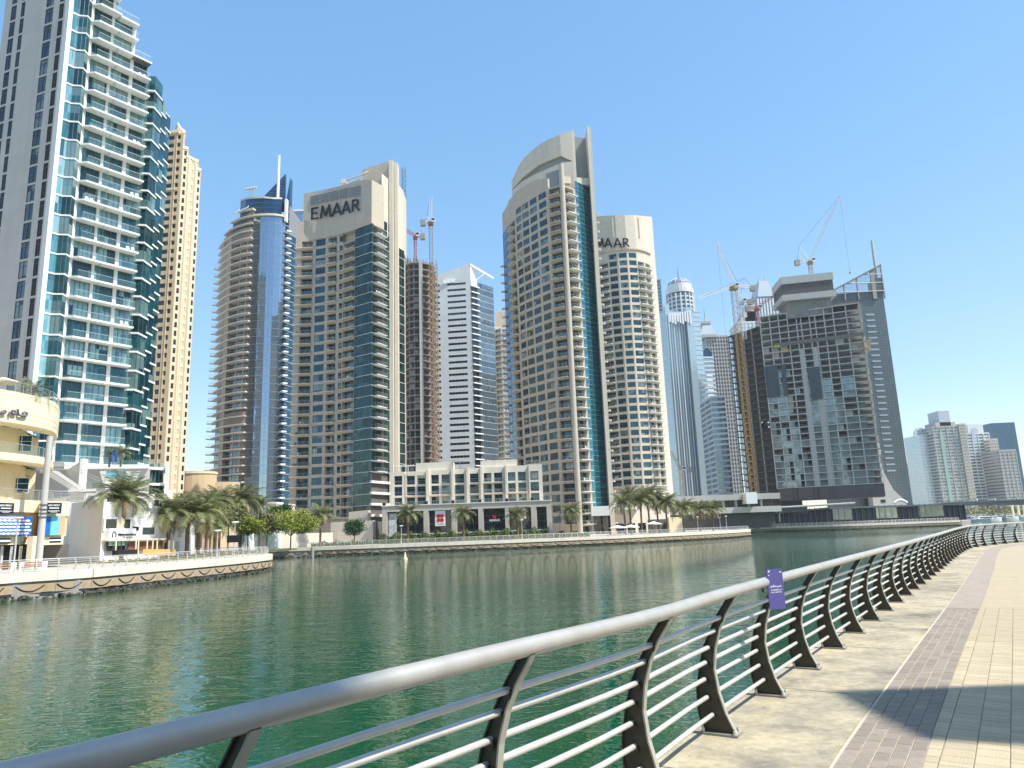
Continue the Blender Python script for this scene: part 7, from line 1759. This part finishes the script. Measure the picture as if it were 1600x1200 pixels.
# right glazed wing, two storeys
for v0,v1 in((734,754),(758,780)):
    for i in range(5):
        u0=226+i*5.7; a=at(u0,v1,114+i*.5); po.inst('wing_glazing',P_panel(G_aqua,M_frame,nv=2),(a.x,114+i*.5,a.z),.1,at(u0+5.7,v1,114+i*.5).x-a.x,1,Zv(u0,v0,114)-a.z)
pb3('wing_slab',222,262,113,729,733,M_wr,8,D1=115.5); pb3('wing_slab',222,257,113.2,754.5,758,M_wr,8,D1=115.5)
pb3('wing_side_wall',255,261,114.6,725,792,M_wr,7,vb=ZB); pb3('wing_glass_rail',230,260,113,722,729,M_bglass,.05,D1=115.4)
pb3('terrace_glass_rail',132,232,106.5,718,727,M_bglass,.05,D1=110)
pb3('roof_bar',62,100,106,722,730,M_conclt,3)
po.done()
for i,(u,v,D) in enumerate(((76,690,103),(174,716,104),(181,716,104.5))):
    p_=at(u,v+12,D); e=empty('closed_parasol',(p_.x,D,p_.z),['folded blue parasol at the left end of the pool terrace','folded blue parasol between the potted palms','folded blue parasol right beside the potted palms'][i],'parasol','folded parasols'); q=MB(); q.tube((0,0,0),(0,0,2.4),.03,n=5,m=M_framew); part('pole',q,e); q=MB(); q.tube((0,0,.6),(0,0,2.3),.18,.04,8,mat('blue_cloth',(.01,.07,.35),.8)); part('folded_cloth',q,e)
# ================================================================== VEGETATION
M_frond=mat('palm_frond',(.19,.215,.085),.5,noise=.2,nscale=2,rnd=.45); M_frond2=mat('palm_frond_dry',(.36,.28,.15),.8,rnd=.25)
M_rach=mat('palm_midrib',(.35,.30,.17),.7); M_trunk=mat('palm_trunk_bark',(.17,.115,.07),.95,noise=.3,nscale=4,bump=1,bscale=6)
def frond_mesh(droop,L,seed,m,n=34):
    rr=random.Random(seed); b=MB(); pts=[]; ang=R(58)-droop*.1; x=z=0; 
    N_=14
    for i in range(N_+1):
        pts.append(Vector((x,0,z))); a=ang-(droop)*(i/N_)**1.15; x+=math.cos(a)*L/N_; z+=math.sin(a)*L/N_
    b.path(pts,.03,3,M_rach,rs=[.045*(1-i/(N_+2)) for i in range(N_+1)])
    for i in range(n):
        t=.12+.88*i/n; f=t*N_; j=min(int(f),N_-1); p=pts[j].lerp(pts[j+1],f-j); d=(pts[min(j+1,N_)]-pts[j]).normalized()
        ll=L*.20*math.sin(math.pi*min(1,t*.78+.18))**.7*rr.uniform(.8,1.15)+.12; wd=.05
        for s in(-1,1):
            side=Vector((0,s,0)); dirn=(d*.55+side*.8+Vector((0,0,-.28+.35*rr.uniform(-.6,.8)))).normalized(); e=p+dirn*ll; mid=p+dirn*ll*.5+Vector((0,0,.03)); n_=d*wd
            b.add([p-n_*.5,p+n_*.5,mid+n_*.5,e,mid-n_*.5],[(0,1,2,3,4)],m)
    return b
FR=[frond_mesh(1.35,3.8,1,M_frond),frond_mesh(1.75,3.8,2,M_frond),frond_mesh(2.15,3.5,3,M_frond),frond_mesh(.9,3.3,4,M_frond),frond_mesh(2.6,2.6,5,M_frond2)]
def palm(label,u,D,vc,scale=1.0,z=ZB,nf=46,group='date palms along the far quays',tr=.26,x=None,zc=None,dry=.12):
    if x is None: x=at(u,vc,D).x
    scale*=1.12; hgt=(Zv(u,vc,D) if zc is None else zc)-z; rr=random.Random(int(u*7+D))
    e=empty('date_palm',(x,D,z),label,'palm tree',group)
    q=MB(); n_=9; lean=rr.uniform(-.25,.25)
    P_=[(lean*(i/n_)**2,0,hgt*i/n_) for i in range(n_+1)]
    q.path(P_,tr,9,M_trunk,rs=[tr*(1.25 if i==0 else 1.0+(.12 if i%2 else 0)) if i<n_-1 else tr*1.5 for i in range(n_+1)])
    for i in range(int(hgt*5)):
        a=i*2.4; zz=.4+i/5*.95; 
        if zz<hgt: rr2=tr*1.02; q.add([(math.cos(a-.3)*rr2+lean*(zz/hgt)**2,math.sin(a-.3)*rr2,zz),(math.cos(a+.3)*rr2+lean*(zz/hgt)**2,math.sin(a+.3)*rr2,zz),(math.cos(a)*(rr2+.1)+lean*(zz/hgt)**2,math.sin(a)*(rr2+.1),zz+.2)],[(0,1,2),(2,1,0)],M_trunk)
    part('trunk',q,e)
    for i in range(nf):
        f=i/nf; el=f; a=i*2.399+rr.uniform(-.2,.2)
        k_=3 if f<.18 else 0 if f<.45 else 1 if f<.75 else 2
        if f>1-dry: k_=4
        tilt=-.55+f*1.25+rr.uniform(-.12,.12)
        part('frond',FR[k_],e,(lean,0,hgt-.1-.35*f),rot=(0,tilt if k_!=3 else tilt*.6,a),sc=(scale*rr.uniform(.85,1.12),)*3)
    return e
palm('big date palm with drooping crown in front of the white restaurant',196,101,777,1.28,nf=58)
palm('short date palm between the restaurant terrace and its neighbour palms',249,112,828,.72,nf=34)
palm('full date palm right of the wooden fence',265,110,803,1.15,nf=50)
palm('tall thin-crowned palm trunk beside the fourth trunk from the left',296,112,786,.55,nf=16,tr=.3,dry=.4)
palm('dense date palm with wide crown right of the bare tall trunk',312,113,806,1.3,nf=56)
palm('slender date palm near the small lamp on the left quay',337,120,822,.95,nf=40)
palm('background date palm crown beside the small terracotta roof',345,150,783,1.2,nf=40)
palm('background date palm under the blue glass tower',378,152,784,1.35,nf=44)
palm('dark background palm at the foot of the blue tower',408,158,788,.9,nf=36)
palm('background palm rising between the dense palm and the kiosk',325,140,786,1.1,nf=36)
palm('pale young date palm left of the round dark green tree',501,186,806,1.05,nf=44)
palm('date palm in front of the left bay of the low block',637,192,803,1.12,nf=46)
palm('date palm in front of the third bay of the low block',724,193,803,1.0,nf=44)
palm('date palm half hiding the small red petal banner',808,194,806,1.0,nf=44)
palm('lone date palm at the foot of the tallest curved tower',891,198,800,1.05,nf=44)
for i,(u,v,D,lab) in enumerate(((975,788,214,'leftmost palm of the dense cluster before the drum tower'),(983,776,226,'tall yellow-green palm at the left of the dense cluster'),(1000,784,218,'second palm from the left in the dense cluster'),(1012,776,222,'tallest palm in the middle of the dense cluster'),(1026,782,226,'palm just right of the middle of the dense cluster'),(1040,788,224,'rightmost palm of the dense cluster'),(1066,796,232,'palm standing apart just right of the dense cluster'),(1092,799,240,'browner palm in front of the parking deck'),(1112,798,244,'last palm on the right near the tip of the middle quay'))):
    palm(lab,u,D,v,1.35,nf=44,dry=.25 if i in(7,8) else .1)
palm('potted palm at the left of the pool terrace plants',172,106,708,.42,z=Zv(172,730,106),nf=22,group='potted palms on terraces',tr=.12)
palm('potted palm at the right of the pool terrace plants',190,106.5,706,.46,z=Zv(190,730,106.5),nf=24,group='potted palms on terraces',tr=.12)
palm('palm growing on the roof terrace above the Arabic lettering',52,81.5,612,.62,z=ztop_f,nf=22,group='potted palms on terraces',tr=.15)
M_lg=mat('yellow_green_leaf',(.26,.29,.035),.6,noise=.25,nscale=.7,rnd=.1); M_dg=mat('deep_green_leaf',(.04,.10,.025),.55,noise=.3,nscale=.8); M_og=mat('olive_leaf',(.19,.19,.07),.7,noise=.3,nscale=.6)
def tree(label,u,v,D,rw,rh,m,hbase=ZB,n=1500,seed=0,group='broad trees on the quay',ls=.2):
    n=int(n*2.2); rw*=1.2
    c=at(u,v,D); rr=random.Random(seed+int(u)); e=empty('tree',(c.x,D,hbase),label,'tree',group); hc_=c.z-hbase
    q=MB(); q.tube((0,0,0),(0,0,hc_-rh*.5),.16,.11,7,M_trunk)
    for i in range(7):
        a=rr.uniform(0,6.28); q.tube((0,0,hc_-rh*.9),(math.cos(a)*rw*.7,math.sin(a)*rw*.5,hc_+rh*rr.uniform(-.2,.6)),.07,.03,5,M_trunk)
    part('trunk',q,e)
    q=MB(); cl=[(rr.uniform(-1,1),rr.uniform(-1,1),rr.uniform(-.7,.9),rr.uniform(.3,.5)) for _ in range(80)]; cl=[c_ for c_ in cl if c_[0]**2+c_[1]**2+c_[2]**2<1.1]
    for i in range(n):
        cx_,cy_,cz_,cr3_=rr.choice(cl); d=Vector((rr.gauss(0,1),rr.gauss(0,1),rr.gauss(0,1))).normalized()*cr3_*rr.random()**.4
        p_=Vector(((cx_+d.x)*rw*.85,(cy_+d.y)*rw*.7,hc_+(cz_+d.z)*rh*.85)); a=Vector((rr.gauss(0,1),rr.gauss(0,1),rr.gauss(0,.6))).normalized()*ls; b_=Vector((rr.gauss(0,1),rr.gauss(0,1),rr.gauss(0,1))).normalized().cross(a).normalized()*ls*.6
        q.add([p_-a,p_+b_,p_+a,p_-b_],[(0,1,2,3)],m)
    part('crown',q,e)
tree('round yellow-green tree behind the lamp post with a dark sign',388,822,150,2.9,2.2,M_lg)
tree('wide yellow-green tree at the left of the plinth wall',455,818,168,5.8,3.1,M_lg,n=3600)
tree('olive-green tree between the two yellow-green trees',418,816,165,2.8,2.6,M_og)
tree('small round dark green tree in front of the plinth wall',554,824,190,2.5,2.4,M_dg,n=1500)
tree('dark bush tree behind the wide yellow-green tree',439,797,190,2.6,1.7,M_dg)
tree('grey-green tree among the palms on the left quay',358,806,135,2.6,2.4,M_og)
tree('thin olive tree under the background palms',330,812,130,2.4,2.4,M_og)
M_hg=mat('hedge_leaf',(.10,.15,.025),.6,noise=.5,nscale=.9)
def hedge(label,pts,D_,vt_,vb,m,seed,dens=26,th=1.4):
    P_=[at(u,v,d) for (u,v),d in zip(pts,D_)]; rr=random.Random(seed); q=MB(); o=P_[0]
    for i in range(len(P_)-1):
        L_=(P_[i+1]-P_[i]).length
        for k_ in range(int(L_*dens)):
            f=rr.random(); p_=P_[i].lerp(P_[i+1],f); bumpy=.75+.25*math.sin(p_.x*1.7)+.2*rr.random(); z_=ZB+rr.random()**.6*(vt_)*bumpy; c_=Vector((p_.x-o.x,p_.y-o.y+rr.uniform(0,th),z_-ZB)); a=Vector((rr.gauss(0,1),rr.gauss(0,1),rr.gauss(0,1))).normalized()*.3; b_=a.cross(Vector((rr.gauss(0,1),rr.gauss(0,1),rr.gauss(0,1)))).normalized()*.14
            q.add([c_-a,c_+b_,c_+a,c_-b_],[(0,1,2,3)],m)
    q.prism([(0,.4),((P_[-1]-o).x,(P_[-1]-o).y+.4),((P_[-1]-o).x,(P_[-1]-o).y+th),(0,th)],0,vt_*.45,m)
    tag(part('hedge',q,None,(o.x,o.y,ZB)),label,'hedge','clipped hedges on the middle quay')
hedge('long leafy hedge in front of the low block colonnade',[(592,843),(858,832)],[198.5,199],2.7,0,M_hg,1,90)
hedge('hedge at the foot of the tallest curved tower',[(862,832),(922,829)],[200,203],1.5,0,M_dg,2,50)
hedge('dark low shrubs in front of the plinth wall',[(478,850),(580,845)],[192,198],1.2,0,M_dg,3,34)
lawn=MB(); a=G(300,866,ZB);c=G(395,866,ZB)
q=MB(); rr=random.Random(4)
for i in range(2600):
    x=rr.uniform(-58,-44);y=rr.uniform(92,150); q.add([(x,y,ZB+.02),(x+.25,y,ZB+.02),(x+.12,y+.05,ZB+rr.uniform(.15,.45))],[(0,1,2)],M_og)
tag(part('ground_cover',q),'low green ground cover under the palms on the left quay','plants',kind='stuff')
# white garden wall and small pavilions behind the trees
gw=Bld('garden_wall','white rendered garden wall behind the yellow-green trees','wall',-60,172,ZB); a=XY(386,160,830);c=XY(441,176,830); gw.mb('wall').strip([a,c],ZB,Zv(415,829,168),.5,M_wr); gw.done()
gw=Bld('garden_wall','beige garden wall at the right of the white garden wall','wall',-50,184,ZB); a=XY(441,178,830);c=XY(520,205,830); gw.mb('wall').strip([a,c],ZB,Zv(480,833,190),.5,M_bal); gw.done()
kk_=Bld('kiosk','small terracotta-roofed kiosk behind the palms on the left','kiosk',at(333,780,190).x,190,ZB); p_=at(333,783,190); q=kk_.mb('wall'); q.prism([(p_.x-2.4,190),(p_.x+2.4,190),(p_.x+2.4,194),(p_.x-2.4,194)],ZB,p_.z,M_sand)
q=MB(); q.X=Matrix.Translation(-kk_.o); zt_=Zv(333,774,190); q.add([(p_.x-3.2,189.5,p_.z),(p_.x+3.2,189.5,p_.z),(p_.x+3.2,194.5,p_.z),(p_.x-3.2,194.5,p_.z),(p_.x-.5,192,zt_),(p_.x+.8,192,zt_)],[(0,1,5,4),(1,2,5),(2,3,4,5),(3,0,4),(3,2,1,0)],mat('terracotta_roof',(.58,.27,.12),.8)); part('roof',q,kk_.root); kk_.done()
for lab,u0,u1,v in(('small ochre service block at the foot of the blue tower',419,432,787),('pale service block beside the lettered tower',432,451,790)):
    b_=Bld('service_block',lab,'building',at(u0,800,215).x,215,ZB,'service blocks'); a=at(u0,v,215);c=at(u1,v,215); b_.mb('wall').prism([(a.x,215),(c.x,215),(c.x,221),(a.x,221)],ZB,a.z,M_sand if u0<430 else M_sandlt); b_.mb('parapet').prism([(a.x-.2,214.8),(c.x+.2,214.8),(c.x+.2,221),(a.x-.2,221)],a.z,a.z+.4,M_balw); b_.done()
# ================================================================== STREET FURNITURE
def lamp(label,u,D,vtop,group='lamp posts on the quays',sign=False):
    z1=Zv(u,vtop,D); x=at(u,840,D).x; e=empty('lamp_post',(x,D,ZB),label,'lamp post',group); hh=z1-ZB
    q=MB(); q.tube((0,0,0),(0,0,hh-.35),.09,.06,8,M_bar); q.tube((0,0,0),(0,0,.5),.14,n=8,m=M_bar); part('pole',q,e)
    q=MB(); q.tube((0,0,hh-.35),(0,0,hh-.1),.10,.36,10,M_bar); q.tube((0,0,hh-.1),(0,0,hh),.50,.42,12,M_white); part('lamp_head',q,e)
    if sign: q=MB(); q.box(-1.0,-.1,hh*.42,.7,-.02,hh*.62,M_sb); part('sign_plate',q,e)
for a in(('lamp post in front of the blue poster at far left',25.5,72,808),('lamp post beside the slender palm on the left quay',340,103,828),('tall lamp post with a small dark sign plate',366.5,100,815,'lamp posts on the quays',True),('lamp post left of the wide yellow-green tree',434,176,829),('slim lamp post before the mural panel of the low block',627,188,821),('lamp post in front of the right end of the low block',816,191,812),('lamp post beside the last palms near the tip of the quay',1092,236,807),('left one of the pair of lamp posts at the tip of the quay',1127,246,808),('right one of the pair of lamp posts at the tip of the quay',1137,248,806)): lamp(*a)
def bench(label,u,D):
    x=at(u,885,D).x; e=empty('bench',(x,D,ZB),label,'bench','benches on the left quay'); e.rotation_euler=(0,0,.15)
    tm=mat('terracotta_bench_slat',(.42,.19,.12),.7); s_=MB(); s_.box(-.9,-.05,0,.9,.03,.09,tm)
    for k_ in range(3): part('slat',s_,e,(0,.25-.0,.52+k_*.13))
    for k_ in range(3): part('slat',s_,e,(0,-.25+k_*.18,.42))
    for sx in(-1.0,1.0): q=MB(); q.box(sx-.09,-.35,0,sx+.09,.35,.95,M_white); part('side_frame',q,e)
bench('terracotta-slatted white bench beside the white column',52,71.5); bench('terracotta-slatted white bench at the left picture edge',3,69.5)
for lab,u,v,D in(('white flat parasol left of the dense palm cluster',965,823,207),('white flat parasol under the dense palm cluster',986,822,209),('white parasol right of the dense palm cluster',1021,817,212)):
    p_=at(u,v,D); parasol(lab,p_.x,D,ZB,2.4,p_.z-ZB+.4,M_white,'parasols')
tg=MB(); 
rr=random.Random(9)
tb=MB(); tb.box(-.35,-.35,.7,.35,.35,.75,M_white); tb.tube((0,0,0),(0,0,.7),.05,n=5,m=M_framew)
for i in range(10):
    x=at(962+i*8.2,828,206+i*.9).x; e=part('cafe_table',tb,None,(x,206+i*.9,ZB)); tag(e,['leftmost white cafe table under the palm cluster','white cafe table left of the first parasol','white cafe table under the first parasol','white cafe table between the first two parasols','white cafe table under the second parasol','white cafe table between the second and third parasols','white cafe table left of the third parasol','white cafe table under the third parasol','white cafe table before the dark cafe front','rightmost white cafe table near the cream wall'][i],'table','white cafe tables on the quay')
# small kiosk walls behind the cluster
b_=Bld('cafe_building','low dark and cream cafe building behind the dense palm cluster','building',50,250,ZB)
a=at(955,815,262);c=at(1048,815,275); b_.mb('wall').prism([(a.x,262),(c.x,275),(c.x,285),(a.x,280)],ZB,Zv(990,788,265),M_stone2)
a=at(1022,813,240);c=at(1046,813,242); b_.mb('dark_front').prism([(a.x,240),(c.x,242),(c.x,252),(a.x,252)],ZB,Zv(1035,811,240),M_dkconc)
a=at(1046,826,239);c=at(1068,826,240); b_.mb('cream_wall').prism([(a.x,239),(c.x,240),(c.x,241),(a.x,241)],ZB,Zv(1055,808,239),M_cream)
q=MB(); q.X=Matrix.Translation(-b_.o); a=at(958,792,258); 
for i in range(4): 
    x=at(962+i*18,810,258+i*2).x; q2=MB(); q2.box(0,0,0,2.8,.2,3.4,G_dark); part('shopfront_pane',q2,b_.root,Vector((x,258+i*3.0,ZB))-b_.o)
part('roof_slab',(lambda m_: (m_.prism([(a.x-2,258),(at(1000,800,262).x,262),(at(1000,800,262).x,272),(a.x-2,270)],Zv(975,796,258),Zv(975,785,258),M_wr),m_)[1])(MB()),b_.root,-b_.o); b_.done()
# mooring pile, buoy
q=MB(); x,y=G(488,868,0.4); q.tube((0,0,-1),(0,0,2.2),.4,n=10,m=M_conc); tag(part('mooring_pile',q,None,(x,y,0)),'short pale mooring pile against the middle quay wall','pile')
x,y=G(633,874,0); e=empty('buoy',(x,y,0),'small cream cone buoy floating in the green water','buoy'); q=MB(); q.tube((0,0,0),(0,0,1.3),.35,.08,10,M_cream); part('cone',q,e); q=MB(); q.tube((0,0,-.3),(0,0,.25),.5,.45,10,M_cream); part('float',q,e)
# boats in the far basin
def boat(label,u,D,L_,rz=0,fly=True):
    x=at(u,812,D).x; e=empty('motor_yacht',(x,D,0),label,'boat','yachts moored beyond the bridge',rz)
    q=MB(); n_=8; top=[];bot=[]
    for i in range(n_+1):
        f=i/n_; w_=1.9*(1-f**3)*(L_/14); top.append((f*L_-L_/2,w_,1.4+f*.9)); 
    for s in(1,-1):
        pass
    vs=[(x_,y_,z_) for x_,y_,z_ in top]+[(x_,-y_,z_) for x_,y_,z_ in top]+[(x_*.94,y_*.7,-.2) for x_,y_,z_ in top]+[(x_*.94,-y_*.7,-.2) for x_,y_,z_ in top]; m_=n_+1
    fs=[(i,i+1,m_+i+1,m_+i)[::-1] for i in range(n_)]+[(i,2*m_+i,2*m_+i+1,i+1)[::-1] for i in range(n_)]+[(m_+i,3*m_+i,3*m_+i+1,m_+i+1) for i in range(n_)]+[(0,m_,3*m_,2*m_)]
    q.add(vs,fs,M_white); part('hull',q,e)
    k=L_/14
    q=MB(); q.add([(-5*k,-1.5*k,1.5),(2.5*k,-1.3*k,1.9),(2.5*k,1.3*k,1.9),(-5*k,1.5*k,1.5),(-4.6*k,-1.3*k,3.2),(.8*k,-1.1*k,3.2),(.8*k,1.1*k,3.2),(-4.6*k,1.3*k,3.2)],[(0,1,5,4),(1,2,6,5),(2,3,7,6),(3,0,4,7),(4,5,6,7)],M_white); part('cabin',q,e)
    q=MB(); q.box(-4.2*k,-1.52*k,2.1,.6*k,1.52*k,2.8,G_dark); part('cabin_window',q,e)
    if fly: q=MB(); q.box(-3.6*k,-1.1*k,4.3,-.2*k,1.1*k,4.5,M_white); q.box(-3.3*k,-.9*k,3.2,-3.2*k,.9*k,4.3,M_white); q.box(-.8*k,-.9*k,3.2,-.7*k,.9*k,4.3,M_white); part('flybridge',q,e)
for i,(u,D,L_,rz_,lab) in enumerate(((1503,560,13,.2,'small white motor yacht at the left end of the moored row'),(1514,545,15,-.3,'white motor yacht second from the left in the moored row'),(1521,575,14,.5,'white motor yacht third from the left, half hidden'),(1542,520,24,.15,'largest white yacht with a grey hull shade in the moored row'),(1556,500,9,.1,'little white boat in front of the largest yacht'),(1566,570,16,-.2,'white motor yacht right of the largest yacht'),(1579,545,17,.3,'white motor yacht second from the right picture edge'),(1592,560,18,-.1,'white motor yacht at the right picture edge'),(1572,600,15,.4,'white yacht moored farther back on the right'))): boat(lab,u,D,L_,rz_,i!=4)
q=MB(); rr=random.Random(3)
for i in range(5200):
    x=rr.uniform(385,760);D=x*.0+rr.uniform(655,700); z_=ZB+rr.random()**.7*(8+3*math.sin(x*.12)+2*math.sin(x*.31)); a=Vector((rr.gauss(0,1),rr.gauss(0,1),rr.gauss(0,1))).normalized()*1.1; b_=a.cross(Vector((rr.gauss(0,1),rr.gauss(0,1),rr.gauss(0,1)))).normalized()*.8; c_=Vector((x,D,z_)); q.add([c_-a,c_+b_,c_+a,c_-b_],[(0,1,2,3)],M_og)
tag(part('distant_trees',q),'grey-green belt of trees beyond the moored yachts','trees',kind='stuff')
b_=Bld('arcade','small cream arcade between the yachts and the trees near the right edge','arcade',at(1590,800,640).x,640,ZB)
for i in range(4): q=MB(); q.box(-.7,-.7,0,.7,.7,10,M_cream); part('pillar',q,b_.root,(i*5-4,0,0))
q=MB(); q.box(-6,-1,10,13,1,12,M_cream); part('lintel',q,b_.root); b_.done()
# ================================================================== BEHIND THE CAMERA (reflected in glass and water, shades the foreground)
bk=Bld('shade_caster_building','unseen beige building added behind the viewer, its blade shaped to shade the foreground paving','building',30,-20,ZP)  # unseen building and blade, added and sized to shade the foreground
q=bk.mb('wall'); q.prism([(16,-3.9),(46,-3.9),(46,-46),(6,-40)],ZP-.1,29.6,M_stone)
storeys(bk,[(16.3,-4.2),(46,-4.2),(46,-46),(6,-40)],ZP,7,3.4,.9,.25,M_stone2,'storey_band')
q=MB(); q.X=Matrix.Translation(-bk.o); q.prism([(16,1.35),(22,1.35),(22,3.2),(16,3.2)],ZP-.1,21.6,M_stone2); part('shadow_blade',q,bk.root)
q=bk.mb('low_wing'); q.prism([(19,-3.9),(40,-3.9),(40,1.3),(19,1.3)],ZP-.1,12,M_stone); bk.done()
for i,(x,y,wd,hh) in enumerate(((-70,-95,30,120),(-22,-110,34,150),(-130,-70,30,135),(70,-120,34,130),(-212,-22,24,235),(-178,-8,16,150))):
    b_=Bld('apartment_tower','beige banded tower on the near bank, '+('straight behind the viewer to the left','straight behind the viewer','behind the viewer at far left','behind the viewer at the right','very tall, beyond the left edge of the view','shorter, beyond the left edge of the view')[i],'tower',x,y,ZP,'towers on the near bank')
    poly=[(x-wd/2,y),(x-wd/2,y-wd),(x+wd/2,y-wd),(x+wd/2,y)]
    storeys(b_,poly,ZP,int(hh/3.6),3.6,1.7,.5,M_stone,'storey_band',core=G_dark); piers(b_,poly[3],poly[0],[j/7 for j in range(8)],ZP,hh,1.6,.8,M_stone2); b_.done()
# ================================================================== HAZE
hz=MB(); hz.box(-1250,-230,-2.5,1750,1500,420,None)
me=bpy.data.meshes.new('haze'); me.from_pydata(hz.v,[],hz.f); hm=bpy.data.materials.new('air_haze'); hm.use_nodes=True; N=hm.node_tree.nodes; N.remove(N['Principled BSDF']); pv_=N.new('ShaderNodeVolumePrincipled'); pv_.inputs['Color'].default_value=(.86,.93,1,1); pv_.inputs['Density'].default_value=HAZE_D if 'HAZE_D' in globals() else .00010; pv_.inputs['Anisotropy'].default_value=.2
hm.node_tree.links.new(pv_.outputs[0],N['Material Output'].inputs['Volume']); me.materials.append(hm)
o=bpy.data.objects.new('haze',me); col.objects.link(o); o['kind']='stuff'; o['label']='thin pale blue haze filling the air over the marina'
